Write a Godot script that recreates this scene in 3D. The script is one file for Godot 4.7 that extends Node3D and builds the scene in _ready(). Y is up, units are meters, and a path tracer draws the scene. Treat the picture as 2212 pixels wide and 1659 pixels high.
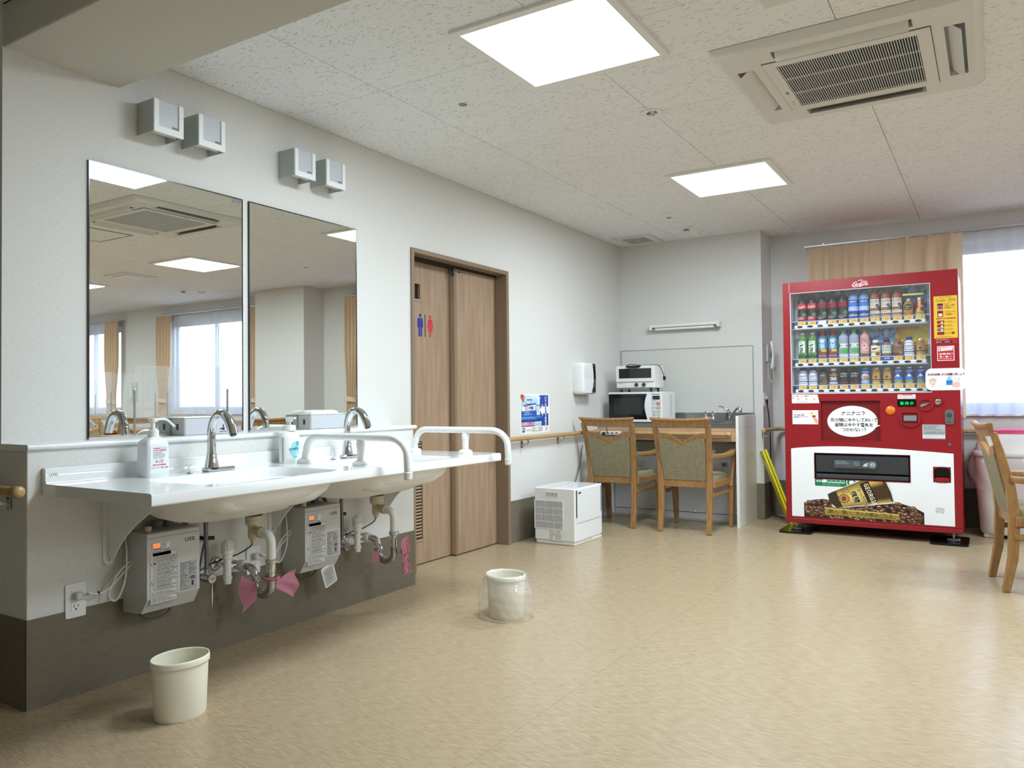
extends Node3D
# A day room with twin wash basins, a toilet door, a small kitchen corner and a drinks machine. Units are metres.

const HC := 2.498        # ceiling
const ZE := -1.398       # end face of the wash wall, near face of the beam
const ZB := -6.831       # wall behind the kitchen
const ZW := -7.182       # window wall
const XP := 1.322        # side of the pier beside the kitchen
const XT := 0.178        # face of the lower wash wall
const XR := 10.6         # far side of the room
const LEDGE := 0.911
const TOP := 0.772       # wash counter

var M := {}
var names := {}
var rng := RandomNumberGenerator.new()


func _ready() -> void:
	rng.seed = 20240611
	set_camera()
	set_light()
	make_materials()
	build_shell()
	build_windows()
	build_door()
	build_ceiling_fittings()
	build_wash_counter()
	build_wash_things()
	build_under_counter()
	build_wall_things()
	build_kitchen()
	build_floor_things()
	build_drinks_machine()
	build_drinks()
	build_right_side()
	build_far_side()


func set_camera() -> void:
	var cam := Camera3D.new()
	cam.name = "camera"
	add_child(cam)
	cam.position = Vector3(3.0128, 1.05, 0.0)
	cam.rotation_order = EULER_ORDER_YXZ
	cam.rotation = Vector3(0.0203, 0.5549, -0.0099)
	cam.fov = rad_to_deg(2.0 * atan(829.5 / 1679.03))
	cam.near = 0.05
	cam.far = 200.0
	cam.current = true


const PANEL_LIGHT := 3.9      # energy of one ceiling panel
const SKY_POWER := 2.3

func set_light() -> void:
	var env := Environment.new()
	var sky := Sky.new()
	var sm := ProceduralSkyMaterial.new()
	sm.sky_top_color = Color(0.70, 0.80, 0.93)
	sm.sky_horizon_color = Color(0.86, 0.91, 0.97)
	sm.ground_horizon_color = Color(0.62, 0.64, 0.66)
	sm.ground_bottom_color = Color(0.42, 0.42, 0.42)
	sm.sky_energy_multiplier = SKY_POWER
	sm.ground_energy_multiplier = SKY_POWER
	sm.sun_angle_max = 0.0
	sky.sky_material = sm
	env.background_mode = Environment.BG_SKY
	env.sky = sky
	env.tonemap_mode = Environment.TONE_MAPPER_LINEAR
	env.tonemap_exposure = 1.22
	env.sdfgi_enabled = true
	env.ssao_enabled = true
	env.ssil_enabled = true
	var we := WorldEnvironment.new()
	we.name = "environment"
	we.environment = env
	add_child(we)


# ---------------------------------------------------------------- nodes

func numbered(called: String) -> String:
	var n: int = names.get(called, 0)
	names[called] = n + 1
	return called if n == 0 else "%s_%03d" % [called, n]


func thing(called: String, label: String, category: String, at := Vector3.ZERO, turn := 0.0, group := "") -> Node3D:
	var o := Node3D.new()
	o.name = numbered(called)
	add_child(o)
	o.position = at
	o.rotation.y = turn
	o.set_meta("label", label)
	o.set_meta("category", category)
	if group:
		o.set_meta("group", group)
	return o


func again(o: Node3D, at: Vector3, turn := 0.0, label := "", group := "") -> Node3D:
	var base: String = str(o.name)
	if base.length() > 4 and base[-4] == "_" and base.right(3).is_valid_int():
		base = base.left(-4)
	var r: Node3D = o.duplicate()
	r.name = numbered(base)
	add_child(r)
	r.position = at
	r.rotation.y = turn
	if label:
		r.set_meta("label", label)
	if group:
		r.set_meta("group", group)
	return r


func place(called: String) -> Node3D:
	var o := Node3D.new()
	o.name = numbered(called)
	add_child(o)
	o.set_meta("kind", "structure")
	return o


func part(called: String, s: SurfaceTool, m: Material, parent: Node) -> MeshInstance3D:
	s.generate_normals()
	return put(called, s.commit(), m, parent)


func put(called: String, mesh: Mesh, m: Material, parent: Node) -> MeshInstance3D:
	var o := MeshInstance3D.new()
	o.name = called
	o.mesh = mesh
	o.material_override = m
	parent.add_child(o, true)
	return o


func whole(called: String, s: SurfaceTool, m: Material, label: String, category: String, group := "") -> MeshInstance3D:
	var o := part(numbered(called), s, m, self)
	o.set_meta("label", label)
	o.set_meta("category", category)
	if group:
		o.set_meta("group", group)
	return o


func shell(called: String, s: SurfaceTool, m: Material) -> MeshInstance3D:
	var o := part(numbered(called), s, m, self)
	o.set_meta("kind", "structure")
	return o


# ---------------------------------------------------------------- shapes (corner order: counter-clockwise from outside)

func S() -> SurfaceTool:
	var s := SurfaceTool.new()
	s.begin(Mesh.PRIMITIVE_TRIANGLES)
	s.set_uv(Vector2.ZERO)
	s.set_smooth_group(-1)
	return s


func at(x: float, y: float, z: float, turn := 0.0) -> Transform3D:
	return Transform3D(Basis(Vector3.UP, turn), Vector3(x, y, z))


func tri(s: SurfaceTool, a: Vector3, b: Vector3, c: Vector3) -> void:
	s.add_vertex(a)
	s.add_vertex(c)
	s.add_vertex(b)


func quad(s: SurfaceTool, a: Vector3, b: Vector3, c: Vector3, d: Vector3) -> void:
	tri(s, a, b, c)
	tri(s, a, c, d)


func facet(s: SurfaceTool, p: Array, mid: Vector3) -> void:
	var n: Vector3 = (p[1] - p[0]).cross(p[2] - p[0])
	var c := Vector3.ZERO
	for v in p:
		c += v
	if n.dot(c / p.size() - mid) < 0.0:
		p.reverse()
	for i in range(1, p.size() - 1):
		tri(s, p[0], p[i], p[i + 1])


# a box from corner to corner with chamfered edges
func box(s: SurfaceTool, lo: Vector3, hi: Vector3, r := 0.0, T := Transform3D.IDENTITY) -> SurfaceTool:
	var c := (lo + hi) / 2.0
	var h := (hi - lo).abs() / 2.0
	r = minf(r, minf(h.x, minf(h.y, h.z)) * 0.98)
	s.set_smooth_group(-1)
	var mid := T * c
	if r <= 0.0:
		for ax in 3:
			for sg in [-1.0, 1.0]:
				var q := []
				for k in [[-1, -1], [1, -1], [1, 1], [-1, 1]]:
					var v := Vector3.ZERO
					v[ax] = sg * h[ax]
					v[(ax + 1) % 3] = k[0] * h[(ax + 1) % 3]
					v[(ax + 2) % 3] = k[1] * h[(ax + 2) % 3]
					q.append(T * (c + v))
				facet(s, q, mid)
		return s
	for ax in 3:
		var b := (ax + 1) % 3
		var d := (ax + 2) % 3
		for sg in [-1.0, 1.0]:
			var q := []
			for k in [[-1, -1], [1, -1], [1, 1], [-1, 1]]:
				var v := Vector3.ZERO
				v[ax] = sg * h[ax]
				v[b] = k[0] * (h[b] - r)
				v[d] = k[1] * (h[d] - r)
				q.append(T * (c + v))
			facet(s, q, mid)
			for s2 in [-1.0, 1.0]:
				var e := []
				for k in [[0, -1], [0, 1], [1, 1], [1, -1]]:
					var v := Vector3.ZERO
					v[ax] = sg * (h[ax] - (r if k[0] else 0.0))
					v[b] = s2 * (h[b] - (0.0 if k[0] else r))
					v[d] = k[1] * (h[d] - r)
					e.append(T * (c + v))
				facet(s, e, mid)
	for sx in [-1.0, 1.0]:
		for sy in [-1.0, 1.0]:
			for sz in [-1.0, 1.0]:
				facet(s, [T * (c + Vector3(sx * h.x, sy * (h.y - r), sz * (h.z - r))), T * (c + Vector3(sx * (h.x - r), sy * h.y, sz * (h.z - r))), T * (c + Vector3(sx * (h.x - r), sy * (h.y - r), sz * h.z))], mid)
	return s


func area2(p: PackedVector2Array) -> float:
	var a := 0.0
	for i in p.size():
		a += p[i].cross(p[(i + 1) % p.size()])
	return a


# a flat outline (x, y) pushed from z0 to z1
func prism(s: SurfaceTool, outline: PackedVector2Array, z0: float, z1: float, T := Transform3D.IDENTITY, smooth_deg := 30.0) -> SurfaceTool:
	var p := outline.duplicate()
	if area2(p) < 0.0:
		p.reverse()
	var lo := minf(z0, z1)
	var hi := maxf(z0, z1)
	var idx := Geometry2D.triangulate_polygon(p)
	s.set_smooth_group(-1)
	for i in range(0, idx.size(), 3):
		var a := p[idx[i]]
		var b := p[idx[i + 1]]
		var c := p[idx[i + 2]]
		if (b - a).cross(c - a) < 0.0:
			var k := b
			b = c
			c = k
		tri(s, T * Vector3(a.x, a.y, hi), T * Vector3(b.x, b.y, hi), T * Vector3(c.x, c.y, hi))
		tri(s, T * Vector3(a.x, a.y, lo), T * Vector3(c.x, c.y, lo), T * Vector3(b.x, b.y, lo))
	var n := p.size()
	var group := 1
	for i in n:
		var a := p[i]
		var b := p[(i + 1) % n]
		var before := p[(i + n - 1) % n]
		if absf((a - before).angle_to(b - a)) > deg_to_rad(smooth_deg):
			group += 1
		s.set_smooth_group(group)
		quad(s, T * Vector3(a.x, a.y, lo), T * Vector3(b.x, b.y, lo), T * Vector3(b.x, b.y, hi), T * Vector3(a.x, a.y, hi))
	return s


# a profile (radius, height), from bottom to top, turned about the y axis
func lathe(s: SurfaceTool, prof: Array, T := Transform3D.IDENTITY, n := 20, uv := Rect2(0, 0, 1, 1), from := 0.0, to := TAU) -> SurfaceTool:
	var group := 1
	var total := 0.0
	for i in range(1, prof.size()):
		total += prof[i - 1].distance_to(prof[i])
	var run := 0.0
	for i in range(1, prof.size()):
		var a: Vector2 = prof[i - 1]
		var b: Vector2 = prof[i]
		if i > 1 and absf((a - prof[i - 2]).angle_to(b - a)) > 0.6:
			group += 1
		s.set_smooth_group(group)
		var l := a.distance_to(b)
		for k in n:
			var t0 := from + (to - from) * k / n
			var t1 := from + (to - from) * (k + 1) / n
			var p00 := T * Vector3(a.x * sin(t0), a.y, a.x * cos(t0))
			var p10 := T * Vector3(a.x * sin(t1), a.y, a.x * cos(t1))
			var p01 := T * Vector3(b.x * sin(t0), b.y, b.x * cos(t0))
			var p11 := T * Vector3(b.x * sin(t1), b.y, b.x * cos(t1))
			var u0 := uv.position.x + uv.size.x * k / n
			var u1 := uv.position.x + uv.size.x * (k + 1) / n
			var v0 := uv.end.y - uv.size.y * run / total
			var v1 := uv.end.y - uv.size.y * (run + l) / total
			if a.x > 1e-6:
				uvtri(s, p00, Vector2(u0, v0), p10, Vector2(u1, v0), p11, Vector2(u1, v1))
			if b.x > 1e-6:
				uvtri(s, p00, Vector2(u0, v0), p11, Vector2(u1, v1), p01, Vector2(u0, v1))
		run += l
	return s


func uvtri(s: SurfaceTool, a: Vector3, ua: Vector2, b: Vector3, ub: Vector2, c: Vector3, uc: Vector2) -> void:
	s.set_uv(ua)
	s.add_vertex(a)
	s.set_uv(uc)
	s.add_vertex(c)
	s.set_uv(ub)
	s.add_vertex(b)


func curved(pts: Array, steps := 6, closed := false) -> Array:
	var out := []
	var n := pts.size()
	for i in (n if closed else n - 1):
		var p0: Variant = pts[(i - 1 + n) % n] if closed or i > 0 else pts[0]
		var p1: Variant = pts[i]
		var p2: Variant = pts[(i + 1) % n]
		var p3: Variant = pts[(i + 2) % n] if closed or i < n - 2 else pts[n - 1]
		for k in steps:
			out.append(p1.cubic_interpolate(p2, p0, p3, float(k) / steps))
	if not closed:
		out.append(pts[n - 1])
	return out


# a round bar along a path; r is a number or one number for each point
func tube(s: SurfaceTool, pts: Array, r: Variant, n := 10, T := Transform3D.IDENTITY, flat := 1.0) -> SurfaceTool:
	var rings := []
	var up := Vector3.UP
	var prev := Vector3.ZERO
	for i in pts.size():
		var d: Vector3 = (pts[mini(i + 1, pts.size() - 1)] - pts[maxi(i - 1, 0)]).normalized()
		if i == 0:
			up = d.cross(Vector3.RIGHT if absf(d.x) < 0.8 else Vector3.BACK).normalized()
		else:
			var axis := prev.cross(d)
			if axis.length() > 1e-6:
				up = up.rotated(axis.normalized(), prev.angle_to(d))
		up = (up - d * up.dot(d)).normalized()
		prev = d
		var side := d.cross(up)
		var rad: float = r[i] if r is Array else r
		var ring := []
		for k in n:
			var t := TAU * k / n
			ring.append(T * (pts[i] + (up * cos(t) + side * sin(t) * flat) * rad))
		rings.append(ring)
	return loft(s, rings)


# rings of equal length joined to a skin, with flat or no ends
func loft(s: SurfaceTool, rings: Array, ends := true, smooth := true, closed := true) -> SurfaceTool:
	var n: int = rings[0].size()
	var c0 := centre(rings[0])
	var c1 := centre(rings[1])
	var a: Vector3 = rings[0][0]
	var nn: Vector3 = (rings[0][1] - a).cross(rings[1][0] - a)
	var flip := nn.dot((a + rings[1][0]) / 2.0 - (c0 + c1) / 2.0) < 0.0
	s.set_smooth_group(1 if smooth else -1)
	for i in rings.size() - 1:
		for k in (n if closed else n - 1):
			var p: Vector3 = rings[i][k]
			var q: Vector3 = rings[i][(k + 1) % n]
			var t: Vector3 = rings[i + 1][(k + 1) % n]
			var u: Vector3 = rings[i + 1][k]
			if flip:
				quad(s, p, u, t, q)
			else:
				quad(s, p, q, t, u)
	if ends:
		s.set_smooth_group(-1)
		for e in [[0, 1], [rings.size() - 1, rings.size() - 2]]:
			var c := centre(rings[e[0]])
			var inner := centre(rings[e[1]])
			for k in n:
				facet(s, [c, rings[e[0]][k], rings[e[0]][(k + 1) % n]], inner)
	return s


func centre(ring: Array) -> Vector3:
	var c := Vector3.ZERO
	for v in ring:
		c += v
	return c / ring.size()


# rounded rectangle outline
func rrect(w: float, h: float, r: float, n := 4, c := Vector2.ZERO) -> PackedVector2Array:
	var out := PackedVector2Array()
	r = minf(r, minf(w, h) * 0.499)
	for k in 4:
		var m := c + Vector2((w / 2 - r) * (1 if k == 0 or k == 3 else -1), (h / 2 - r) * (1 if k < 2 else -1))
		for i in n + 1:
			var t := PI / 2 * (k + float(i) / n)
			out.append(m + Vector2(cos(t), sin(t)) * r)
	return out


func oval(w: float, h: float, n := 24, c := Vector2.ZERO) -> PackedVector2Array:
	var out := PackedVector2Array()
	for i in n:
		out.append(c + Vector2(cos(TAU * i / n) * w / 2, sin(TAU * i / n) * h / 2))
	return out


# outline laid at height y (x across, z along)
func ring_at(p: PackedVector2Array, y: float, T := Transform3D.IDENTITY) -> Array:
	var out := []
	for v in p:
		out.append(T * Vector3(v.x, y, v.y))
	return out


func grid(s: SurfaceTool, f: Callable, nu: int, nv: int, T := Transform3D.IDENTITY) -> SurfaceTool:
	s.set_smooth_group(1)
	for i in nu:
		for j in nv:
			var a := Vector2(float(i) / nu, float(j) / nv)
			var b := Vector2(float(i + 1) / nu, float(j) / nv)
			var c := Vector2(float(i + 1) / nu, float(j + 1) / nv)
			var d := Vector2(float(i) / nu, float(j + 1) / nv)
			var pa: Vector3 = T * f.call(a.x, a.y)
			var pb: Vector3 = T * f.call(b.x, b.y)
			var pc: Vector3 = T * f.call(c.x, c.y)
			var pd: Vector3 = T * f.call(d.x, d.y)
			uvtri(s, pa, a, pb, b, pc, c)
			uvtri(s, pa, a, pc, c, pd, d)
	return s


# a printed card: w by h, centred, facing +z of T, with the print of a cell of a sheet
func card(s: SurfaceTool, w: float, h: float, T := Transform3D.IDENTITY, uv := Rect2(0, 0, 1, 1)) -> SurfaceTool:
	s.set_smooth_group(-1)
	var p := [T * Vector3(-w / 2, -h / 2, 0), T * Vector3(w / 2, -h / 2, 0), T * Vector3(w / 2, h / 2, 0), T * Vector3(-w / 2, h / 2, 0)]
	var u := [Vector2(uv.position.x, uv.end.y), uv.end, Vector2(uv.end.x, uv.position.y), uv.position]
	uvtri(s, p[0], u[0], p[1], u[1], p[2], u[2])
	uvtri(s, p[0], u[0], p[2], u[2], p[3], u[3])
	return s


# an outline as a printed sheet, its box spread over a cell
func cut_card(s: SurfaceTool, outline: PackedVector2Array, T: Transform3D, uv: Rect2) -> SurfaceTool:
	s.set_smooth_group(-1)
	var b := Rect2(outline[0], Vector2.ZERO)
	for v in outline:
		b = b.expand(v)
	var idx := Geometry2D.triangulate_polygon(outline)
	for i in range(0, idx.size(), 3):
		var t := [outline[idx[i]], outline[idx[i + 1]], outline[idx[i + 2]]]
		if (t[1] - t[0]).cross(t[2] - t[0]) < 0.0:
			t.reverse()
		var w := []
		for v in t:
			var k: Vector2 = (v - b.position) / b.size
			w.append(uv.position + Vector2(k.x, 1.0 - k.y) * uv.size)
		uvtri(s, T * Vector3(t[0].x, t[0].y, 0), w[0], T * Vector3(t[1].x, t[1].y, 0), w[1], T * Vector3(t[2].x, t[2].y, 0), w[2])
	return s


# raised lettering; h is the height of a capital
func letters(called: String, words: String, h: float, T: Transform3D, m: Material, parent: Node, bold := true) -> MeshInstance3D:
	var t := TextMesh.new()
	t.text = words
	t.font = face("Droid Sans", bold)
	t.font_size = 32
	t.pixel_size = h / (32.0 * 0.6)
	t.depth = 0.0006
	t.curve_step = 3.0
	var o := put(called, t, m, parent)
	o.transform = T
	return o


var faces := {}

func face(called: String, bold: bool) -> SystemFont:
	var key := called + str(bold)
	if not faces.has(key):
		var f := SystemFont.new()
		f.font_names = [called]
		f.font_weight = 700 if bold else 400
		faces[key] = f
	return faces[key]


# frames looking along the room's axes: x of the frame runs to the right as one faces the surface
func facing_x(p: Vector3) -> Transform3D:      # seen from +x, as the wash wall is
	return Transform3D(Basis(Vector3(0, 0, -1), Vector3(0, 1, 0), Vector3(1, 0, 0)), p)


func facing_z(p: Vector3) -> Transform3D:      # seen from +z, as the kitchen wall is
	return Transform3D(Basis.IDENTITY, p)


func facing_down(p: Vector3) -> Transform3D:
	return Transform3D(Basis(Vector3(1, 0, 0), Vector3(0, 0, 1), Vector3(0, -1, 0)), p)

# ---------------------------------------------------------------- materials

func mat(called: String, c: Color, rough := 0.6, metal := 0.0, spec := 0.5) -> StandardMaterial3D:
	var m := StandardMaterial3D.new()
	m.resource_name = called
	m.albedo_color = c
	m.roughness = rough
	m.metallic = metal
	m.metallic_specular = spec
	M[called] = m
	return m


func rgb(r: int, g: int, b: int) -> Color:
	return Color(r / 255.0, g / 255.0, b / 255.0)


func noise_tex(kind: int, freq: float, octaves: int, ramp: Array, size := 512, seed_value := 1) -> NoiseTexture2D:
	var f := FastNoiseLite.new()
	f.noise_type = kind
	f.frequency = freq
	f.fractal_octaves = octaves
	f.seed = seed_value
	var t := NoiseTexture2D.new()
	t.width = size
	t.height = size
	t.seamless = true
	t.noise = f
	var g := Gradient.new()
	var off := PackedFloat32Array()
	var col := PackedColorArray()
	for r in ramp:
		off.append(r[0])
		col.append(r[1])
	g.offsets = off
	g.colors = col
	t.color_ramp = g
	return t


func tri_world(m: StandardMaterial3D, t: Texture2D, scale: Vector3) -> StandardMaterial3D:
	m.albedo_texture = t
	m.uv1_triplanar = true
	m.uv1_world_triplanar = true
	m.uv1_triplanar_sharpness = 8.0
	m.uv1_scale = scale
	return m


func tri_own(m: StandardMaterial3D, t: Texture2D, scale: Vector3) -> StandardMaterial3D:
	tri_world(m, t, scale)
	m.uv1_world_triplanar = false
	return m


func glow(called: String, c: Color, e: Color, power: float) -> StandardMaterial3D:
	var m := mat(called, c, 0.4)
	m.emission_enabled = true
	m.emission = e
	m.emission_energy_multiplier = power
	return m


func clear(called: String, c: Color, alpha: float, rough := 0.03) -> StandardMaterial3D:
	var m := mat(called, Color(c.r, c.g, c.b, alpha), rough)
	m.transparency = BaseMaterial3D.TRANSPARENCY_ALPHA
	return m


func make_materials() -> void:
	var SX := FastNoiseLite.TYPE_SIMPLEX_SMOOTH
	var PE := FastNoiseLite.TYPE_PERLIN
	# wall covering: off-white linen weave, fine threads running level
	var linen := noise_tex(SX, 0.06, 4, [[0.0, rgb(204, 202, 196)], [0.5, rgb(220, 219, 215)], [1.0, rgb(231, 230, 227)]], 1024, 3)
	tri_world(mat("wall linen", Color.WHITE, 0.85, 0.0, 0.3), linen, Vector3(0.7, 9.0, 0.7))
	var skirt := noise_tex(SX, 0.03, 4, [[0.0, rgb(112, 104, 88)], [1.0, rgb(122, 113, 96)]], 256, 5)
	tri_world(mat("skirting vinyl", Color.WHITE, 0.5, 0.0, 0.4), skirt, Vector3(2, 6, 2))
	mat("beam paper", rgb(200, 195, 180), 0.9, 0.0, 0.2)
	# floor: vinyl sheet with fine wood-like streaks across the room
	var streak := noise_tex(SX, 0.05, 4, [[0.0, rgb(142, 121, 94)], [0.35, rgb(166, 146, 116)], [0.55, rgb(178, 159, 129)], [0.8, rgb(188, 170, 141)], [1.0, rgb(202, 186, 157)]], 2048, 11)
	var fl := tri_world(mat("floor vinyl", Color.WHITE, 0.3, 0.0, 0.5), streak, Vector3(0.14, 1.0, 2.2))
	fl.roughness_texture = noise_tex(SX, 0.02, 3, [[0.0, Color(0.75, 0.75, 0.75)], [1.0, Color(1, 1, 1)]], 256, 12)
	mat("floor seam", rgb(140, 122, 98), 0.6)
	mat("dark gap", rgb(40, 34, 28), 0.9)
	make_ceiling_material()
	# woods
	var oak := noise_tex(SX, 0.012, 5, [[0.0, rgb(150, 124, 100)], [0.5, rgb(162, 136, 112)], [1.0, rgb(172, 147, 123)]], 512, 21)
	tri_world(mat("door laminate", Color.WHITE, 0.5, 0.0, 0.4), oak, Vector3(3.0, 0.28, 3.0))
	mat("door frame", rgb(136, 117, 96), 0.5, 0.0, 0.4)
	var beech := noise_tex(SX, 0.014, 4, [[0.0, rgb(140, 102, 60)], [0.5, rgb(158, 118, 72)], [1.0, rgb(172, 133, 86)]], 512, 22)
	tri_own(mat("chair wood", Color.WHITE, 0.38, 0.0, 0.5), beech, Vector3(4.0, 1.2, 4.0))
	tri_own(mat("rail wood", Color.WHITE, 0.35, 0.0, 0.5), noise_tex(SX, 0.014, 4, [[0.0, rgb(178, 142, 90)], [1.0, rgb(196, 162, 112)]], 256, 23), Vector3(3, 3, 0.8))
	tri_world(mat("kitchen laminate", Color.WHITE, 0.45, 0.0, 0.4), noise_tex(SX, 0.014, 4, [[0.0, rgb(178, 142, 108)], [1.0, rgb(202, 168, 134)]], 256, 24), Vector3(0.7, 6, 3))
	tri_world(mat("table wood", Color.WHITE, 0.4, 0.0, 0.4), noise_tex(SX, 0.014, 4, [[0.0, rgb(140, 96, 58)], [1.0, rgb(168, 122, 80)]], 256, 25), Vector3(3, 3, 0.7))
	# plain plastics, metals, ceramics
	mat("white plastic", rgb(232, 232, 229), 0.35)
	mat("white gloss", rgb(234, 236, 236), 0.07)
	mat("basin underside", rgb(234, 236, 236), 0.42)
	mat("rail white", rgb(236, 236, 232), 0.3)
	mat("warm white plastic", rgb(238, 234, 214), 0.4)
	mat("beige plastic", rgb(216, 203, 168), 0.45)
	mat("ledge blue", rgb(44, 70, 140), 0.45)
	mat("heater board", rgb(214, 213, 206), 0.4)
	mat("heater grey", rgb(196, 196, 194), 0.4)
	mat("lamp steel", rgb(178, 182, 180), 0.45, 0.25)
	mat("lamp rim", rgb(236, 238, 236), 0.4)
	mat("lamp pane", rgb(196, 199, 206), 0.35)
	mat("chrome", rgb(214, 217, 220), 0.07, 1.0)
	mat("satin steel", rgb(178, 180, 182), 0.28, 1.0)
	mat("mirror silver", rgb(228, 231, 226), 0.0, 1.0)
	mat("mirror edge", rgb(60, 62, 64), 0.2, 0.8)
	mat("aluminium", rgb(196, 198, 200), 0.35, 0.9)
	mat("black rubber", rgb(22, 22, 23), 0.55)
	mat("black gloss", rgb(14, 15, 18), 0.1)
	mat("dark grey plastic", rgb(62, 62, 66), 0.45)
	mat("mid grey plastic", rgb(132, 132, 134), 0.45)
	mat("air grey plastic", rgb(216, 216, 211), 0.55)
	mat("filter mesh", rgb(52, 58, 78), 0.8)
	mat("slot dark", rgb(24, 26, 32), 0.7)
	mat("hose braid", rgb(120, 120, 122), 0.4, 0.6)
	mat("cord white", rgb(222, 222, 218), 0.45)
	mat("cord grey", rgb(70, 72, 78), 0.5)
	mat("oven window", rgb(34, 38, 38), 0.12)
	mat("machine red", rgb(146, 24, 32), 0.32)
	mat("machine deep red", rgb(120, 24, 28), 0.3)
	mat("machine white", rgb(238, 241, 244), 0.35)
	mat("machine inner", rgb(214, 218, 224), 0.4)
	mat("port dark", rgb(56, 60, 64), 0.25)
	mat("orange plastic", rgb(238, 120, 26), 0.3)
	mat("coin steel", rgb(150, 150, 150), 0.3, 0.8)
	mat("bin body", rgb(214, 210, 206), 0.45)
	mat("bin lid", rgb(196, 56, 88), 0.4)
	mat("sign yellow", rgb(228, 218, 40), 0.4)
	mat("sign panel", rgb(176, 170, 178), 0.45)
	mat("ink blue", rgb(26, 36, 140), 0.5)
	mat("ink red", rgb(196, 44, 52), 0.5)
	mat("ink black", rgb(30, 26, 26), 0.5)
	mat("ink grey", rgb(120, 122, 124), 0.5)
	mat("paper", rgb(240, 240, 238), 0.7)
	glow("heater pilot", rgb(255, 140, 70), Color(1.0, 0.32, 0.1), 1.6)
	glow("light panel", rgb(245, 247, 250), Color(0.94, 0.97, 1.0), 3.0)
	# cloth
	make_cloth_materials()
	make_prints()
	mat("sanitizer plastic", rgb(228, 232, 233), 0.3)
	# see-through
	clear("window glass", rgb(235, 245, 250), 0.06)
	clear("machine glass", rgb(240, 245, 248), 0.02)
	clear("acrylic", rgb(240, 245, 250), 0.10)
	clear("bag film", rgb(240, 240, 240), 0.17, 0.1)
	clear("bin bag film", rgb(226, 186, 200), 0.2, 0.15)
	clear("bottle clear", rgb(196, 214, 230), 0.45, 0.1)
	clear("tray clear", rgb(226, 236, 238), 0.3, 0.1)


func make_cloth_materials() -> void:
	var im := Image.create(256, 256, false, Image.FORMAT_RGB8)
	im.fill(rgb(146, 138, 112))
	var r := RandomNumberGenerator.new()
	r.seed = 77
	for k in 900:
		var c := rgb(146, 138, 112).lerp(rgb(186, 178, 152) if r.randf() < 0.5 else rgb(108, 100, 76), r.randf_range(0.2, 0.7))
		var x := r.randi_range(0, 255)
		var y := r.randi_range(0, 255)
		if k % 2:
			im.fill_rect(Rect2i(x, y, r.randi_range(12, 60), 1), c)
		else:
			im.fill_rect(Rect2i(x, y, 1, r.randi_range(12, 60)), c)
	var weave := mat("chair cloth", Color.WHITE, 0.9, 0.0, 0.2)
	tri_own(weave, ImageTexture.create_from_image(im), Vector3(3.4, 3.4, 3.4))
	var SX := FastNoiseLite.TYPE_SIMPLEX_SMOOTH
	var tan := mat("drape cloth", Color.WHITE, 0.9, 0.0, 0.2)
	tri_own(tan, noise_tex(SX, 0.04, 3, [[0.0, rgb(216, 190, 158)], [1.0, rgb(230, 207, 178)]], 256, 31), Vector3(9, 3, 9))
	tan.backlight_enabled = true
	tan.backlight = Color(0.2, 0.165, 0.12)
	var net := mat("net curtain", Color(0.95, 0.96, 0.99, 0.55), 0.9, 0.0, 0.2)
	net.transparency = BaseMaterial3D.TRANSPARENCY_ALPHA
	net.backlight_enabled = true
	net.backlight = Color(0.85, 0.88, 0.95)
	var pink := mat("pink cloth", Color.WHITE, 0.95, 0.0, 0.15)
	var pi := Image.create(64, 64, false, Image.FORMAT_RGB8)
	pi.fill(rgb(200, 142, 158))
	for y in range(0, 64, 8):
		for x in 64:
			pi.set_pixel(x, (y + (2 if (x / 4) % 2 else 0)) % 64, rgb(166, 92, 114))
			pi.set_pixel(x, (y + 1 + (2 if (x / 4) % 2 else 0)) % 64, rgb(182, 112, 132))
	tri_own(pink, ImageTexture.create_from_image(pi), Vector3(16, 16, 16))


# mineral-fibre ceiling board: white with short dark fissures, most of them along x
func make_ceiling_material() -> void:
	var n := 1024
	var im := Image.create(n, n, false, Image.FORMAT_RGB8)
	im.fill(rgb(234, 236, 237))
	var r := RandomNumberGenerator.new()
	r.seed = 99
	for k in 5000:
		im.fill_rect(Rect2i(r.randi_range(0, n - 1), r.randi_range(0, n - 1), r.randi_range(1, 3), r.randi_range(1, 2)), rgb(212, 213, 213))
	for k in 1250:
		var x := r.randi_range(0, n - 1)
		var y := r.randi_range(0, n - 1)
		var l := r.randi_range(6, 26)
		var dark := rgb(150, 149, 146).lerp(rgb(190, 189, 186), r.randf())
		var th := r.randi_range(1, 3)
		var yy := float(y)
		var slope := r.randf_range(-0.35, 0.35)
		for i in l:
			if i % 5 == 4:
				slope = clampf(slope + r.randf_range(-0.5, 0.5), -0.8, 0.8)
			yy += slope
			for j in th:
				im.set_pixel((x + i) % n, posmod(int(yy) + j, n), dark)
	var m := mat("ceiling board", Color.WHITE, 0.95, 0.0, 0.1)
	tri_world(m, ImageTexture.create_from_image(im), Vector3.ONE / 0.957)
	mat("ceiling joint", rgb(150, 148, 144), 0.95)

# ---------------------------------------------------------------- the room

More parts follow.
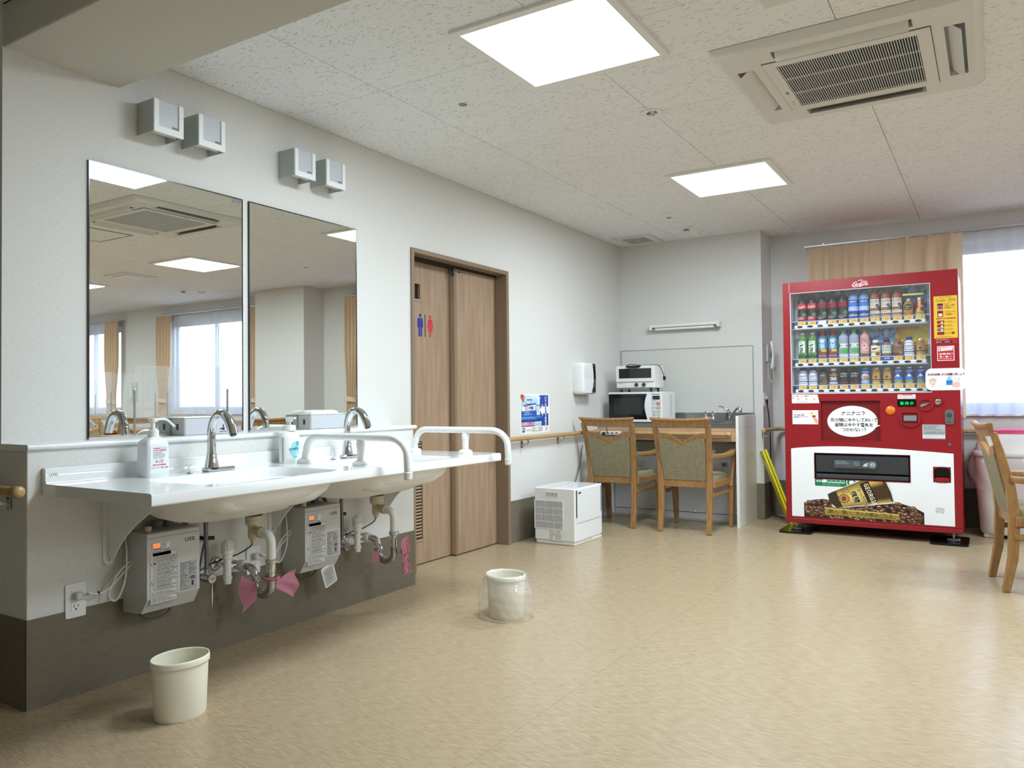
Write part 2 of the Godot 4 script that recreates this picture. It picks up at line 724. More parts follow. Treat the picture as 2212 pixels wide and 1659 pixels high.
# a plate in the frame's x and y from w0 to w1 along its z, with rectangular openings
func plate(s: SurfaceTool, r: Rect2, holes: Array, w0: float, w1: float, T := Transform3D.IDENTITY) -> SurfaceTool:
	var xs := [r.position.x, r.end.x]
	for h in holes:
		xs.append(clampf(h.position.x, r.position.x, r.end.x))
		xs.append(clampf(h.end.x, r.position.x, r.end.x))
	xs.sort()
	for i in xs.size() - 1:
		if xs[i + 1] - xs[i] < 1e-5:
			continue
		var mid: float = (xs[i] + xs[i + 1]) / 2.0
		var cuts := []
		for h in holes:
			if h.position.x < mid and h.end.x > mid:
				cuts.append([h.position.y, h.end.y])
		cuts.sort()
		var y := r.position.y
		for c in cuts + [[r.end.y, r.end.y]]:
			if c[0] - y > 1e-5:
				box(s, Vector3(xs[i], y, w0), Vector3(xs[i + 1], c[0], w1), 0.0, T)
			y = maxf(y, c[1])
	return s


func ab(x0: float, y0: float, x1: float, y1: float) -> Rect2:
	return Rect2(minf(x0, x1), minf(y0, y1), absf(x1 - x0), absf(y1 - y0))


const WIN := [[1.72, 3.68], [5.52, 7.46], [8.72, 10.4]]

func build_shell() -> void:
	var wall: Material = M["wall linen"]
	var base: Material = M["skirting vinyl"]
	# wash wall with the toilet door's opening
	var into_x := Transform3D(Basis(Vector3(0, 0, -1), Vector3(0, 1, 0), Vector3(1, 0, 0)), Vector3.ZERO)   # (along -z, up, out)
	shell("wall_left", plate(S(), ab(-ZE, 0, -ZB, HC), [ab(3.695, -0.1, 4.81, 1.988)], -0.22, 0.0, into_x), wall)
	shell("wall_leak_blocker", box(S(), Vector3(-0.34, 0, -4.95), Vector3(-0.225, HC, -3.55)), wall)  # added unseen block behind the door, keeps sky light from leaking through its gaps
	shell("wall_corner", box(S(), Vector3(-2.6, 0, ZE - 0.15), Vector3(-0.22, HC, ZE)), wall)
	shell("wall_basin", box(S(), Vector3(0, 0, -3.494), Vector3(XT, LEDGE - 0.022, ZE), 0.002), wall)
	var nose := PackedVector2Array([Vector2(-0.01, -0.022), Vector2(XT + 0.001, -0.022), Vector2(XT + 0.009, -0.019), Vector2(XT + 0.012, -0.011), Vector2(XT + 0.009, -0.003), Vector2(XT + 0.001, 0), Vector2(-0.01, 0)])
	shell("trim_1", prism(S(), nose, ZE + 0.003, -3.512, at(0, LEDGE, 0), 50.0), M["white gloss"])
	# kitchen wall, pier and window wall
	shell("wall_back", box(S(), Vector3(-0.22, 0, ZW - 0.15), Vector3(XP, HC, ZB)), wall)
	var holes := []
	for w in WIN:
		holes.append(ab(w[0], 0.907, w[1], 2.27))
	shell("wall_window", plate(S(), ab(XP, 0, XR + 0.15, HC), holes, ZW - 0.15, ZW), wall)
	shell("wall_column", box(S(), Vector3(4.28, 0, ZW), Vector3(5.18, HC, -6.842), 0.002), wall)
	shell("wall_right", box(S(), Vector3(XR, 0, ZW), Vector3(XR + 0.15, HC, 2.6)), wall)
	shell("wall_near", box(S(), Vector3(-2.75, 0, 2.6), Vector3(XR + 0.15, HC, 2.75)), wall)
	shell("wall_corridor", box(S(), Vector3(-2.75, 0, ZE - 0.15), Vector3(-2.6, HC, 2.6)), wall)
	shell("wall_beam", box(S(), Vector3(-0.22, 2.34, -1.841), Vector3(XR, HC - 0.001, ZE - 0.001), 0.004), M["beam paper"])
	# tall vinyl skirting
	var bb := 0.3085
	var t := 0.004
	var b := S()
	box(b, Vector3(XT, 0, -3.494), Vector3(XT + t, bb, ZE + t))
	box(b, Vector3(-2.6, 0, ZE), Vector3(XT + t, bb, ZE + t))
	box(b, Vector3(0, 0, -3.494 - t), Vector3(XT + t, bb, -3.494))
	box(b, Vector3(0, 0, -3.695), Vector3(t, bb, -3.494))
	shell("baseboard_basin", b, base)
	shell("baseboard_left", box(S(), Vector3(0, 0, ZB), Vector3(t, bb, -4.81)), base)
	b = S()
	box(b, Vector3(0, 0, ZB), Vector3(XP + t, bb, ZB + t))
	box(b, Vector3(XP, 0, ZW), Vector3(XP + t, bb, ZB + t))
	shell("baseboard_back", b, base)
	b = S()
	box(b, Vector3(XP, 0, ZW), Vector3(4.28, bb, ZW + t))
	box(b, Vector3(5.18, 0, ZW), Vector3(XR, bb, ZW + t))
	box(b, Vector3(4.28 - t, 0, ZW), Vector3(5.18 + t, bb, -6.842 + t))
	shell("baseboard_window", b, base)
	shell("baseboard_right", box(S(), Vector3(XR - t, 0, ZW), Vector3(XR, bb, 2.6)), base)
	# floor: vinyl sheets laid side by side
	var floor_node := place("floor")
	part("floor_base", box(S(), Vector3(-2.75, -0.2, ZW - 0.15), Vector3(XR + 0.15, -0.003, 2.75)), M["floor seam"], floor_node)
	var x := -2.75
	for nx in [-0.209, 1.705, 3.619, 5.533, 7.447, 9.361, XR + 0.1]:
		part("floor_sheet", box(S(), Vector3(x + 0.0004, -0.003, ZW - 0.1), Vector3(nx - 0.0004, 0.0, 2.7)), M["floor vinyl"], floor_node)
		x = nx
	# ceiling: boards about 0.96 m square with open joints
	var ceil_node := place("ceiling")
	part("ceiling_slab", box(S(), Vector3(-2.75, HC + 0.012, ZW - 0.15), Vector3(XR + 0.15, HC + 0.2, 2.75)), M["ceiling joint"], ceil_node)
	var xe := [0.0]
	for k in 11:
		xe.append(0.61 + 0.957 * k)
	xe[-1] = XR
	var ze := [-1.841, -2.747, -3.704, -4.661, -5.618, -6.575, ZW]
	for i in xe.size() - 1:
		for j in ze.size() - 1:
			part("ceiling_board", box(S(), Vector3(xe[i] + 0.0015, HC, ze[j + 1] + 0.001), Vector3(xe[i + 1] - 0.0015, HC + 0.014, ze[j] - 0.001)), M["ceiling board"], ceil_node)
	for k in 7:
		part("ceiling_board", box(S(), Vector3(-2.6 + 1.886 * k, HC, ZE), Vector3(-2.603 + 1.886 * (k + 1), HC + 0.014, 2.6)), M["ceiling board"], ceil_node)


func build_windows() -> void:
	for i in WIN.size():
		var w := place("window_%d" % (i + 1))
		names["window_%d" % (i + 1)] = 1
		var x0: float = WIN[i][0]
		var x1: float = WIN[i][1]
		var m := (x0 + x1) / 2.0
		var s := plate(S(), ab(x0, 0.907, x1, 2.27), [ab(x0 + 0.035, 0.942, x1 - 0.035, 2.235)], ZW - 0.13, ZW - 0.05)
		part("window_frame", s, M["aluminium"], w)
		for k in 2:
			var a := x0 + 0.03 if k == 0 else m - 0.03
			var b := m + 0.03 if k == 0 else x1 - 0.03
			var z := ZW - 0.08 - 0.025 * k
			var sash := part("sash", plate(S(), ab(a, 0.94, b, 2.24), [ab(a + 0.045, 0.99, b - 0.045, 2.19)], z - 0.012, z + 0.012), M["aluminium"], w)
			part("pane", box(S(), Vector3(a + 0.045, 0.99, z - 0.002), Vector3(b - 0.045, 2.19, z + 0.002)), M["window glass"], sash)
		part("window_sill", box(S(), Vector3(x0 - 0.02, 0.885, ZW - 0.05), Vector3(x1 + 0.02, 0.907, ZW + 0.03), 0.003), M["white plastic"], w)
	# curtain tracks
	var tracks := [[1.63, 3.86, "double curtain track above the window behind the drinks machine"], [5.34, 7.68, "double curtain track above the window between pier and handset"], [8.56, 10.55, "double curtain track above the window at the room's far end"]]
	for t in tracks:
		var o := thing("curtain_track", t[2], "curtain track", Vector3(t[0], 2.345, ZW), 0.0, "curtain tracks")
		var l: float = t[1] - t[0]
		part("outer_rail", box(S(), Vector3(0, 0, 0.085), Vector3(l, 0.016, 0.103), 0.002), M["aluminium"], o)
		part("inner_rail", box(S(), Vector3(0, 0, 0.035), Vector3(l, 0.016, 0.053), 0.002), M["aluminium"], o)
		for k in 4:
			part("bracket", box(S(), Vector3(l * (k + 0.25) / 3.5 - 0.012, 0.012, 0.0), Vector3(l * (k + 0.25) / 3.5 + 0.012, 0.03, 0.1), 0.002), M["aluminium"], o)
	drape("drape", "closed tan pinch-pleated drape hanging behind the red drinks machine", 1.662, 2.822, 0.871, 0.1, 0.155, 0.036, "drape cloth", "drape")
	drape("drape", "narrow tied-back tan drape beside the wide column", 3.56, 3.84, 0.871, 0.1, 0.06, 0.03, "drape cloth", "drape", 1.08)
	drape("drape", "tied-back tan drape on the column side of the middle window", 5.36, 5.62, 0.871, 0.1, 0.06, 0.03, "drape cloth", "drape", 1.085)
	drape("drape", "tied-back tan drape next to the wall handset's window side", 7.28, 7.64, 0.871, 0.1, 0.07, 0.03, "drape cloth", "drape", 1.09)
	drape("drape", "tied-back tan drape of the far window, past the handset", 8.62, 8.98, 0.871, 0.1, 0.07, 0.03, "drape cloth", "drape", 1.08)
	drape("net_curtain", "white net curtain lit from outside beside the red drinks machine", 2.70, 3.80, 0.885, 0.038, 0.115, 0.016, "net curtain", "curtain")
	drape("net_curtain", "wide white net curtain over the middle window seen in the mirror", 5.44, 7.56, 0.885, 0.038, 0.115, 0.016, "net curtain", "curtain")
	drape("net_curtain", "white net curtain over the far window seen in the mirror", 8.68, 10.5, 0.885, 0.038, 0.115, 0.016, "net curtain", "curtain")


# a pleated curtain; tie is the height of its tie-back
func drape(called: String, label: String, x0: float, x1: float, y0: float, z: float, pleat: float, deep: float, m: String, cat: String, tie := -1.0) -> void:
	var y1 := 2.343
	var o := thing(called, label, cat, Vector3(x0, y0, ZW + z), 0.0, "drapes" if cat == "drape" else "net curtains")
	var w := x1 - x0
	var h := y1 - y0
	var nu := int(w / pleat * 12.0)
	var cx := w * 0.55
	var cloth := func(u: float, v: float) -> Vector3:
		var x := u * w
		var y := v * h
		var head := clampf((y - (h - 0.09)) / 0.05, 0.0, 1.0)
		var ph := x / pleat * TAU
		var wave := cos(ph) + 0.22 * sin(2.0 * ph + 1.3 + x * 3.0) * (1.0 - head)
		# at the heading the cloth is flat between pinched pleats
		var pinch := pow(maxf(0.0, cos(ph)), 10.0) * 1.1 - 0.25
		var out := deep * lerpf(wave * (0.75 + 0.25 * sin(x * 7.0)), pinch, head)
		var squeeze := 1.0
		if tie > 0.0:
			var d := absf(y - (tie - y0))
			squeeze = lerpf(0.62, 1.0, smoothstep(0.0, 0.7, d))
		return Vector3(cx + (x - cx) * squeeze, y, out * (0.6 + 0.4 * squeeze))
	part("cloth", grid(S(), cloth, nu, 22), M[m], o)
	if tie > 0.0:
		var band := func(u: float, v: float) -> Vector3:
			var t := (u - 0.5) * PI
			return Vector3(cx + sin(t) * w * 0.33, tie - y0 - 0.03 + v * 0.06 + 0.01 * sin(t), 0.012 + cos(t) * (deep + 0.012))
		part("tie_band", grid(S(), band, 14, 2), M[m], o)


func build_door() -> void:
	var frame := place("door_1")
	names["door_1"] = 1
	var s := S()
	# outer casing and deep jambs
	box(s, Vector3(-0.215, 0, -3.722), Vector3(0.012, 1.988, -3.695), 0.002)
	box(s, Vector3(-0.215, 0, -4.81), Vector3(0.012, 1.988, -4.778), 0.002)
	box(s, Vector3(-0.215, 1.96, -4.778), Vector3(0.012, 1.988, -3.722), 0.002)
	part("casing", s, M["door frame"], frame)
	part("track", box(S(), Vector3(-0.185, 1.945, -4.778), Vector3(-0.075, 1.961, -3.722)), M["dark gap"], frame)
	var door := frame
	# rear leaf with its vision pane and louvre
	var xa := -0.13
	var leaf := S()
	var to_x := Transform3D(Basis(Vector3(0, 0, -1), Vector3(0, 1, 0), Vector3(1, 0, 0)), Vector3.ZERO)
	plate(leaf, ab(3.722, 0.007, 4.30, 1.947), [ab(3.75, 1.705, 3.948, 1.802), ab(3.75, 0.162, 3.958, 0.79)], xa - 0.034, xa, to_x)
	var la := part("rear_leaf", leaf, M["door laminate"], door)
	part("window_surround", plate(S(), ab(3.733, 1.69, 3.966, 1.816), [ab(3.75, 1.705, 3.948, 1.802)], xa, xa + 0.004, to_x), M["door laminate"], la)
	part("pane", box(S(), Vector3(xa - 0.02, 1.703, -3.95), Vector3(xa - 0.016, 1.804, -3.748)), M["oven window"], la)
	part("louvre_surround", plate(S(), ab(3.733, 0.147, 3.974, 0.805), [ab(3.75, 0.162, 3.958, 0.79)], xa, xa + 0.004, to_x), M["door laminate"], la)
	part("louvre_back", box(S(), Vector3(xa - 0.033, 0.15, -3.97), Vector3(xa - 0.03, 0.8, -3.74)), M["dark gap"], la)
	for k in 30:
		var y := 0.168 + k * 0.0207
		part("slat", box(S(), Vector3(-0.012, -0.0055, -0.104), Vector3(0.012, 0.0055, 0.104), 0.001, Transform3D(Basis(Vector3(0, 0, 1), 0.5), Vector3(xa - 0.014, y + 0.008, -3.854))), M["door laminate"], la)
	# front leaf
	var lb := part("front_leaf", box(S(), Vector3(-0.124, 0.007, -4.777), Vector3(-0.09, 1.947, -4.265), 0.002), M["door laminate"], door)
	part("edge_strip", box(S(), Vector3(-0.09, 0.007, -4.296), Vector3(-0.086, 1.947, -4.266), 0.001), M["door frame"], lb)
	part("damper", box(S(), Vector3(-0.1, 1.895, -4.268), Vector3(-0.078, 1.947, -4.25), 0.003), M["dark grey plastic"], lb)
	part("maker_plate", box(S(), Vector3(-0.09, 1.922, -4.345), Vector3(-0.0885, 1.93, -4.312)), M["dark grey plastic"], lb)
	# pictogram
	var g := facing_x(Vector3(xa, 1.538, -3.951))
	s = prism(S(), oval(0.024, 0.024, 16, Vector2(0, 0.063)), 0.0, 0.0012, g)
	prism(s, PackedVector2Array([Vector2(-0.021, 0.046), Vector2(0.021, 0.046), Vector2(0.028, 0.038), Vector2(0.028, -0.014), Vector2(0.0205, -0.014), Vector2(0.0205, 0.027), Vector2(0.0185, 0.027), Vector2(0.0185, -0.073), Vector2(0.0025, -0.073), Vector2(0.0025, -0.01), Vector2(-0.0025, -0.01), Vector2(-0.0025, -0.073), Vector2(-0.0185, -0.073), Vector2(-0.0185, 0.027), Vector2(-0.0205, 0.027), Vector2(-0.0205, -0.014), Vector2(-0.028, -0.014), Vector2(-0.028, 0.038)]), 0.0, 0.0012, g)
	part("man_sign", s, M["ink blue"], la)
	part("divider_sign", prism(S(), rrect(0.007, 0.146, 0.001, 1), 0.0, 0.0012, facing_x(Vector3(xa, 1.537, -4.001))), M["ink black"], la)
	g = facing_x(Vector3(xa, 1.538, -4.055))
	s = prism(S(), oval(0.023, 0.023, 16, Vector2(0, 0.061)), 0.0, 0.0012, g)
	prism(s, PackedVector2Array([Vector2(-0.015, 0.046), Vector2(0.015, 0.046), Vector2(0.022, 0.038), Vector2(0.032, -0.012), Vector2(0.025, -0.014), Vector2(0.0155, 0.02), Vector2(0.013, 0.008), Vector2(0.024, -0.033), Vector2(0.0095, -0.033), Vector2(0.005, -0.075), Vector2(-0.005, -0.075), Vector2(-0.0095, -0.033), Vector2(-0.024, -0.033), Vector2(-0.013, 0.008), Vector2(-0.0155, 0.02), Vector2(-0.025, -0.014), Vector2(-0.032, -0.012), Vector2(-0.022, 0.038)]), 0.0, 0.0012, g)
	part("woman_sign", s, M["ink red"], la)


# ---------------------------------------------------------------- on the ceiling

func build_ceiling_fittings() -> void:
	var spots := [
		[1.553, -2.774, "square lit ceiling panel over the floor between wash basins and air conditioner"],
		[1.553, -5.12, "square lit ceiling panel in front of the kitchen corner"],
		[4.03, -5.14, "square lit ceiling panel before the window column"],
		[4.03, -2.774, "square lit ceiling panel past the air conditioner"],
		[6.5, -5.14, "square lit ceiling panel over the table by the middle window"],
		[6.5, -2.774, "square lit ceiling panel in the middle of the far half, beam side"],
		[8.97, -5.14, "square lit ceiling panel over the far table"],
		[8.97, -2.774, "square lit ceiling panel at the far end, beam side"]]
	for p in spots:
		var o := thing("ceiling_light", p[2], "ceiling light", Vector3(p[0], HC, p[1]), 0.0, "ceiling light panels")
		part("frame", plate(S(), ab(-0.332, -0.332, 0.332, 0.332), [ab(-0.3, -0.297, 0.3, 0.297)], 0.0, 0.014, facing_down(Vector3.ZERO)), M["white plastic"], o)
		part("diffuser", box(S(), Vector3(-0.3, -0.0095, -0.297), Vector3(0.3, -0.003, 0.297), 0.001), M["light panel"], o)
		var l := AreaLight3D.new()
		l.name = "panel_glow"
		l.area_size = Vector2(0.59, 0.585)
		l.light_energy = PANEL_LIGHT
		l.light_color = Color(0.90, 0.96, 1.0)
		l.shadow_enabled = true
		l.area_range = 14.0
		l.area_attenuation = 2.0
		o.add_child(l, true)
		l.position = Vector3(0, -0.016, 0)
		l.rotation.x = -PI / 2
	build_air_conditioner()
	# recessed emergency lamp with its pull cord
	var d := thing("downlight", "small round ceiling downlight with bright reflector and pull tag", "downlight", Vector3(1.567, HC, -3.702))
	part("trim_ring", lathe(S(), [Vector2(0.03, -0.004), Vector2(0.054, -0.008), Vector2(0.058, -0.004), Vector2(0.058, 0.0)], Transform3D.IDENTITY, 28), M["white plastic"], d)
	part("reflector", lathe(S(), [Vector2(0.0, -0.0015), Vector2(0.012, -0.002), Vector2(0.03, -0.0045)], Transform3D.IDENTITY, 24), M["chrome"], d)
	for k in 6:
		part("fin", box(S(), Vector3(0.008, -0.007, -0.001), Vector3(0.029, -0.0025, 0.001), 0.0, Transform3D(Basis(Vector3.UP, TAU * k / 6.0), Vector3.ZERO)), M["chrome"], d)
	part("pull_cord", tube(S(), [Vector3(0.02, -0.004, 0.02), Vector3(0.021, -0.03, 0.021)], 0.0008, 5), M["cord white"], d)
	part("pull_tag", box(S(), Vector3(0.016, -0.042, 0.019), Vector3(0.026, -0.03, 0.022), 0.001), M["white plastic"], d)
	for q in [[0.832, -3.089, "flat concealed sprinkler cap in the ceiling above the toilet door"], [0.826, -5.942, "flat concealed sprinkler cap in the ceiling before the kitchen corner"], [3.261, -5.92, "flat concealed sprinkler cap in the ceiling near the column"]]:
		var o := thing("sprinkler_cap", q[2], "sprinkler", Vector3(q[0], HC, q[1]), 0.0, "sprinkler caps")
		part("cover", lathe(S(), [Vector2(0.0, -0.0045), Vector2(0.02, -0.004), Vector2(0.0215, -0.001)], Transform3D.IDENTITY, 20), M["mid grey plastic"], o)
		part("rim", lathe(S(), [Vector2(0.0215, -0.002), Vector2(0.026, -0.002), Vector2(0.027, 0.0)], Transform3D.IDENTITY, 20), M["white plastic"], o)
	for q in [[0.827, -6.346, 0, "domed smoke detector with a slotted sensor by the kitchen wall"], [0.843, -6.576, 1, "low round ceiling detector closest to the kitchen wall"], [5.79, -6.22, 0, "domed smoke detector with a slotted sensor by the middle window"], [5.75, -6.46, 1, "low round ceiling detector closest to the middle window"]]:
		var o := thing("smoke_detector", q[3], "detector", Vector3(q[0], HC, q[1]), 0.0, "ceiling detectors")
		part("base", lathe(S(), [Vector2(0.0, -0.022), Vector2(0.04, -0.022), Vector2(0.05, -0.012), Vector2(0.054, 0.0)], Transform3D.IDENTITY, 24), M["white plastic"], o)
		if q[2] == 0:
			part("sensor_cage", lathe(S(), [Vector2(0.0, -0.048), Vector2(0.026, -0.047), Vector2(0.028, -0.044), Vector2(0.028, -0.041)], Transform3D.IDENTITY, 20), M["white plastic"], o)
			part("sensor", lathe(S(), [Vector2(0.0, -0.043), Vector2(0.022, -0.043), Vector2(0.022, -0.02)], Transform3D.IDENTITY, 16), M["dark grey plastic"], o)
			for k in 8:
				part("cage_post", box(S(), Vector3(0.022, -0.044, -0.003), Vector3(0.029, -0.02, 0.003), 0.0, Transform3D(Basis(Vector3.UP, TAU * k / 8.0), Vector3.ZERO)), M["white plastic"], o)
		else:
			part("cap", lathe(S(), [Vector2(0.0, -0.034), Vector2(0.034, -0.032), Vector2(0.04, -0.022)], Transform3D.IDENTITY, 24), M["white plastic"], o)
	var v := thing("ceiling_vent", "square white ceiling vent with seven slots in the kitchen corner", "vent", Vector3(0.285, HC, -6.605), 0.0, "ceiling vents")
	part("frame", plate(S(), ab(-0.175, -0.19, 0.175, 0.19), [ab(-0.115, -0.125, 0.115, 0.125)], 0.0, 0.012, facing_down(Vector3.ZERO)), M["air grey plastic"], v)
	part("cavity", box(S(), Vector3(-0.12, -0.002, -0.13), Vector3(0.12, 0.0, 0.13)), M["mid grey plastic"], v)
	for k in 8:
		var x := -0.112 + 0.032 * k
		part("blade", box(S(), Vector3(-0.004, -0.009, -0.125), Vector3(0.004, 0.0, 0.125), 0.0, at(x, -0.002, 0)), M["air grey plastic"], v)
	v = thing("ceiling_diffuser", "grey-white recessed ceiling diffuser between light panel and air conditioner", "vent", Vector3(2.52, HC, -2.71), 0.0, "ceiling vents")
	part("frame", plate(S(), ab(-0.2, -0.2, 0.2, 0.2), [ab(-0.155, -0.155, 0.155, 0.155)], 0.0, 0.016, facing_down(Vector3.ZERO)), M["air grey plastic"], v)
	part("plate", box(S(), Vector3(-0.14, -0.009, -0.14), Vector3(0.14, -0.003, 0.14), 0.003), M["air grey plastic"], v)
	v = thing("ceiling_diffuser", "flat square ceiling diffuser in front of the middle window", "vent", Vector3(5.3, HC, -5.2), 0.0, "ceiling vents")
	part("frame", plate(S(), ab(-0.2, -0.2, 0.2, 0.2), [ab(-0.155, -0.155, 0.155, 0.155)], 0.0, 0.016, facing_down(Vector3.ZERO)), M["white plastic"], v)
	part("cavity", box(S(), Vector3(-0.155, -0.002, -0.155), Vector3(0.155, 0.0, 0.155)), M["mid grey plastic"], v)
	part("plate", box(S(), Vector3(-0.14, -0.02, -0.14), Vector3(0.14, -0.012, 0.14), 0.003), M["white plastic"], v)
	part("hanger", box(S(), Vector3(-0.01, -0.012, -0.01), Vector3(0.01, 0.0, 0.01)), M["aluminium"], v)
	v = thing("access_hatch", "square ceiling access hatch with thin metal edge past the air conditioner", "hatch", Vector3(3.52, HC, -3.7))
	part("edge", plate(S(), ab(-0.25, -0.25, 0.25, 0.25), [ab(-0.235, -0.235, 0.235, 0.235)], 0.0, 0.004, facing_down(Vector3.ZERO)), M["mid grey plastic"], v)
	part("lid", box(S(), Vector3(-0.235, -0.002, -0.235), Vector3(0.235, 0.0, 0.235)), M["ceiling board"], v)


func build_air_conditioner() -> void:
	var o := thing("ceiling_air_conditioner", "cream four-way ceiling air conditioner with square slatted intake grille", "air conditioner", Vector3(2.515, HC, -3.665))
	# local: x across, y along z, w downwards
	var D := facing_down(Vector3.ZERO)
	var slots := [ab(-0.26, 0.34, 0.26, 0.41), ab(-0.26, -0.41, 0.26, -0.34), ab(-0.43, -0.27, -0.36, 0.27), ab(0.36, -0.27, 0.43, 0.27)]
	part("panel", plate(S(), ab(-0.462, -0.462, 0.462, 0.462), slots + [ab(-0.268, -0.262, 0.268, 0.262)], 0.008, 0.033, D), M["air grey plastic"], o)
	# sloping rim
	var rim := S()
	for k in 4:
		var B := Basis(Vector3.UP, PI / 2 * k)
		facet(rim, [B * Vector3(-0.49, -0.002, 0.49), B * Vector3(0.49, -0.002, 0.49), B * Vector3(0.462, -0.033, 0.462), B * Vector3(-0.462, -0.033, 0.462)], Vector3(0, 0, 0))
	part("rim", rim, M["air grey plastic"], o)
	for h in slots:
		part("slot", box(S(), Vector3(h.position.x, h.position.y, 0.002), Vector3(h.end.x, h.end.y, 0.01), 0.0, D), M["mid grey plastic"], o)
	# flaps, each tilted in its slot
	for k in 4:
		var across := k < 2
		var h: Rect2 = slots[k]
		var c := h.get_center()
		var half := (h.size.x if across else h.size.y) / 2.0 - 0.012
		var lean := 0.75 * (-1.0 if k == 0 or k == 3 else 1.0)
		var B := Basis(Vector3.RIGHT, lean) if across else Basis(Vector3.BACK, lean)
		var e := Vector3(half, 0.002, 0.031) if across else Vector3(0.031, 0.002, half)
		var p := D * Vector3(c.x, c.y, 0.032)
		part("flap", box(S(), -e, e, 0.0015, Transform3D(B, p)), M["air grey plastic"], o)
	part("grille_frame", plate(S(), ab(-0.316, -0.31, 0.316, 0.31), [ab(-0.268, -0.262, 0.268, 0.262)], 0.033, 0.038, D), M["air grey plastic"], o)
	part("grille_gap", plate(S(), ab(-0.319, -0.313, 0.319, 0.313), [ab(-0.316, -0.31, 0.316, 0.31)], 0.033, 0.0345, D), M["dark grey plastic"], o)
	part("filter", box(S(), Vector3(-0.268, -0.262, 0.024), Vector3(0.268, 0.262, 0.027), 0.0, D), M["filter mesh"], o)
	for k in 55:
		var x := -0.263 + 0.00974 * k
		part("grille_bar", box(S(), Vector3(x - 0.0015, -0.262, 0.0325), Vector3(x + 0.0015, 0.262, 0.0365), 0.0, D), M["air grey plastic"], o)
	for y in [-0.09, 0.09]:
		part("cross_bar", box(S(), Vector3(-0.268, y - 0.002, 0.028), Vector3(0.268, y + 0.002, 0.036), 0.0, D), M["air grey plastic"], o)
	part("maker_mark", box(S(), Vector3(-0.296, -0.075, 0.038), Vector3(-0.284, -0.045, 0.039), 0.0, D), M["mid grey plastic"], o)
	for k in 2:
		part("indicator", box(S(), Vector3(-0.296, -0.19 - 0.03 * k, 0.038), Vector3(-0.288, -0.182 - 0.03 * k, 0.039), 0.0, D), M["mid grey plastic"], o)

# ---------------------------------------------------------------- wash counter

const CZ0 := -1.447
const CZ1 := -3.434
const CXF := 0.812
const PITCH := -0.785

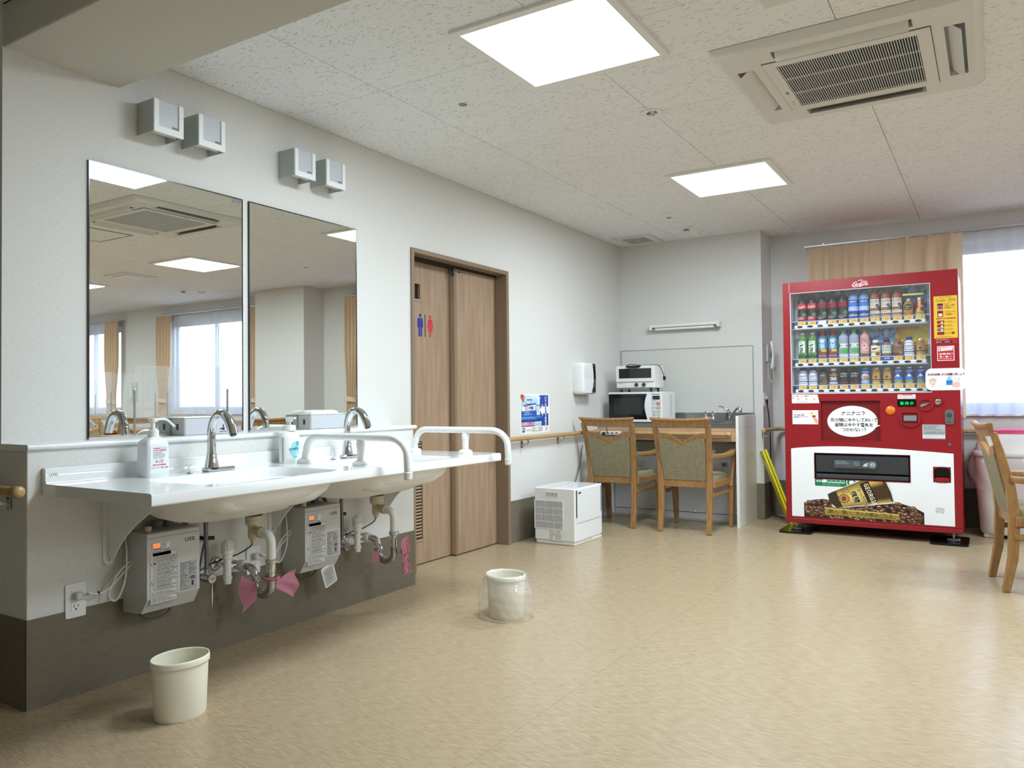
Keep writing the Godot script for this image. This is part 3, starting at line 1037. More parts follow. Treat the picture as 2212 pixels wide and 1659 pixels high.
func build_wash_counter() -> void:
	var o := thing("wash_counter", "long white wall-hung wash counter with two sunken basins", "wash basin", Vector3(XT, 0, CZ0))
	var flat := Transform3D(Basis(Vector3(1, 0, 0), Vector3(0, 0, -1), Vector3(0, 1, 0)), Vector3.ZERO)     # (out from the wall, along it, up)
	var l := CZ0 - CZ1
	var w := CXF - XT
	var bowls := [Rect2(0.185, 0.235, 0.41, 0.66), Rect2(0.185, 0.235 - PITCH, 0.41, 0.66)]
	var s := plate(S(), ab(0.002, 0.0, w - 0.012, l), bowls, TOP - 0.04, TOP, flat)
	# rounded front edge
	var nose := PackedVector2Array([Vector2(w - 0.012, TOP - 0.04), Vector2(w - 0.003, TOP - 0.04), Vector2(w, TOP - 0.036), Vector2(w, TOP - 0.008), Vector2(w - 0.003, TOP - 0.002), Vector2(w - 0.012, TOP)])
	prism(s, nose, 0.0, -l)
	part("countertop", s, M["white gloss"], o)
	var back := PackedVector2Array([Vector2(0.002, TOP - 0.001), Vector2(0.036, TOP - 0.001), Vector2(0.028, TOP + 0.003), Vector2(0.024, TOP + 0.011), Vector2(0.023, 0.822), Vector2(0.019, 0.827), Vector2(0.002, 0.827)])
	part("backsplash", prism(S(), back, 0.0, -l), M["white gloss"], o)
	for b in bowls:
		var c: Vector2 = b.get_center()
		var inner := S()
		var rings := []
		rings.append(ring_at(rrect(b.size.x, b.size.y, 0.0001, 6), TOP, at(c.x, 0, -c.y)))
		rings.append(ring_at(rrect(b.size.x - 0.004, b.size.y - 0.004, 0.1, 6), TOP, at(c.x, 0, -c.y)))
		loft(inner, rings, false, false)
		rings = []
		for k in [[1.0, 0.0, 0.0], [0.985, -0.004, 0.0], [0.96, -0.03, 0.0], [0.9, -0.075, -0.005], [0.78, -0.112, -0.015], [0.55, -0.134, -0.03], [0.2, -0.141, -0.05], [0.06, -0.143, -0.06]]:
			rings.append(ring_at(rrect((b.size.x - 0.004) * k[0], (b.size.y - 0.004) * k[0], 0.1 * k[0], 6), TOP + k[1], at(c.x + k[2], 0, -c.y)))
		loft(inner, rings, false)
		var bowl := part("basin", inner, M["white gloss"], o)
		part("drain_ring", lathe(S(), [Vector2(0.0, 0.001), Vector2(0.014, 0.001), Vector2(0.022, 0.003), Vector2(0.026, 0.0)], at(c.x - 0.06, TOP - 0.143, -c.y), 20), M["chrome"], bowl)
		rings = []
		for k in [[0.575, 0.745, -0.038, 0.0], [0.555, 0.725, -0.055, 0.0], [0.52, 0.67, -0.085, -0.012], [0.46, 0.58, -0.118, -0.032], [0.37, 0.48, -0.146, -0.055], [0.25, 0.36, -0.165, -0.085], [0.1, 0.16, -0.171, -0.11]]:
			rings.append(ring_at(rrect(k[0], k[1], minf(k[0], k[1]) * 0.42, 6), TOP + k[2], at(0.32 + k[3], 0, -c.y + 0.02)))
		part("basin_underside", loft(S(), rings), M["basin underside"], o)
	# lift knobs for the plugs
	for k in 2:
		var kn := lathe(S(), [Vector2(0.0, 0.0), Vector2(0.016, 0.0), Vector2(0.015, 0.003), Vector2(0.004, 0.006), Vector2(0.0036, 0.02), Vector2(0.0095, 0.038), Vector2(0.0, 0.038)], at(0.13, TOP, -0.49 + PITCH * k), 16)
		part("plug_knob", kn, M["chrome"], o)
	# gusset brackets
	for z in [-1.685, -2.463, -3.235]:
		var zz: float = z - CZ0
		var g := PackedVector2Array([Vector2(0.002, TOP - 0.041), Vector2(0.46, TOP - 0.041)])
		for p in curved([Vector2(0.46, TOP - 0.05), Vector2(0.33, TOP - 0.083), Vector2(0.2, TOP - 0.15), Vector2(0.1, TOP - 0.225), Vector2(0.045, TOP - 0.29)], 4):
			g.append(p)
		g.append(Vector2(0.002, TOP - 0.305))
		var br := part("bracket", prism(S(), g, zz - 0.003, zz + 0.003), M["white plastic"], o)
		var foot := PackedVector2Array([Vector2(-0.021, TOP - 0.042), Vector2(-0.021, 0.468)])
		for i in 9:
			foot.append(Vector2(-cos(PI * i / 8.0), -sin(PI * i / 8.0)) * 0.021 + Vector2(0, 0.468))
		foot.append(Vector2(0.021, TOP - 0.042))
		part("wall_flange", prism(S(), foot, 0.0005, 0.007, facing_x(Vector3(0, 0, zz))), M["white plastic"], br)
		part("screw", lathe(S(), [Vector2(0.0, 0.003), Vector2(0.006, 0.0015), Vector2(0.007, 0.0)], Transform3D(Basis(Vector3.BACK, -PI / 2), Vector3(0.007, 0.468, zz)), 12), M["satin steel"], br)
	letters("maker_mark", "LIXIL", 0.008, facing_x(Vector3(0.0234, 0.803, -0.028)), M["ink grey"], o)
	# maker's film and clear guard on the right-hand end
	build_grab_rail(Vector3(0.345, TOP, -2.505), "white tubular grab rail between the two basins")
	build_grab_rail(Vector3(0.335, TOP, -3.3), "white tubular grab rail at the counter end by the toilet door")


func build_grab_rail(p: Vector3, label: String) -> void:
	var o := thing("grab_rail", label, "grab rail", p, 0.0, "white grab rails on the wash counter")
	var h := 0.124
	var path := [Vector3(0.008, 0.012, 0), Vector3(0.012, 0.05, 0)]
	for k in 7:
		var t := PI / 2 * k / 6.0
		path.append(Vector3(0.087 - 0.07 * cos(t), 0.054 + 0.07 * sin(t), 0))
	for k in 8:
		var t := PI / 2 * k / 7.0
		path.append(Vector3(0.505 + 0.098 * sin(t), h - 0.078 + 0.078 * cos(t), 0))
	path.append(Vector3(0.606, -0.01, 0))
	path.append(Vector3(0.606, -0.028, 0))
	part("tube", tube(S(), path, 0.0165, 14), M["rail white"], o)
	part("end_cap", lathe(S(), [Vector2(0.0, -0.05), Vector2(0.013, -0.049), Vector2(0.0175, -0.044), Vector2(0.0185, -0.018), Vector2(0.0165, -0.016)], at(0.606, 0, 0), 16), M["rail white"], o)
	for x in [0.008, 0.345]:
		part("base_flange", lathe(S(), [Vector2(0.036, 0.0), Vector2(0.037, 0.012), Vector2(0.034, 0.016), Vector2(0.021, 0.023), Vector2(0.018, 0.026)], at(x, 0, 0), 24), M["rail white"], o)
	part("post", lathe(S(), [Vector2(0.0155, 0.02), Vector2(0.017, 0.074), Vector2(0.0185, 0.075), Vector2(0.019, 0.1), Vector2(0.014, 0.112)], at(0.345, 0, 0), 18), M["rail white"], o)
	part("saddle", box(S(), Vector3(0.329, 0.098, -0.014), Vector3(0.361, 0.121, 0.014), 0.006), M["rail white"], o)


func build_wash_things() -> void:
	# taps
	var f := thing("basin_tap", "chrome gooseneck tap at the basin with the sanitizer bottle", "tap", Vector3(0.305, TOP, -2.045), 0.0, "gooseneck taps")
	part("base_plate", box(S(), Vector3(-0.027, 0, -0.1), Vector3(0.027, 0.016, 0.032), 0.006), M["chrome"], f)
	part("column", lathe(S(), [Vector2(0.03, 0.015), Vector2(0.028, 0.024), Vector2(0.0225, 0.05), Vector2(0.0185, 0.08), Vector2(0.0175, 0.1)], Transform3D.IDENTITY, 20), M["chrome"], f)
	var pts := curved([Vector3(0, 0.095, 0), Vector3(0, 0.155, 0), Vector3(0.012, 0.2, 0), Vector3(0.042, 0.231, 0), Vector3(0.082, 0.229, 0), Vector3(0.113, 0.2, 0), Vector3(0.135, 0.15, 0)], 5)
	var rad := []
	for k in pts.size():
		rad.append(lerpf(0.0174, 0.0195, smoothstep(0.45, 0.9, float(k) / (pts.size() - 1))))
	part("spout", tube(S(), pts, rad, 16), M["chrome"], f)
	part("aerator", lathe(S(), [Vector2(0.0, 0.0), Vector2(0.012, 0.0), Vector2(0.013, 0.004)], Transform3D(Basis(Vector3.BACK, 0.42), Vector3(0.1365, 0.1465, 0)), 14), M["dark grey plastic"], f)
	again(f, Vector3(0.3, TOP, -2.045 + PITCH), 0.0, "chrome gooseneck tap at the basin with the soap bottle")
	# mirrors
	for k in 2:
		var z0 := -1.711 if k == 0 else -2.483
		var o := thing("wall_mirror", ["tall frameless mirror above the basin with the sanitizer bottle", "tall frameless mirror next to the toilet door"][k], "mirror", Vector3(0, LEDGE + 0.004, z0), 0.0, "mirrors over the wash counter")
		part("glass", box(S(), Vector3(0.001, 0.003, -0.729), Vector3(0.007, 1.092, -0.001), 0.0008), M["mirror silver"], o)
		part("edge_trim", plate(S(), ab(-0.0035, 0.0, 0.7335, 1.0955), [ab(0.0008, 0.003, 0.7292, 1.0922)], 0.0005, 0.0085, facing_x(Vector3.ZERO)), M["mirror edge"], o)
		part("bottom_channel", box(S(), Vector3(0.0005, -0.004, -0.733), Vector3(0.012, 0.004, 0.003), 0.001), M["aluminium"], o)
		if k == 0:
			part("corner_sticker", prism(S(), rrect(0.05, 0.014, 0.006, 3), 0.0, 0.0005, facing_x(Vector3(0.0072, 1.078, -0.698))), M["ink grey"], o)
	# lamps over the mirrors
	var first: Node3D
	var z := [-1.915, -2.125, -2.668, -2.88]
	var where := ["boxy wall lamp of the left pair, on the beam side", "boxy wall lamp of the left pair, on the door side", "boxy wall lamp of the right pair, on the beam side", "boxy wall lamp of the right pair, closest to the toilet door"]
	for k in 4:
		if k:
			again(first, Vector3(0, 2.165, z[k]), 0.0, where[k])
			continue
		first = thing("wall_lamp", where[0], "wall lamp", Vector3(0, 2.165, z[0]), 0.0, "boxy wall lamps")
		var T := facing_x(Vector3.ZERO)
		var body := plate(S(), ab(0, 0, 0.135, 0.135), [ab(0.003, -0.1, 0.132, 0.132)], 0.001, 0.112, T)
		part("housing", body, M["lamp steel"], first)
		part("rim", plate(S(), ab(0, 0, 0.135, 0.135), [ab(0.021, 0.026, 0.114, 0.2)], 0.112, 0.12, T), M["lamp rim"], first)
		part("pane", box(S(), Vector3(0.02, 0.025, 0.112), Vector3(0.115, 0.134, 0.115), 0.0, T), M["lamp pane"], first)
		part("inner_shade", prism(S(), PackedVector2Array([Vector2(0.004, 0.03), Vector2(0.07, 0.03), Vector2(0.075, 0.005), Vector2(0.08, 0.03), Vector2(0.11, 0.03), Vector2(0.11, 0.034), Vector2(0.004, 0.034)]), -0.13, -0.005), M["lamp rim"], first)
		part("badge", box(S(), Vector3(0.085, 0.03, 0.115), Vector3(0.11, 0.039, 0.1158), 0.0, T), M["ink grey"], first)
	build_bottles()
	build_towel_boxes()


func build_bottles() -> void:
	# square-shouldered sanitizer bottle with a long swan-neck pump
	var o := thing("sanitizer_bottle", "white sanitizer pump bottle with red print and long spout", "bottle", Vector3(0.28, TOP, -1.803))
	var rings := []
	for k in [[0.96, 0.0], [1.0, 0.006], [1.0, 0.115], [0.97, 0.125], [0.86, 0.136], [0.6, 0.145], [0.42, 0.15]]:
		rings.append(ring_at(rrect(0.072 * lerpf(k[0], 1.0, 0.15), 0.098 * k[0], 0.016 * k[0], 4), k[1]))
	part("body", loft(S(), rings), M["sanitizer plastic"], o)
	part("label", card(S(), 0.078, 0.1, facing_x(Vector3(0.0366, 0.062, -0.003)), print_cells["sanitizer"]), M["print"], o)
	part("collar", lathe(S(), [Vector2(0.0205, 0.147), Vector2(0.0205, 0.174), Vector2(0.014, 0.176), Vector2(0.014, 0.182), Vector2(0.0, 0.182)], Transform3D.IDENTITY, 20), M["white plastic"], o)
	part("plunger", lathe(S(), [Vector2(0.0075, 0.18), Vector2(0.0075, 0.205), Vector2(0.016, 0.209), Vector2(0.018, 0.219), Vector2(0.015, 0.222), Vector2(0.0, 0.222)], Transform3D.IDENTITY, 18), M["white plastic"], o)
	part("spout", tube(S(), curved([Vector3(0, 0.216, -0.01), Vector3(0, 0.2165, -0.045), Vector3(0, 0.211, -0.062), Vector3(0, 0.187, -0.09)], 5), 0.0048, 10), M["white plastic"], o)
	part("spout_tip", lathe(S(), [Vector2(0.0, -0.008), Vector2(0.0035, -0.008), Vector2(0.0035, 0.0), Vector2(0.0, 0.0)], at(0, 0.188, -0.0905), 10), M["mid grey plastic"], o)
	# rounded soap bottle
	o = thing("soap_bottle", "white rounded soap pump bottle with pale blue flower label", "bottle", Vector3(0.256, TOP, -2.5))
	rings = []
	for k in [[0.94, 0.0], [1.0, 0.005], [1.0, 0.11], [0.96, 0.123], [0.82, 0.136], [0.62, 0.144], [0.55, 0.147]]:
		rings.append(ring_at(oval(0.066 * lerpf(k[0], 1.0, 0.2), 0.108 * k[0], 28), k[1]))
	part("body", loft(S(), rings), M["white plastic"], o)
	# label wrapped on the front of the body
	var lab := func(u: float, v: float) -> Vector3:
		var t := lerpf(0.85, -0.75, u)
		return Vector3(cos(t) * 0.0334, 0.018 + v * 0.09, -sin(t) * 0.0545 * -1.0)
	var s := S()
	var cell: Rect2 = print_cells["soap"]
	for i in 14:
		for q in [[0, 0, 1, 0, 1, 1], [0, 0, 1, 1, 0, 1]]:
			var p := []
			var w := []
			for j in 3:
				var u: float = (i + q[j * 2]) / 14.0
				var v := float(q[j * 2 + 1])
				p.append(lab.call(u, v))
				w.append(cell.position + Vector2(u, 1.0 - v) * cell.size)
			uvtri(s, p[0], w[0], p[1], w[1], p[2], w[2])
	part("label", s, M["print"], o)
	part("seam", box(S(), Vector3(0.012, 0.006, 0.0485), Vector3(0.0155, 0.118, 0.0515)), M["mid grey plastic"], o)
	part("collar", lathe(S(), [Vector2(0.029, 0.146), Vector2(0.029, 0.167), Vector2(0.026, 0.172), Vector2(0.0, 0.172)], Transform3D.IDENTITY, 22), M["white plastic"], o)
	part("plunger", lathe(S(), [Vector2(0.009, 0.17), Vector2(0.009, 0.186), Vector2(0.015, 0.189), Vector2(0.017, 0.2), Vector2(0.02, 0.204), Vector2(0.02, 0.208), Vector2(0.0, 0.209)], Transform3D.IDENTITY, 18), M["white plastic"], o)
	part("nozzle", box(S(), Vector3(0.005, 0.199, -0.008), Vector3(0.04, 0.208, 0.008), 0.003), M["white plastic"], o)


func build_towel_boxes() -> void:
	# two lidded paper-towel holders on the ledge
	for k in 2:
		var z := -2.066 if k == 0 else -2.782
		var l := 0.245
		var o := thing("towel_box", ["grey-white paper towel box behind the tap with hand symbol on its front", "grey-white paper towel box with a white packet on top"][k], "towel box", Vector3(0.008, LEDGE, z), 0.0, "paper towel boxes on the ledge")
		part("tray", box(S(), Vector3(0.0, 0.0, -l), Vector3(0.09, 0.074, 0.0), 0.003), M["heater grey"], o)
		part("front_panel", box(S(), Vector3(0.09, 0.003, -l + 0.004), Vector3(0.0915, 0.071, -0.005), 0.0), M["lamp pane"], o)
		part("lid", box(S(), Vector3(-0.001, 0.074, -l - 0.001), Vector3(0.092, 0.078, 0.001), 0.001), M["white plastic"], o)
		part("finger_slot", box(S(), Vector3(0.038, 0.024, 0.0), Vector3(0.052, 0.05, 0.0012), 0.0), M["dark grey plastic"], o)
		if k == 0:
			var g := facing_x(Vector3(0.0918, 0.028, -0.195))
			var s := prism(S(), rrect(0.014, 0.012, 0.004, 3, Vector2(0, -0.004)), 0.0, 0.0005, g)
			prism(s, oval(0.008, 0.01, 12, Vector2(0, 0.009)), 0.0, 0.0005, g)
			prism(s, PackedVector2Array([Vector2(-0.018, -0.004), Vector2(-0.01, 0.001), Vector2(-0.01, -0.009)]), 0.0, 0.0005, g)
			part("hand_symbol", s, M["ink black"], o)
			letters("caption", "paper towel", 0.0036, facing_x(Vector3(0.0918, 0.012, -0.195)), M["ink black"], o)
		else:
			part("slot_grip", box(S(), Vector3(0.043, 0.03, 0.001), Vector3(0.047, 0.046, 0.002), 0.0), M["black rubber"], o)
	var p := thing("towel_packet", "soft white paper towel packet lying on the second towel box", "paper towels", Vector3(0.05, LEDGE + 0.0785, -2.9))
	var rings := []
	for k in [[1.0, 0.0], [1.0, 0.006], [0.9, 0.014], [0.72, 0.017]]:
		rings.append(ring_at(rrect(0.07 * k[0], 0.19 * k[0], 0.012, 3), k[1]))
	part("wrap", loft(S(), rings), M["paper"], p)


# ---------------------------------------------------------------- pipes and heaters below the counter

func build_under_counter() -> void:
	build_heater(-1.743, 0)
	build_heater(-1.743 - 0.778, 1)
	build_socket(-1.5625, 0.343, 0)
	build_socket(-2.354, 0.346, 1)
	for k in 2:
		build_plumbing(k)


func build_heater(z: float, k: int) -> void:
	var o := thing("water_heater", ["grey box water heater with lit orange switch near the wall corner", "grey box water heater with a hanging instruction card"][k], "water heater", Vector3(XT, 0.258, z), 0.0, "under-counter water heaters")
	var side := PackedVector2Array([Vector2(0.001, 0.0), Vector2(0.118, 0.006), Vector2(0.155, 0.062), Vector2(0.155, 0.302), Vector2(0.151, 0.306), Vector2(0.001, 0.306)])
	part("case", prism(S(), side, 0.0, -0.224), M["heater grey"], o)
	part("top_seam", box(S(), Vector3(0.153, 0.287, -0.2235), Vector3(0.1556, 0.2885, -0.0005)), M["mid grey plastic"], o)
	var xf := 0.1552
	part("switch_bezel", box(S(), Vector3(xf, 0.248, -0.054), Vector3(xf + 0.003, 0.268, -0.02), 0.001), M["white plastic"], o)
	part("switch", box(S(), Vector3(xf + 0.002, 0.251, -0.048), Vector3(xf + 0.005, 0.265, -0.024), 0.001), M["heater pilot"], o)
	part("dial", lathe(S(), [Vector2(0.014, 0.0), Vector2(0.0135, 0.004), Vector2(0.009, 0.005), Vector2(0.0085, 0.011), Vector2(0.0, 0.012)], Transform3D(Basis(Vector3.BACK, -PI / 2), Vector3(xf, 0.257, -0.079)), 20), M["white plastic"], o)
	letters("maker_mark", "LIXIL", 0.0115, facing_x(Vector3(xf, 0.262, -0.182)), M["ink black"], o)
	part("caution_label", card(S(), 0.112, 0.19, facing_x(Vector3(xf + 0.0004, 0.136, -0.069)), print_cells["caution"]), M["print"], o)
	part("rating_label", card(S(), 0.07, 0.108, facing_x(Vector3(xf + 0.0004, 0.122, -0.174)), print_cells["rating"]), M["print"], o)
	part("switch_caption", card(S(), 0.075, 0.03, facing_x(Vector3(xf + 0.0004, 0.234, -0.061)), print_cells["switch_caption"]), M["print"], o)
	# fittings on top
	for q in [[0.05, -0.11, 0.02, 0.03], [0.05, -0.16, 0.018, 0.03], [0.115, -0.03, 0.013, 0.022]]:
		part("top_fitting", lathe(S(), [Vector2(q[2] * 0.8, 0.305), Vector2(q[2] * 0.8, 0.31), Vector2(q[2], 0.311), Vector2(q[2], 0.305 + q[3]), Vector2(0.0, 0.305 + q[3])], at(q[0], 0, q[1]), 12), M["beige plastic"] if q[2] < 0.015 else M["mid grey plastic"], o)
	# insulated outlet hose over to the relief valve
	part("outlet_hose", tube(S(), curved([Vector3(0.055, 0.33, -0.15), Vector3(0.05, 0.345, -0.185), Vector3(0.034, 0.33, -0.23), Vector3(0.03, 0.27, -0.272), Vector3(0.03, 0.233, -0.32), Vector3(0.045, 0.226, -0.375)], 5), 0.0085, 9), M["black rubber"], o)
	part("drip_cable", tube(S(), curved([Vector3(0.03, 0.003, -0.03), Vector3(0.05, -0.03, -0.06), Vector3(0.06, -0.038, -0.11), Vector3(0.05, -0.025, -0.16), Vector3(0.03, 0.002, -0.185)], 5), 0.003, 6), M["cord grey"], o)
	# mains lead with a tied loop
	var lead := [Vector3(0.03, 0.305, 0.012), Vector3(0.05, 0.24, 0.014), Vector3(0.07, 0.15, 0.03), Vector3(0.06, 0.085, 0.045), Vector3(0.05, 0.062, 0.062), Vector3(0.045, 0.085, 0.08), Vector3(0.055, 0.15, 0.06), Vector3(0.06, 0.19, 0.02), Vector3(0.06, 0.2, -0.005), Vector3(0.065, 0.185, 0.008), Vector3(0.06, 0.15, 0.045), Vector3(0.05, 0.11, 0.085), Vector3(0.045, 0.1, 0.12), Vector3(0.047, 0.112 if k == 0 else 0.118, 0.159)]
	part("mains_lead", tube(S(), curved(lead, 6), 0.0038, 7), M["cord white"], o)
	part("cable_tie", box(S(), Vector3(0.04, 0.098, 0.117), Vector3(0.05, 0.108, 0.121)), M["black rubber"], o)
	if k == 1:
		var c := thing("instruction_card", "small printed white card hanging below the second water heater", "card", Vector3(XT + 0.12, 0.264, z - 0.17))
		var T := Transform3D(Basis(Vector3(0, 0, -1), Vector3(0, 1, 0), Vector3(1, 0, 0)) * Basis(Vector3.BACK, 0.32), Vector3.ZERO)
		part("sheet", prism(S(), rrect(0.082, 0.1, 0.008, 3, Vector2(0, -0.044)), 0.0, 0.001, T), M["paper"], c)
		part("print", card(S(), 0.07, 0.085, T * at(0, -0.046, 0.0014), print_cells["caution"]), M["print"], c)


func build_socket(z: float, y: float, k: int) -> void:
	var o := thing("wall_socket", ["white double wall socket with a grey plug beside the first water heater", "white double wall socket with a grey plug behind the drain pipe"][k], "socket", Vector3(XT, y, z), 0.0, "double wall sockets")
	part("plate", prism(S(), rrect(0.073, 0.122, 0.006, 3), 0.001, 0.007, facing_x(Vector3.ZERO)), M["white plastic"], o)
	part("insert", prism(S(), rrect(0.034, 0.076, 0.002, 2), 0.007, 0.0085, facing_x(Vector3.ZERO)), M["white gloss"], o)
	for x in [-0.0075, 0.0075]:
		part("slot", box(S(), Vector3(x - 0.0013, -0.024, 0.0085), Vector3(x + 0.0013, -0.015, 0.009), 0.0, facing_x(Vector3.ZERO)), M["slot dark"], o)
	part("earth_slot", prism(S(), oval(0.006, 0.007, 10, Vector2(0, -0.031)), 0.0085, 0.009, facing_x(Vector3.ZERO)), M["slot dark"], o)
	var p := thing("mains_plug", ["grey mains plug pushed into the socket by the wall corner", "grey mains plug pushed into the socket behind the pipes"][k], "plug", Vector3(XT + 0.0095, y + 0.018, z), 0.0, "mains plugs")
	part("plug_body", box(S(), Vector3(0, -0.015, -0.015), Vector3(0.026, 0.013, 0.013), 0.004), M["heater grey"], p)
	part("strain_relief", tube(S(), [Vector3(0.022, 0.0, -0.012), Vector3(0.024, 0.001, -0.034)], [0.007, 0.0045], 8), M["heater grey"], p)


func build_plumbing(k: int) -> void:
	var dz := PITCH * k
	var tag_name: String = ["first", "second"][k]
	# --- waste pipe
	var o := thing("waste_trap", ["drain trap with beige tee and chrome bend below the basin by the corner", "drain trap with beige tee and chrome bend below the basin by the door"][k], "drain trap", Vector3(XT, 0, -2.25 + dz), 0.0, "drain traps")
	var d := at(0.112, 0, -0.012)
	part("flange", lathe(S(), [Vector2(0.0, 0.571), Vector2(0.038, 0.571), Vector2(0.039, 0.578), Vector2(0.03, 0.584), Vector2(0.028, 0.612)], d, 22), M["beige plastic"], o)
	part("gasket", lathe(S(), [Vector2(0.0, 0.563), Vector2(0.041, 0.563), Vector2(0.0425, 0.567), Vector2(0.041, 0.571), Vector2(0.0, 0.571)], d, 22), M["black rubber"], o)
	part("nut", lathe(S(), [Vector2(0.0, 0.524), Vector2(0.029, 0.524), Vector2(0.031, 0.528), Vector2(0.031, 0.544), Vector2(0.029, 0.546), Vector2(0.031, 0.548), Vector2(0.031, 0.566), Vector2(0.0, 0.566)], d, 8), M["beige plastic"], o)
	part("tee", lathe(S(), [Vector2(0.0, 0.446), Vector2(0.009, 0.446), Vector2(0.011, 0.462), Vector2(0.017, 0.466), Vector2(0.02, 0.475), Vector2(0.0205, 0.478), Vector2(0.0205, 0.526)], d, 20), M["beige plastic"], o)
	part("tee_branch", tube(S(), [Vector3(0.118, 0.502, -0.01), Vector3(0.165, 0.498, -0.004), Vector3(0.167, 0.498, -0.004), Vector3(0.192, 0.496, 0.0)], [0.019, 0.0195, 0.024, 0.024], 16), M["beige plastic"], o)
	var bend := [Vector3(0.185, 0.497, 0.0)]
	for i in 7:
		var t := PI / 2 * i / 6.0
		bend.append(Vector3(0.2 + 0.042 * sin(t), 0.455 + 0.042 * cos(t), 0.0))
	bend.append(Vector3(0.242, 0.4, 0.0))
	bend.append(Vector3(0.242, 0.384, 0.0))
	part("white_elbow", tube(S(), bend, 0.019, 16), M["white plastic"], o)
	part("upper_union", lathe(S(), [Vector2(0.0, 0.372), Vector2(0.023, 0.373), Vector2(0.0265, 0.378), Vector2(0.0265, 0.388), Vector2(0.023, 0.392), Vector2(0.02, 0.392)], at(0.242, 0, 0), 20), M["chrome"], o)
	part("tail_pipe", lathe(S(), [Vector2(0.0, 0.3), Vector2(0.0165, 0.3), Vector2(0.0165, 0.336), Vector2(0.0185, 0.338), Vector2(0.0185, 0.374)], at(0.242, 0, 0), 18), M["chrome"], o)
	var u := [Vector3(0.242, 0.312, 0.0), Vector3(0.242, 0.29, 0.0)]
	for i in 9:
		var t := PI * i / 8.0
		u.append(Vector3(0.19 + 0.052 * cos(t), 0.281 - 0.045 * sin(t), 0.0))
	u.append(Vector3(0.138, 0.295, 0.0))
	part("u_bend", tube(S(), u, 0.0178, 14), M["satin steel"], o)
	part("lower_union", lathe(S(), [Vector2(0.018, 0.286), Vector2(0.022, 0.288), Vector2(0.0245, 0.293), Vector2(0.0245, 0.3), Vector2(0.021, 0.304), Vector2(0.017, 0.304)], at(0.138, 0, 0), 18), M["chrome"], o)
	var arm := [Vector3(0.138, 0.298, 0.0), Vector3(0.137, 0.31, 0.0)]
	for i in 7:
		var t := PI / 2 * i / 6.0
		arm.append(Vector3(0.096 + 0.041 * cos(t), 0.312 + 0.034 * sin(t), 0.0))
	arm.append(Vector3(0.07, 0.346, 0.0))
	part("wall_bend", tube(S(), arm, 0.0162, 14), M["chrome"], o)
	part("wall_collar", tube(S(), [Vector3(0.04, 0.346, 0), Vector3(0.045, 0.346, 0), Vector3(0.078, 0.346, 0), Vector3(0.081, 0.346, 0)], [0.018, 0.024, 0.025, 0.021], 18), M["white plastic"], o)
	part("wall_pipe", tube(S(), [Vector3(0.001, 0.346, 0), Vector3(0.042, 0.346, 0)], 0.019, 14), M["heater grey"], o)
	part("wall_rosette", tube(S(), [Vector3(0.001, 0.346, 0), Vector3(0.003, 0.346, 0), Vector3(0.006, 0.346, 0)], [0.036, 0.036, 0.022], 22), M["white plastic"], o)
	part("overflow_lead", tube(S(), curved([Vector3(0.112, 0.448, -0.012), Vector3(0.105, 0.428, 0.0), Vector3(0.075, 0.4, 0.045), Vector3(0.048, 0.388, 0.095), Vector3(0.03, 0.37, 0.15), Vector3(0.03, 0.352, 0.2)], 5), 0.0028, 6), M["black rubber"], o)
	# --- relief valve with its air-gap funnel
	o = thing("relief_valve", "white relief valve with ribbed cap on the %s basin's supply" % tag_name, "valve", Vector3(XT, 0, -2.155 + dz), 0.0, "white relief valves")
	var v := at(0.083, 0, 0)
	part("funnel_pipe", lathe(S(), [Vector2(0.0, 0.29), Vector2(0.016, 0.29), Vector2(0.016, 0.306), Vector2(0.0195, 0.307), Vector2(0.0195, 0.32), Vector2(0.0155, 0.322), Vector2(0.016, 0.395)], v, 18), M["white plastic"], o)
	part("valve_body", lathe(S(), [Vector2(0.016, 0.393), Vector2(0.0205, 0.396), Vector2(0.021, 0.414), Vector2(0.027, 0.417), Vector2(0.0275, 0.433), Vector2(0.024, 0.436), Vector2(0.0, 0.436)], v, 20), M["white plastic"], o)
	part("cap", lathe(S(), [Vector2(0.0215, 0.436), Vector2(0.0225, 0.462), Vector2(0.016, 0.465), Vector2(0.015, 0.47), Vector2(0.004, 0.472), Vector2(0.003, 0.478), Vector2(0.0, 0.478)], v, 18), M["white plastic"], o)
	for i in 12:
		part("cap_rib", box(S(), Vector3(0.0215, 0.438, -0.0016), Vector3(0.0255, 0.46, 0.0016), 0.0, v * Transform3D(Basis(Vector3.UP, TAU * i / 12.0), Vector3.ZERO)), M["white plastic"], o)
	part("side_stub", tube(S(), [Vector3(0.083, 0.36, -0.012), Vector3(0.083, 0.36, -0.034)], 0.009, 12), M["white plastic"], o)
	part("stub_clip", tube(S(), [Vector3(0.083, 0.36, -0.026), Vector3(0.083, 0.36, -0.036)], 0.0115, 12), M["satin steel"], o)
	part("wall_pipe", tube(S(), [Vector3(0.001, 0.365, -0.004), Vector3(0.07, 0.365, -0.004)], 0.011, 12), M["chrome"], o)
	part("rosette", tube(S(), [Vector3(0.001, 0.365, -0.004), Vector3(0.003, 0.365, -0.004), Vector3(0.01, 0.365, -0.004), Vector3(0.014, 0.365, -0.004)], [0.033, 0.033, 0.025, 0.012], 22), M["chrome"], o)
	# --- stop valve and braided hose
	o = thing("stop_valve", "chrome stop valve with round handle and braided hose below the %s basin" % tag_name, "valve", Vector3(XT, 0, -2.07 + dz), 0.0, "chrome stop valves")
	part("wall_pipe", tube(S(), [Vector3(0.001, 0.328, 0), Vector3(0.06, 0.328, 0)], 0.013, 12), M["hose braid"], o)
	part("valve_body", tube(S(), [Vector3(0.045, 0.328, 0), Vector3(0.084, 0.328, 0)], 0.018, 14), M["satin steel"], o)
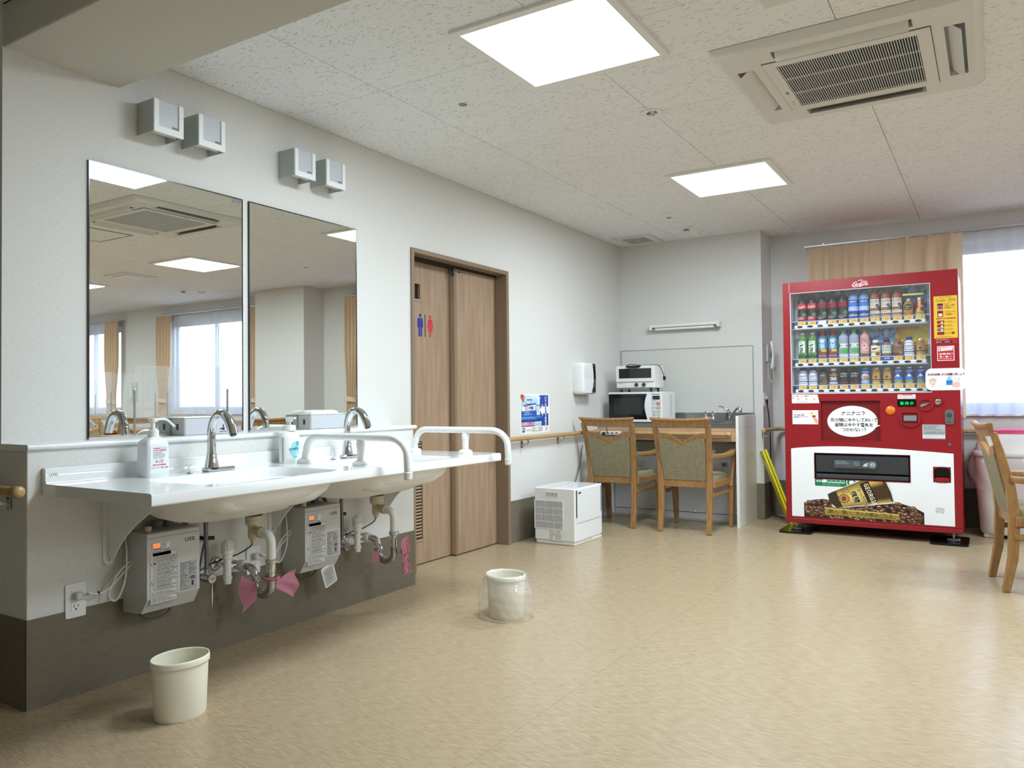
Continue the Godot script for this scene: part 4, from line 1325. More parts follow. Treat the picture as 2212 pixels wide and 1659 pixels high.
	part("handle", tube(S(), [Vector3(0.084, 0.328, 0), Vector3(0.088, 0.328, 0), Vector3(0.096, 0.328, 0), Vector3(0.098, 0.328, 0)], [0.015, 0.0205, 0.0205, 0.018], 22), M["satin steel"], o)
	part("handle_slot", box(S(), Vector3(0.098, 0.3265, -0.009), Vector3(0.0988, 0.3295, 0.009)), M["dark grey plastic"], o)
	part("riser_nut", lathe(S(), [Vector2(0.0, 0.34), Vector2(0.011, 0.34), Vector2(0.011, 0.362), Vector2(0.008, 0.366)], at(0.06, 0, 0), 8), M["satin steel"], o)
	part("braided_hose", tube(S(), curved([Vector3(0.06, 0.36, 0), Vector3(0.058, 0.45, -0.001), Vector3(0.06, 0.55, 0.004), Vector3(0.066, 0.63, 0.006)], 6), 0.0085, 10), M["hose braid"], o)
	part("supply_lead", tube(S(), curved([Vector3(0.05, 0.345, 0.03), Vector3(0.05, 0.43, 0.014), Vector3(0.05, 0.52, -0.008), Vector3(0.055, 0.63, -0.012)], 5), 0.004, 7), M["cord grey"], o)
	if k == 0:
		part("tag_strip", prism(S(), PackedVector2Array([Vector2(-0.001, 0.0), Vector2(0.0012, 0.0), Vector2(0.0035, -0.045), Vector2(0.0008, -0.095), Vector2(-0.001, -0.095), Vector2(-0.0025, -0.045)]), 0.0, 0.0012, facing_x(Vector3(0.085, 0.306, -0.008))), M["beige plastic"], o)
	# --- rag tied round the bend
	var rag := thing("pink_cloth", ["pink striped cloth tied in a bow round the drain trap near the corner", "crumpled pink striped cloth hung on the drain trap near the door"][k], "cloth", Vector3(XT + 0.19, 0.28, -2.25 + dz), 0.0, "pink cloths on the drain traps")
	if k == 0:
		var wing := func(u: float, vv: float) -> Vector3:
			var spread := lerpf(0.02, 0.078, u)
			return Vector3(0.055 + 0.012 * sin(vv * 9.0 + u * 4.0) * u + 0.014 * u, lerpf(-spread, spread, vv) * 0.78 - 0.012 * u + 0.003 * sin(vv * 21.0) * u, -0.024 - u * 0.09 - 0.014 * sin(vv * 3.0) * u)
		part("right_wing", grid(S(), wing, 10, 14), M["pink cloth"], rag)
		var wing2 := func(u: float, vv: float) -> Vector3:
			return Vector3(-0.006 - 0.045 * u + 0.01 * sin(vv * 8.0 + 1.0) * u, lerpf(0.012, -0.055, vv) + u * lerpf(0.034, -0.062, vv), 0.026 + u * 0.05 + 0.008 * sin(vv * 6.0) * u)
		part("left_wing", grid(S(), wing2, 10, 12), M["pink cloth"], rag)
		part("knot", tube(S(), [Vector3(0.08, 0.03, 0.0), Vector3(0.07, 0.032, -0.022), Vector3(0.046, 0.034, -0.028), Vector3(0.023, 0.036, -0.008), Vector3(0.03, 0.034, 0.022), Vector3(0.056, 0.032, 0.028), Vector3(0.08, 0.03, 0.004)], 0.0075, 8), M["pink cloth"], rag)
	else:
		var loop := func(u: float, vv: float) -> Vector3:
			var t := u * TAU
			return Vector3(0.1 + 0.018 * cos(t) + 0.005 * sin(vv * 14.0), 0.035 + 0.045 * sin(t) + vv * 0.006, -0.008 - 0.045 * vv + 0.03 * cos(t) + 0.006 * sin(t * 3.0))
		part("loop", grid(S(), loop, 20, 8), M["pink cloth"], rag)
		var tail := func(u: float, vv: float) -> Vector3:
			return Vector3(0.086 + 0.008 * sin(u * 12.0 + vv * 3.0), 0.02 - vv * 0.13 + 0.004 * sin(u * 17.0), -0.01 - 0.055 * u - 0.02 * vv + 0.004 * sin(vv * 19.0))
		part("tail", grid(S(), tail, 10, 16), M["pink cloth"], rag)
		var scrap := func(u: float, vv: float) -> Vector3:
			return Vector3(-0.02 - 0.02 * u, 0.015 - vv * 0.06 + 0.006 * sin(u * 9.0), 0.029 + 0.03 * u)
		part("far_end", grid(S(), scrap, 6, 8), M["pink cloth"], rag)

# ---------------------------------------------------------------- printed matter: one sheet of paint that cards and labels show cells of

const SHEET := 2048
var sheet: Image
var cell := Rect2i()
var skyline: Array[int] = []
var print_cells := {}

const GLYPH := {
	"ナ": "15e5 81876b2e", "ニ": "34c4 1cec", "ト": "515e 56c9", "ペ": "1964ec b1d1d3b3b1", "ッ": "3749 7688 d69a6e", "ボ": "15d5 727e5d 482c a8cb c1d3 e0f2", "ル": "535a1e 929dd8",
	"コ": "23d3dd 2ddd", "フ": "23d3c94e", "ァ": "36c6a9 787b5e", "ン": "2366 2d9bd5", "ア": "13d3a7 757a4e", "ー": "18e8", "ス": "33c3a72e 89de", "タ": "6127 53d3b93e 58ab", "プ": "13b3a94e d0f0f2d2d0",
	"シ": "2355 1769 2e9cd5", "ャ": "2895d7ba 557e", "ホ": "14e4 818e6d 482c b8dc", "ネ": "7193 24c41b 787e 98dc", "ジ": "2355 1769 2e9cd5 c1d3 e0f2", "ョ": "56c6cd5d 59c9", "グ": "6127 53c3b83e d0d2 f0f2", "ラ": "33c3 26d6ca6e",
	"チ": "b142 17e7 83884e", "カ": "14d4ce9d 71684c2e",
	"の": "83795c3d2a3663a3d6dabd9e", "に": "32272b3e4a 74d4 7a7d9ede", "や": "1875c4e7ba89 7194 437e", "し": "424b5d8ebce9", "て": "23e2866a8dde", "お": "1595 525d2d3a97d9dc9e b2e5", "い": "232a4d6a c4eb",
	"は": "32272b3e4a 75e5 b2bc9e7d8bbbed", "す": "14e4 91987a6886998c5e", "を": "24d4 713967888b d65b5d7ede", "つ": "1573b3e6eabd7e", "か": "15a5ac8e6d 62592e c3e8", "わ": "424e 15551c86c6e9dc9e", "な": "2484 6129 b2e5 a6ac8e6d7baaee",
	"み": "33835b3d1b4979eb c6bb8e", "ご": "34b4 2a3d8ede c1d3 e0f2", "た": "1484 512e 86d6 8b8daede", "え": "5192 35c52e788dee", "ね": "414e 15551c86c5d8ddae9cbbee", "っ": "4988b8dacc9e", "ら": "5193 443a87c8dbae5e",
	"ま": "23d3 26d6 818c6e4c6aacee", "ょ": "868c6e5d6b8cbd 89b9", "う": "5193 3694d7cb7e", "が": "1595 9c7e 959c 52492e b4d8 c1d3 e0f2", "で": "23e2866a8dde c7d9 e6f8", "る": "33b33a86b7db9e6d7bad", "も": "717c9ecddb 25b5 28b8",
	"夜": "8082 12e2 5318 373e a468 95d5a95e 78abee", "間": "121f 1262 6266 1666 1464 9296 92e2ef 96e6 94e4 58b8be5e58 5bbb", "冷": "1336 1d49 9157 91e7 77b7 69d9ad 9bae", "昼": "31d1d5 35d5 31361a 85e9 58b8bc5c58 5aba 1eee",
	"電": "31d1 1613e3e6 8187 4666 a6c6 49c9cd4d49 4bcb 898fefed", "気": "5128 43d3 46b6 28b8bcdeec 793e 3a8d", "深": "2244 1638 1e4a 5552e2e5 8467 a4a6c7 59e9 979f 9a5e 9aee", "強": "2161642428686d4e a174d4 c2e5 85e5e98985 b4be 7ded cbee",
	"大": "15e5 81877a2e 88bbee", "人": "82774a1e 77abee", "飲": "4117 4176 35656a3a35 3868 353d3d6b 6a7e a178 93e3d6 b5b97e baee", "触": "5125 3272 25757e 252b1e 2878 2b7b 94e4e89894 b2bd 8ded cbee",
	"消": "2244 1638 1e4a a1a4 6274 e2c4 675e 67d7de 69d9 6cdc", "毒": "22d2 34c4 16e6 8186 48c8ce3e48 1beb 888e", "販": "22626b2b22 2565 2868 3b1e 5b7e 83e3 83896e 97d7bb7e 99bbee", "売": "8185 23d3 45b5 1a17e7ea 685d2e a8adbeeeeb",
	"中": "818f 34d4db3b34", "円": "212e 21e1ee 27e7 8187", "手": "c142 35d5 18e8 828e6d", "指": "1454 313d1c 1958 d183 8186e6 88d8de8e88 8bdb", "用": "222b1e 22d2dece 26d6 2ada 828e", "新": "4142 1272 2436 6556 1777 1a7a 474e 4a1d 4a7d d192 92978e 96e6 c6cf",
	"川": "222a1e 828d e1ef", "崎": "424c 161c6c66 84e4 b187 b5e7 88f8 9acace9e9a d8dfcf", "除": "212f 21614658794a b175 b1f5 86d6 79e9 b6be9d 8c7e dcee", "菌": "13e3 5155 b1b5 16e6ee1e16 a747 49c9 878d 894c 89cc",
	"麦": "23d3 35c5 17e7 8187 683b 69c98c3f 69adee", "茶": "13e3 5155 b1b5 8519 85e9 4aca 888f 6b4e abcd", "微": "4116 5419 373e 6264a4a2 8184 67a7 797d6e 79a9adcd d1b6 c4e4 d4ba b7ee", "糖": "2134 6145 1666 414e 4619 4679 b0b2 82f2 828b6e a4e4e7 95f5 a7e7 c3c9 aaeaeeaeaa",
	"本": "15e5 818f 861c 86ec 5bbb", "無": "4116 34e4 16f6 19e9 4349 7379 a3a9 d3d9 2c1e 5c6e 9cae dcee", "料": "2134 7155 1777 414e 4719 4779 a2b4 95a7 8aea c1cf", "片": "517a1e 51c1 55e5 595a9a9f", "綾": "4127 2765 4a4f 155a 85e5 b1b8 88e8 9adbae 9bee", "鷹": "8082 22e2 224b1e 5464 74c4 57d7 6ada 5dcd",
	"、": "3b5e", "。": "3b5b5d3d3b", "?": "354361819395b5a88a8b 8d8e", "!": "818a 8d8e"}


func open_cell(called: String, w: int, h: int, back: Color) -> void:
	# the lowest gap along the skyline
	if skyline.is_empty():
		skyline.resize(SHEET / 8)
		skyline.fill(4)
	var n := ceili((w + 6) / 8.0)
	var best := 1 << 20
	var spot := 0
	for i in skyline.size() - n + 1:
		var top := 0
		for k in n:
			top = maxi(top, skyline[i + k])
		if top < best:
			best = top
			spot = i
	for k in n:
		skyline[spot + k] = best + h + 5
	cell = Rect2i(spot * 8 + 3, best, w, h)
	if best + h > SHEET:
		print("sheet full at ", called)
	sheet.fill_rect(cell.grow(2), back)
	print_cells[called] = Rect2((cell.position.x + 0.5) / SHEET, (cell.position.y + 0.5) / SHEET, (w - 1.0) / SHEET, (h - 1.0) / SHEET)


func p_rect(x: float, y: float, w: float, h: float, c: Color) -> void:
	sheet.fill_rect(Rect2i(cell.position.x + roundi(x), cell.position.y + roundi(y), maxi(1, roundi(w)), maxi(1, roundi(h))).intersection(cell), c)


func p_poly(pts: Array, c: Color) -> void:
	var lo := 1e9
	var hi := -1e9
	for p in pts:
		lo = minf(lo, p.y)
		hi = maxf(hi, p.y)
	var n := pts.size()
	for y in range(maxi(0, floori(lo)), mini(cell.size.y, ceili(hi)) + 1):
		var yy := y + 0.5
		var xs := []
		for i in n:
			var a: Vector2 = pts[i]
			var b: Vector2 = pts[(i + 1) % n]
			if (a.y <= yy) != (b.y <= yy):
				xs.append(a.x + (yy - a.y) / (b.y - a.y) * (b.x - a.x))
		xs.sort()
		for i in range(0, xs.size() - 1, 2):
			var x0 := roundi(xs[i])
			var x1 := roundi(xs[i + 1])
			if x1 > x0:
				sheet.fill_rect(Rect2i(cell.position.x + x0, cell.position.y + y, x1 - x0, 1).intersection(cell), c)


func p_oval(cx: float, cy: float, rx: float, ry: float, c: Color, turn := 0.0) -> void:
	var pts := []
	var n := 12 if maxf(rx, ry) < 12 else 32
	for i in n:
		pts.append(Vector2(cx, cy) + Vector2(cos(TAU * i / n) * rx, sin(TAU * i / n) * ry).rotated(turn))
	p_poly(pts, c)


func p_line(a: Vector2, b: Vector2, w: float, c: Color) -> void:
	var d := (b - a).normalized() * w / 2.0
	var q := Vector2(-d.y, d.x)
	p_poly([a - d * 0.6 + q, b + d * 0.6 + q, b + d * 0.6 - q, a - d * 0.6 - q], c)


func p_round(x: float, y: float, w: float, h: float, r: float, c: Color) -> void:
	var pts := []
	for v in rrect(w, h, r, 6, Vector2(x + w / 2, y + h / 2)):
		pts.append(v)
	p_poly(pts, c)


# characters written as strokes on a 16 by 16 field
func p_kana(words: String, x: float, y: float, size: float, w: float, c: Color, step := 1.0, down := false, lean := Vector2.RIGHT) -> void:
	var across := lean.normalized()
	var below := Vector2(-across.y, across.x)
	for i in words.length():
		var g: String = GLYPH.get(words[i], "")
		var o := Vector2(x, y) + (below if down else across) * size * step * i
		for stroke in g.split(" ", false):
			var last := Vector2.INF
			for k in range(0, stroke.length() - 1, 2):
				var q := stroke.substr(k, 2)
				if not q.is_valid_hex_number():
					continue
				var p := o + (across * (q.substr(0, 1).hex_to_int() / 15.0) + below * (q.substr(1, 1).hex_to_int() / 15.0)) * size
				if last != Vector2.INF:
					p_line(last, p, w, c)
				last = p


# lettering in the fonts at hand; x, y is the left end of the foot line
func p_text(words: String, x: float, y: float, h: float, c: Color, bold := true, serif := false, shear := 0.0, squeeze := 1.0, turn := 0.0) -> void:
	var t := TextMesh.new()
	t.text = words
	t.font = face("Droid Serif" if serif else "Droid Sans", bold)
	t.font_size = 32
	t.pixel_size = 1.0
	t.depth = 0.0
	t.horizontal_alignment = HORIZONTAL_ALIGNMENT_LEFT
	t.vertical_alignment = VERTICAL_ALIGNMENT_BOTTOM
	var a := t.get_mesh_arrays()
	var v: PackedVector3Array = a[Mesh.ARRAY_VERTEX]
	var idx: PackedInt32Array = a[Mesh.ARRAY_INDEX]
	if v.is_empty():
		return
	var k := h / (32.0 * 0.714)
	var foot := 32.0 * 0.236
	for i in range(0, idx.size(), 3):
		var p := []
		for j in 3:
			var q := v[idx[i + j]]
			var yy := q.y - foot
			p.append(Vector2(x, y) + Vector2((q.x + shear * yy) * k * squeeze, -yy * k).rotated(turn))
		p_poly(p, c)


# print too small to read
func p_small(x: float, y: float, w: float, h: float, lines: int, c: Color, fill := 0.85) -> void:
	var lh := h / lines
	for i in lines:
		var xx := x
		var stop := x + w * rng.randf_range(fill - 0.3, fill + 0.15)
		while xx < minf(stop, x + w):
			var l := rng.randf_range(lh * 0.25, lh * 0.7)
			p_rect(xx, y + lh * i + lh * 0.12, l, lh * 0.22, c)
			if rng.randf() < 0.8:
				p_rect(xx + l * 0.3, y + lh * i + lh * 0.12, maxf(1.0, l * 0.25), lh * 0.6, c)
			if rng.randf() < 0.7:
				p_rect(xx, y + lh * i + lh * 0.48, l, lh * 0.2, c)
			xx += l + lh * 0.18


# running script, for the two words of the drinks maker's mark
func p_script(x: float, y: float, h: float, c: Color) -> void:
	var w := h * 0.105
	for k in 2:
		var ox := x + k * h * 1.55
		var cc := [Vector2(1.12, -0.72), Vector2(1.2, -0.9), Vector2(0.98, -1.0), Vector2(0.62, -0.72), Vector2(0.3, -0.25), Vector2(0.3, 0.02), Vector2(0.55, 0.0), Vector2(0.82, -0.22)]
		var pts := curved(cc, 5)
		for i in pts.size() - 1:
			p_line(Vector2(ox, y) + pts[i] * h * 0.9, Vector2(ox, y) + pts[i + 1] * h * 0.9, w * (1.6 if i > 12 and i < 24 else 0.9), c)
		p_text("oca-" if k == 0 else "ola", ox + h * 0.66, y, h * 0.66, c, true, true, 0.35, 0.74)
	# the trailing ribbon
	var tail := curved([Vector2(0.3, 0.0), Vector2(0.75, 0.2), Vector2(1.4, 0.1), Vector2(1.95, 0.17), Vector2(2.4, 0.06)], 4)
	for i in tail.size() - 1:
		p_line(Vector2(x, y) + tail[i] * h * 0.9, Vector2(x, y) + tail[i + 1] * h * 0.9, w * 0.9, c)
	var top := curved([Vector2(2.75, -0.72), Vector2(3.1, -0.95), Vector2(3.5, -0.9)], 4)
	for i in top.size() - 1:
		p_line(Vector2(x, y) + top[i] * h * 0.9, Vector2(x, y) + top[i + 1] * h * 0.9, w * 0.8, c)


func make_prints() -> void:
	sheet = Image.create(SHEET, SHEET, false, Image.FORMAT_RGB8)
	sheet.fill(rgb(240, 240, 240))
	var white := rgb(242, 243, 244)
	var ink := rgb(44, 34, 36)
	var red := rgb(176, 24, 34)
	print_wall_sheets(white, ink)
	print_machine(white, ink, red)
	print_drinks(white, ink, red)
	var m := mat("print", Color.WHITE, 0.45)
	m.albedo_texture = ImageTexture.create_from_image(sheet)
	# the machine's small sign glows: its own picture
	var im := Image.create(240, 96, false, Image.FORMAT_RGB8)
	im.fill(Color(0.004, 0.008, 0.008))
	var keep := sheet
	sheet = im
	cell = Rect2i(0, 0, 240, 96)
	p_kana("販売中", 26, 22, 56, 6, Color(0.05, 0.75, 0.35), 1.18)
	sheet = keep
	var d := mat("sales display", Color.WHITE, 0.25)
	d.albedo_texture = ImageTexture.create_from_image(im)
	d.emission_enabled = true
	d.emission = Color.BLACK
	d.emission_texture = d.albedo_texture
	d.emission_energy_multiplier = 0.8


func print_wall_sheets(white: Color, ink: Color) -> void:
	var red := rgb(190, 50, 56)
	open_cell("sanitizer", 264, 340, rgb(229, 233, 234))
	p_kana("手指消毒用アルコール", 42, 8, 18, 3.2, red, 0.98)
	p_rect(40, 36, 186, 12, red)
	p_rect(42, 40, 90, 4, rgb(240, 210, 210))
	for k in 5:
		p_rect(40, 60 + k * 19, 6, 6, ink)
	p_small(50, 56, 178, 95, 6, ink)
	p_poly([Vector2(88, 166), Vector2(106, 184), Vector2(88, 202), Vector2(70, 184)], rgb(150, 70, 50))
	p_poly([Vector2(88, 174), Vector2(98, 184), Vector2(88, 194), Vector2(78, 184)], rgb(226, 190, 170))
	p_rect(86, 178, 4, 12, ink)
	p_rect(112, 164, 76, 22, rgb(240, 176, 182))
	p_kana("一火気用", 116, 167, 15, 2.2, red, 1.1)
	p_small(112, 190, 76, 16, 2, ink)
	p_rect(36, 220, 186, 15, rgb(196, 60, 66))
	p_small(60, 222, 140, 11, 1, white)
	p_kana("ココファン新川崎", 4, 248, 29, 3.2, rgb(70, 74, 78), 1.05)
	open_cell("soap", 300, 240, rgb(232, 233, 232))
	for q in [[170, 90, 70], [130, 150, 60], [215, 150, 70], [170, 190, 56], [235, 90, 60]]:
		p_oval(q[0], q[1], q[2], q[2] * 0.85, rgb(150, 214, 222))
	p_rect(190, 28, 90, 52, rgb(52, 140, 158))
	p_text("CAN", 196, 50, 16, rgb(170, 226, 232), true)
	p_text("Balance", 196, 72, 13, rgb(170, 226, 232), true)
	p_kana("シャボネット", 60, 96, 46, 9, rgb(20, 92, 120), 0.98)
	p_oval(206, 188, 18, 16, rgb(206, 236, 240))
	p_rect(203, 180, 5, 14, rgb(52, 140, 158))
	p_small(150, 214, 120, 12, 1, rgb(30, 110, 140))
	open_cell("caution", 300, 500, rgb(206, 206, 205))
	p_rect(0, 0, 300, 3, ink)
	p_rect(0, 497, 300, 3, ink)
	p_rect(0, 0, 3, 500, ink)
	p_rect(297, 0, 3, 500, ink)
	p_kana("用上のご", 96, 8, 26, 3, ink, 1.05)
	p_rect(30, 44, 2, 330, ink)
	p_rect(66, 44, 2, 330, ink)
	for k in 9:
		p_rect(30, 44 + k * 41, 267, 1.5, ink)
	for k in 8:
		p_oval(49, 64 + k * 41, 12, 12, ink)
		if k != 1:
			p_oval(49, 64 + k * 41, 9, 9, rgb(206, 206, 205))
	for y in [110, 290]:
		p_poly([Vector2(8, y), Vector2(16, y - 16), Vector2(24, y)], ink)
		p_small(6, y + 8, 20, 20, 1, ink, 1.0)
	p_small(74, 46, 216, 326, 26, ink, 0.95)
	p_small(14, 384, 276, 104, 7, ink, 0.95)
	open_cell("rating", 190, 290, rgb(176, 176, 176))
	p_rect(0, 0, 190, 3, ink)
	p_rect(0, 287, 190, 3, ink)
	p_rect(0, 0, 3, 290, ink)
	p_rect(187, 0, 3, 290, ink)
	p_rect(100, 24, 2, 240, ink)
	for y in [24, 84, 140, 200, 264]:
		p_rect(0, y, 190, 2, ink)
	p_small(6, 6, 176, 16, 1, ink)
	p_small(6, 28, 90, 230, 15, ink, 0.7)
	p_small(106, 28, 76, 110, 6, ink, 0.8)
	p_oval(146, 172, 34, 16, ink)
	p_small(120, 168, 52, 8, 1, white, 1.0)
	p_rect(132, 206, 26, 50, ink)
	p_small(20, 270, 150, 14, 1, ink)
	open_cell("switch_caption", 200, 80, rgb(196, 196, 194))
	p_small(6, 0, 80, 26, 1, ink, 1.0)
	p_small(8, 32, 80, 30, 2, ink, 1.0)
	p_small(110, 20, 84, 20, 1, ink)
	p_small(108, 42, 88, 18, 1, ink, 1.0)
	p_small(108, 64, 88, 14, 1, ink)
	# disinfectant poster
	open_cell("poster", 512, 352, white)
	p_rect(8, 6, 482, 282, rgb(40, 92, 176))
	for k in 40:
		p_rect(8, 6 + k * 3.5, 326, 4, rgb(226, 240, 252).lerp(rgb(120, 176, 230), k / 40.0))
	p_oval(24, 20, 30, 26, rgb(160, 80, 50))
	p_oval(40, 48, 22, 24, rgb(186, 112, 60))
	p_oval(62, 26, 16, 20, rgb(206, 150, 140))
	p_oval(132, 52, 56, 38, rgb(40, 90, 160))
	p_oval(132, 50, 53, 33, rgb(216, 234, 248))
	p_kana("ジアのチカラ", 92, 38, 26, 4, rgb(36, 84, 160), 0.62)
	p_poly([Vector2(20, 110), Vector2(250, 84), Vector2(250, 140), Vector2(20, 150)], white)
	p_poly([Vector2(50, 96), Vector2(262, 78), Vector2(262, 92), Vector2(50, 108)], rgb(60, 84, 130))
	p_text("80", 70, 140, 34, rgb(206, 60, 80), true)
	p_kana("の除菌力", 130, 106, 30, 5, rgb(40, 60, 130), 1.0)
	p_rect(8, 200, 400, 12, rgb(60, 130, 210))
	p_rect(8, 216, 400, 72, rgb(34, 66, 146))
	p_small(56, 152, 170, 40, 2, rgb(190, 220, 250))
	p_small(16, 204, 370, 24, 2, rgb(170, 200, 240))
	for k in 7:
		p_oval(30 + k * 30, 264, 20, 16, rgb(246, 214, 226))
	p_kana("中大人の深麦茶", 16, 250, 26, 4.4, rgb(190, 50, 100), 1.1)
	p_rect(238, 246, 138, 42, rgb(196, 214, 236))
	for k in 6:
		p_rect(252 + k * 20, 262, 14, 24, [rgb(226, 210, 120), rgb(150, 180, 220)][k % 2])
	# bottle
	p_rect(286, 30, 62, 10, white)
	p_rect(302, 30, 30, 66, white)
	p_rect(276, 96, 76, 8, rgb(80, 90, 110))
	p_round(278, 104, 62, 84, 10, rgb(206, 218, 236))
	p_round(286, 128, 46, 44, 4, white)
	p_small(292, 132, 34, 36, 3, ink)
	# side column with arrow
	p_rect(366, 8, 128, 280, rgb(36, 72, 160))
	p_poly([Vector2(334, 142), Vector2(392, 88), Vector2(392, 112), Vector2(496, 112), Vector2(496, 176), Vector2(392, 176), Vector2(392, 200)], white)
	p_kana("ジアの", 430, 14, 32, 5, white, 1.02, true)
	p_kana("チカラ", 430, 114, 30, 6, rgb(30, 34, 60), 0.68, true)
	p_kana("で除菌中", 430, 178, 27, 4.4, white, 1.02, true)
	p_text("!!", 440, 336, 34, ink, true, false, 0.25)
	p_round(22, 298, 44, 40, 4, rgb(40, 100, 76))
	p_small(28, 304, 32, 28, 1, white, 1.0)
	p_text("Cordsep", 72, 330, 24, rgb(206, 110, 60), false, true, 0.3)
	p_small(200, 296, 90, 44, 3, ink)
	p_small(300, 296, 96, 44, 3, ink)


func print_machine(white: Color, ink: Color, red: Color) -> void:
	# speech bubble
	open_cell("bubble", 560, 360, white)
	p_kana("ナニナニ?", 150, 62, 50, 7, ink, 1.03)
	p_kana("夜の間に冷やしておいて", 34, 142, 43, 5.4, ink, 1.045)
	p_kana("昼間は冷やす電気を", 78, 198, 43, 5.4, ink, 1.045)
	p_kana("つかわない?", 148, 254, 43, 5.4, ink, 1.045)
	# lower panel: a can lying on coffee beans
	open_cell("lower_panel", 1100, 560, white)
	var k1 := 1000.0
	var r := RandomNumberGenerator.new()
	r.seed = 5
	# eco strip: x 0.172..0.465 of the panel, y from top 0.235..0.31
	p_round(172, 236, 292, 72, 8, rgb(14, 122, 74))
	p_text("ecoる", 182, 280, 22, white, true)
	p_kana("る", 220, 256, 26, 4, white)
	for k in 4:
		p_round(262 + k * 31, 256, 28, 26, 4, white)
		p_round(264 + k * 31, 258, 24, 18, 3, rgb(60, 150, 106))
	p_small(226, 290, 130, 12, 2, rgb(190, 226, 204))
	p_oval(430, 272, 36, 34, white)
	p_oval(430, 272, 30, 28, rgb(14, 122, 74))
	p_oval(432, 272, 18, 16, white)
	# bean heap
	var heap := [Vector2(90, 560), Vector2(90, 448), Vector2(150, 418), Vector2(215, 408), Vector2(300, 412), Vector2(420, 440), Vector2(560, 430), Vector2(640, 402), Vector2(720, 398), Vector2(800, 420), Vector2(860, 440), Vector2(909, 466), Vector2(909, 560)]
	p_poly(heap, rgb(40, 22, 16))
	var beans := func(n: int, y0: float, y1: float) -> void:
		for k in n:
			var x := r.randf_range(96, 902)
			var y := r.randf_range(y0, y1)
			var top := 398.0
			for i in range(1, heap.size() - 2):
				if x >= heap[i].x and x <= heap[i + 1].x:
					top = lerpf(heap[i].y, heap[i + 1].y, (x - heap[i].x) / (heap[i + 1].x - heap[i].x))
			if y < top + 4 or x < 100 or x > 898:
				continue
			var a := r.randf_range(-0.5, 0.9)
			var sz := r.randf_range(13, 20)
			p_oval(x, y, sz + 2, sz * 0.62 + 2, rgb(28, 14, 10), a)
			p_oval(x, y, sz, sz * 0.6, rgb(86, 50, 34).lerp(rgb(140, 92, 62), r.randf()), a)
			p_oval(x - 2, y - sz * 0.18, sz * 0.7, sz * 0.22, rgb(176, 130, 96).lerp(rgb(224, 196, 170), r.randf() * 0.8), a)
			var d := Vector2(cos(a), sin(a)) * sz * 0.8
			p_line(Vector2(x, y + 2) - d, Vector2(x, y + 2) + d, 3, rgb(40, 20, 14))
	beans.call(170, 404, 556)
	# the can: from its foot at the left to its lid at the upper right
	var C := func(u: float, v: float) -> Vector2:
		var foot := [Vector2(262, 366), Vector2(300, 470)]
		var lid := [Vector2(624, 196), Vector2(712, 400)]
		return foot[0].lerp(foot[1], v).lerp(lid[0].lerp(lid[1], v), u)
	var quad_uv := func(u0: float, v0: float, u1: float, v1: float, c: Color) -> void:
		p_poly([C.call(u0, v0), C.call(u1, v0), C.call(u1, v1), C.call(u0, v1)], c)
	p_poly([C.call(-0.02, -0.03), C.call(1.0, -0.04), C.call(1.05, 0.1), C.call(1.07, 0.5), C.call(1.02, 1.05), C.call(0.0, 1.04)], rgb(222, 224, 220))
	p_poly([C.call(0.0, 0.03), C.call(0.06, 0.0), C.call(1.0, 0.0), C.call(1.03, 0.2), C.call(1.03, 0.7), C.call(1.0, 1.0), C.call(0.06, 1.0), C.call(-0.02, 0.6)], rgb(58, 44, 30))
	for k in 20:
		var t := k / 20.0
		quad_uv.call(0.16, t, 0.74, t + 0.055, rgb(120, 92, 40).lerp(rgb(226, 200, 104), sin(t * PI) ** 0.7))
		quad_uv.call(0.74, t, 0.98, t + 0.055, rgb(70, 48, 24).lerp(rgb(214, 176, 96), maxf(0.0, sin(t * PI * 2.3 + 0.4))))
	p_poly([C.call(0.74, 0.0), C.call(1.02, 0.0), C.call(1.03, 0.36), C.call(0.9, 0.16)], rgb(176, 36, 30))
	quad_uv.call(0.6, 0.1, 0.76, 0.93, rgb(34, 28, 22))
	var dirv: Vector2 = (C.call(0.66, 0.9) - C.call(0.66, 0.12))
	p_text("GEORGIA", (C.call(0.655, 0.16)).x, (C.call(0.655, 0.16)).y, 32, rgb(238, 226, 190), true, false, 0.0, 0.86, dirv.angle())
	p_kana("ジョージアグラン", (C.call(0.585, 0.1)).x, (C.call(0.585, 0.1)).y, 26, 6.5, rgb(226, 214, 170), 0.9, false, dirv)
	p_kana("ジョージアグラン", (C.call(0.585, 0.1)).x, (C.call(0.585, 0.1)).y, 26, 3.5, rgb(40, 28, 22), 0.9, false, dirv)
	p_kana("微糖", (C.call(0.49, 0.3)).x, (C.call(0.49, 0.3)).y, 44, 10, rgb(236, 222, 176), 1.0, false, dirv)
	p_kana("微糖", (C.call(0.49, 0.3)).x, (C.call(0.49, 0.3)).y, 44, 5.5, rgb(30, 20, 16), 1.0, false, dirv)
	var oc: Vector2 = C.call(0.24, 0.55)
	p_oval(oc.x, oc.y, 40, 34, rgb(140, 86, 44))
	p_oval(oc.x, oc.y, 33, 28, rgb(190, 140, 80))
	p_oval(oc.x, oc.y, 16, 18, rgb(120, 70, 40))
	for k in 3:
		p_line(C.call(0.26 + k * 0.05, 0.1), C.call(0.28 + k * 0.05, 0.34), 3, rgb(70, 50, 20))
	beans.call(130, 470, 520)
	# banner
	p_poly([Vector2(240, 468), Vector2(748, 486), Vector2(748, 532), Vector2(240, 522)], rgb(160, 134, 58))
	p_poly([Vector2(240, 470), Vector2(748, 488), Vector2(748, 498), Vector2(240, 480)], rgb(206, 184, 100))
	p_kana("深い、強い、大人の飲みごたえ。", 262, 478, 32, 3.4, rgb(62, 44, 22), 1.0, false, Vector2(508, 15))
	p_small(982, 424, 84, 40, 4, rgb(70, 76, 84))
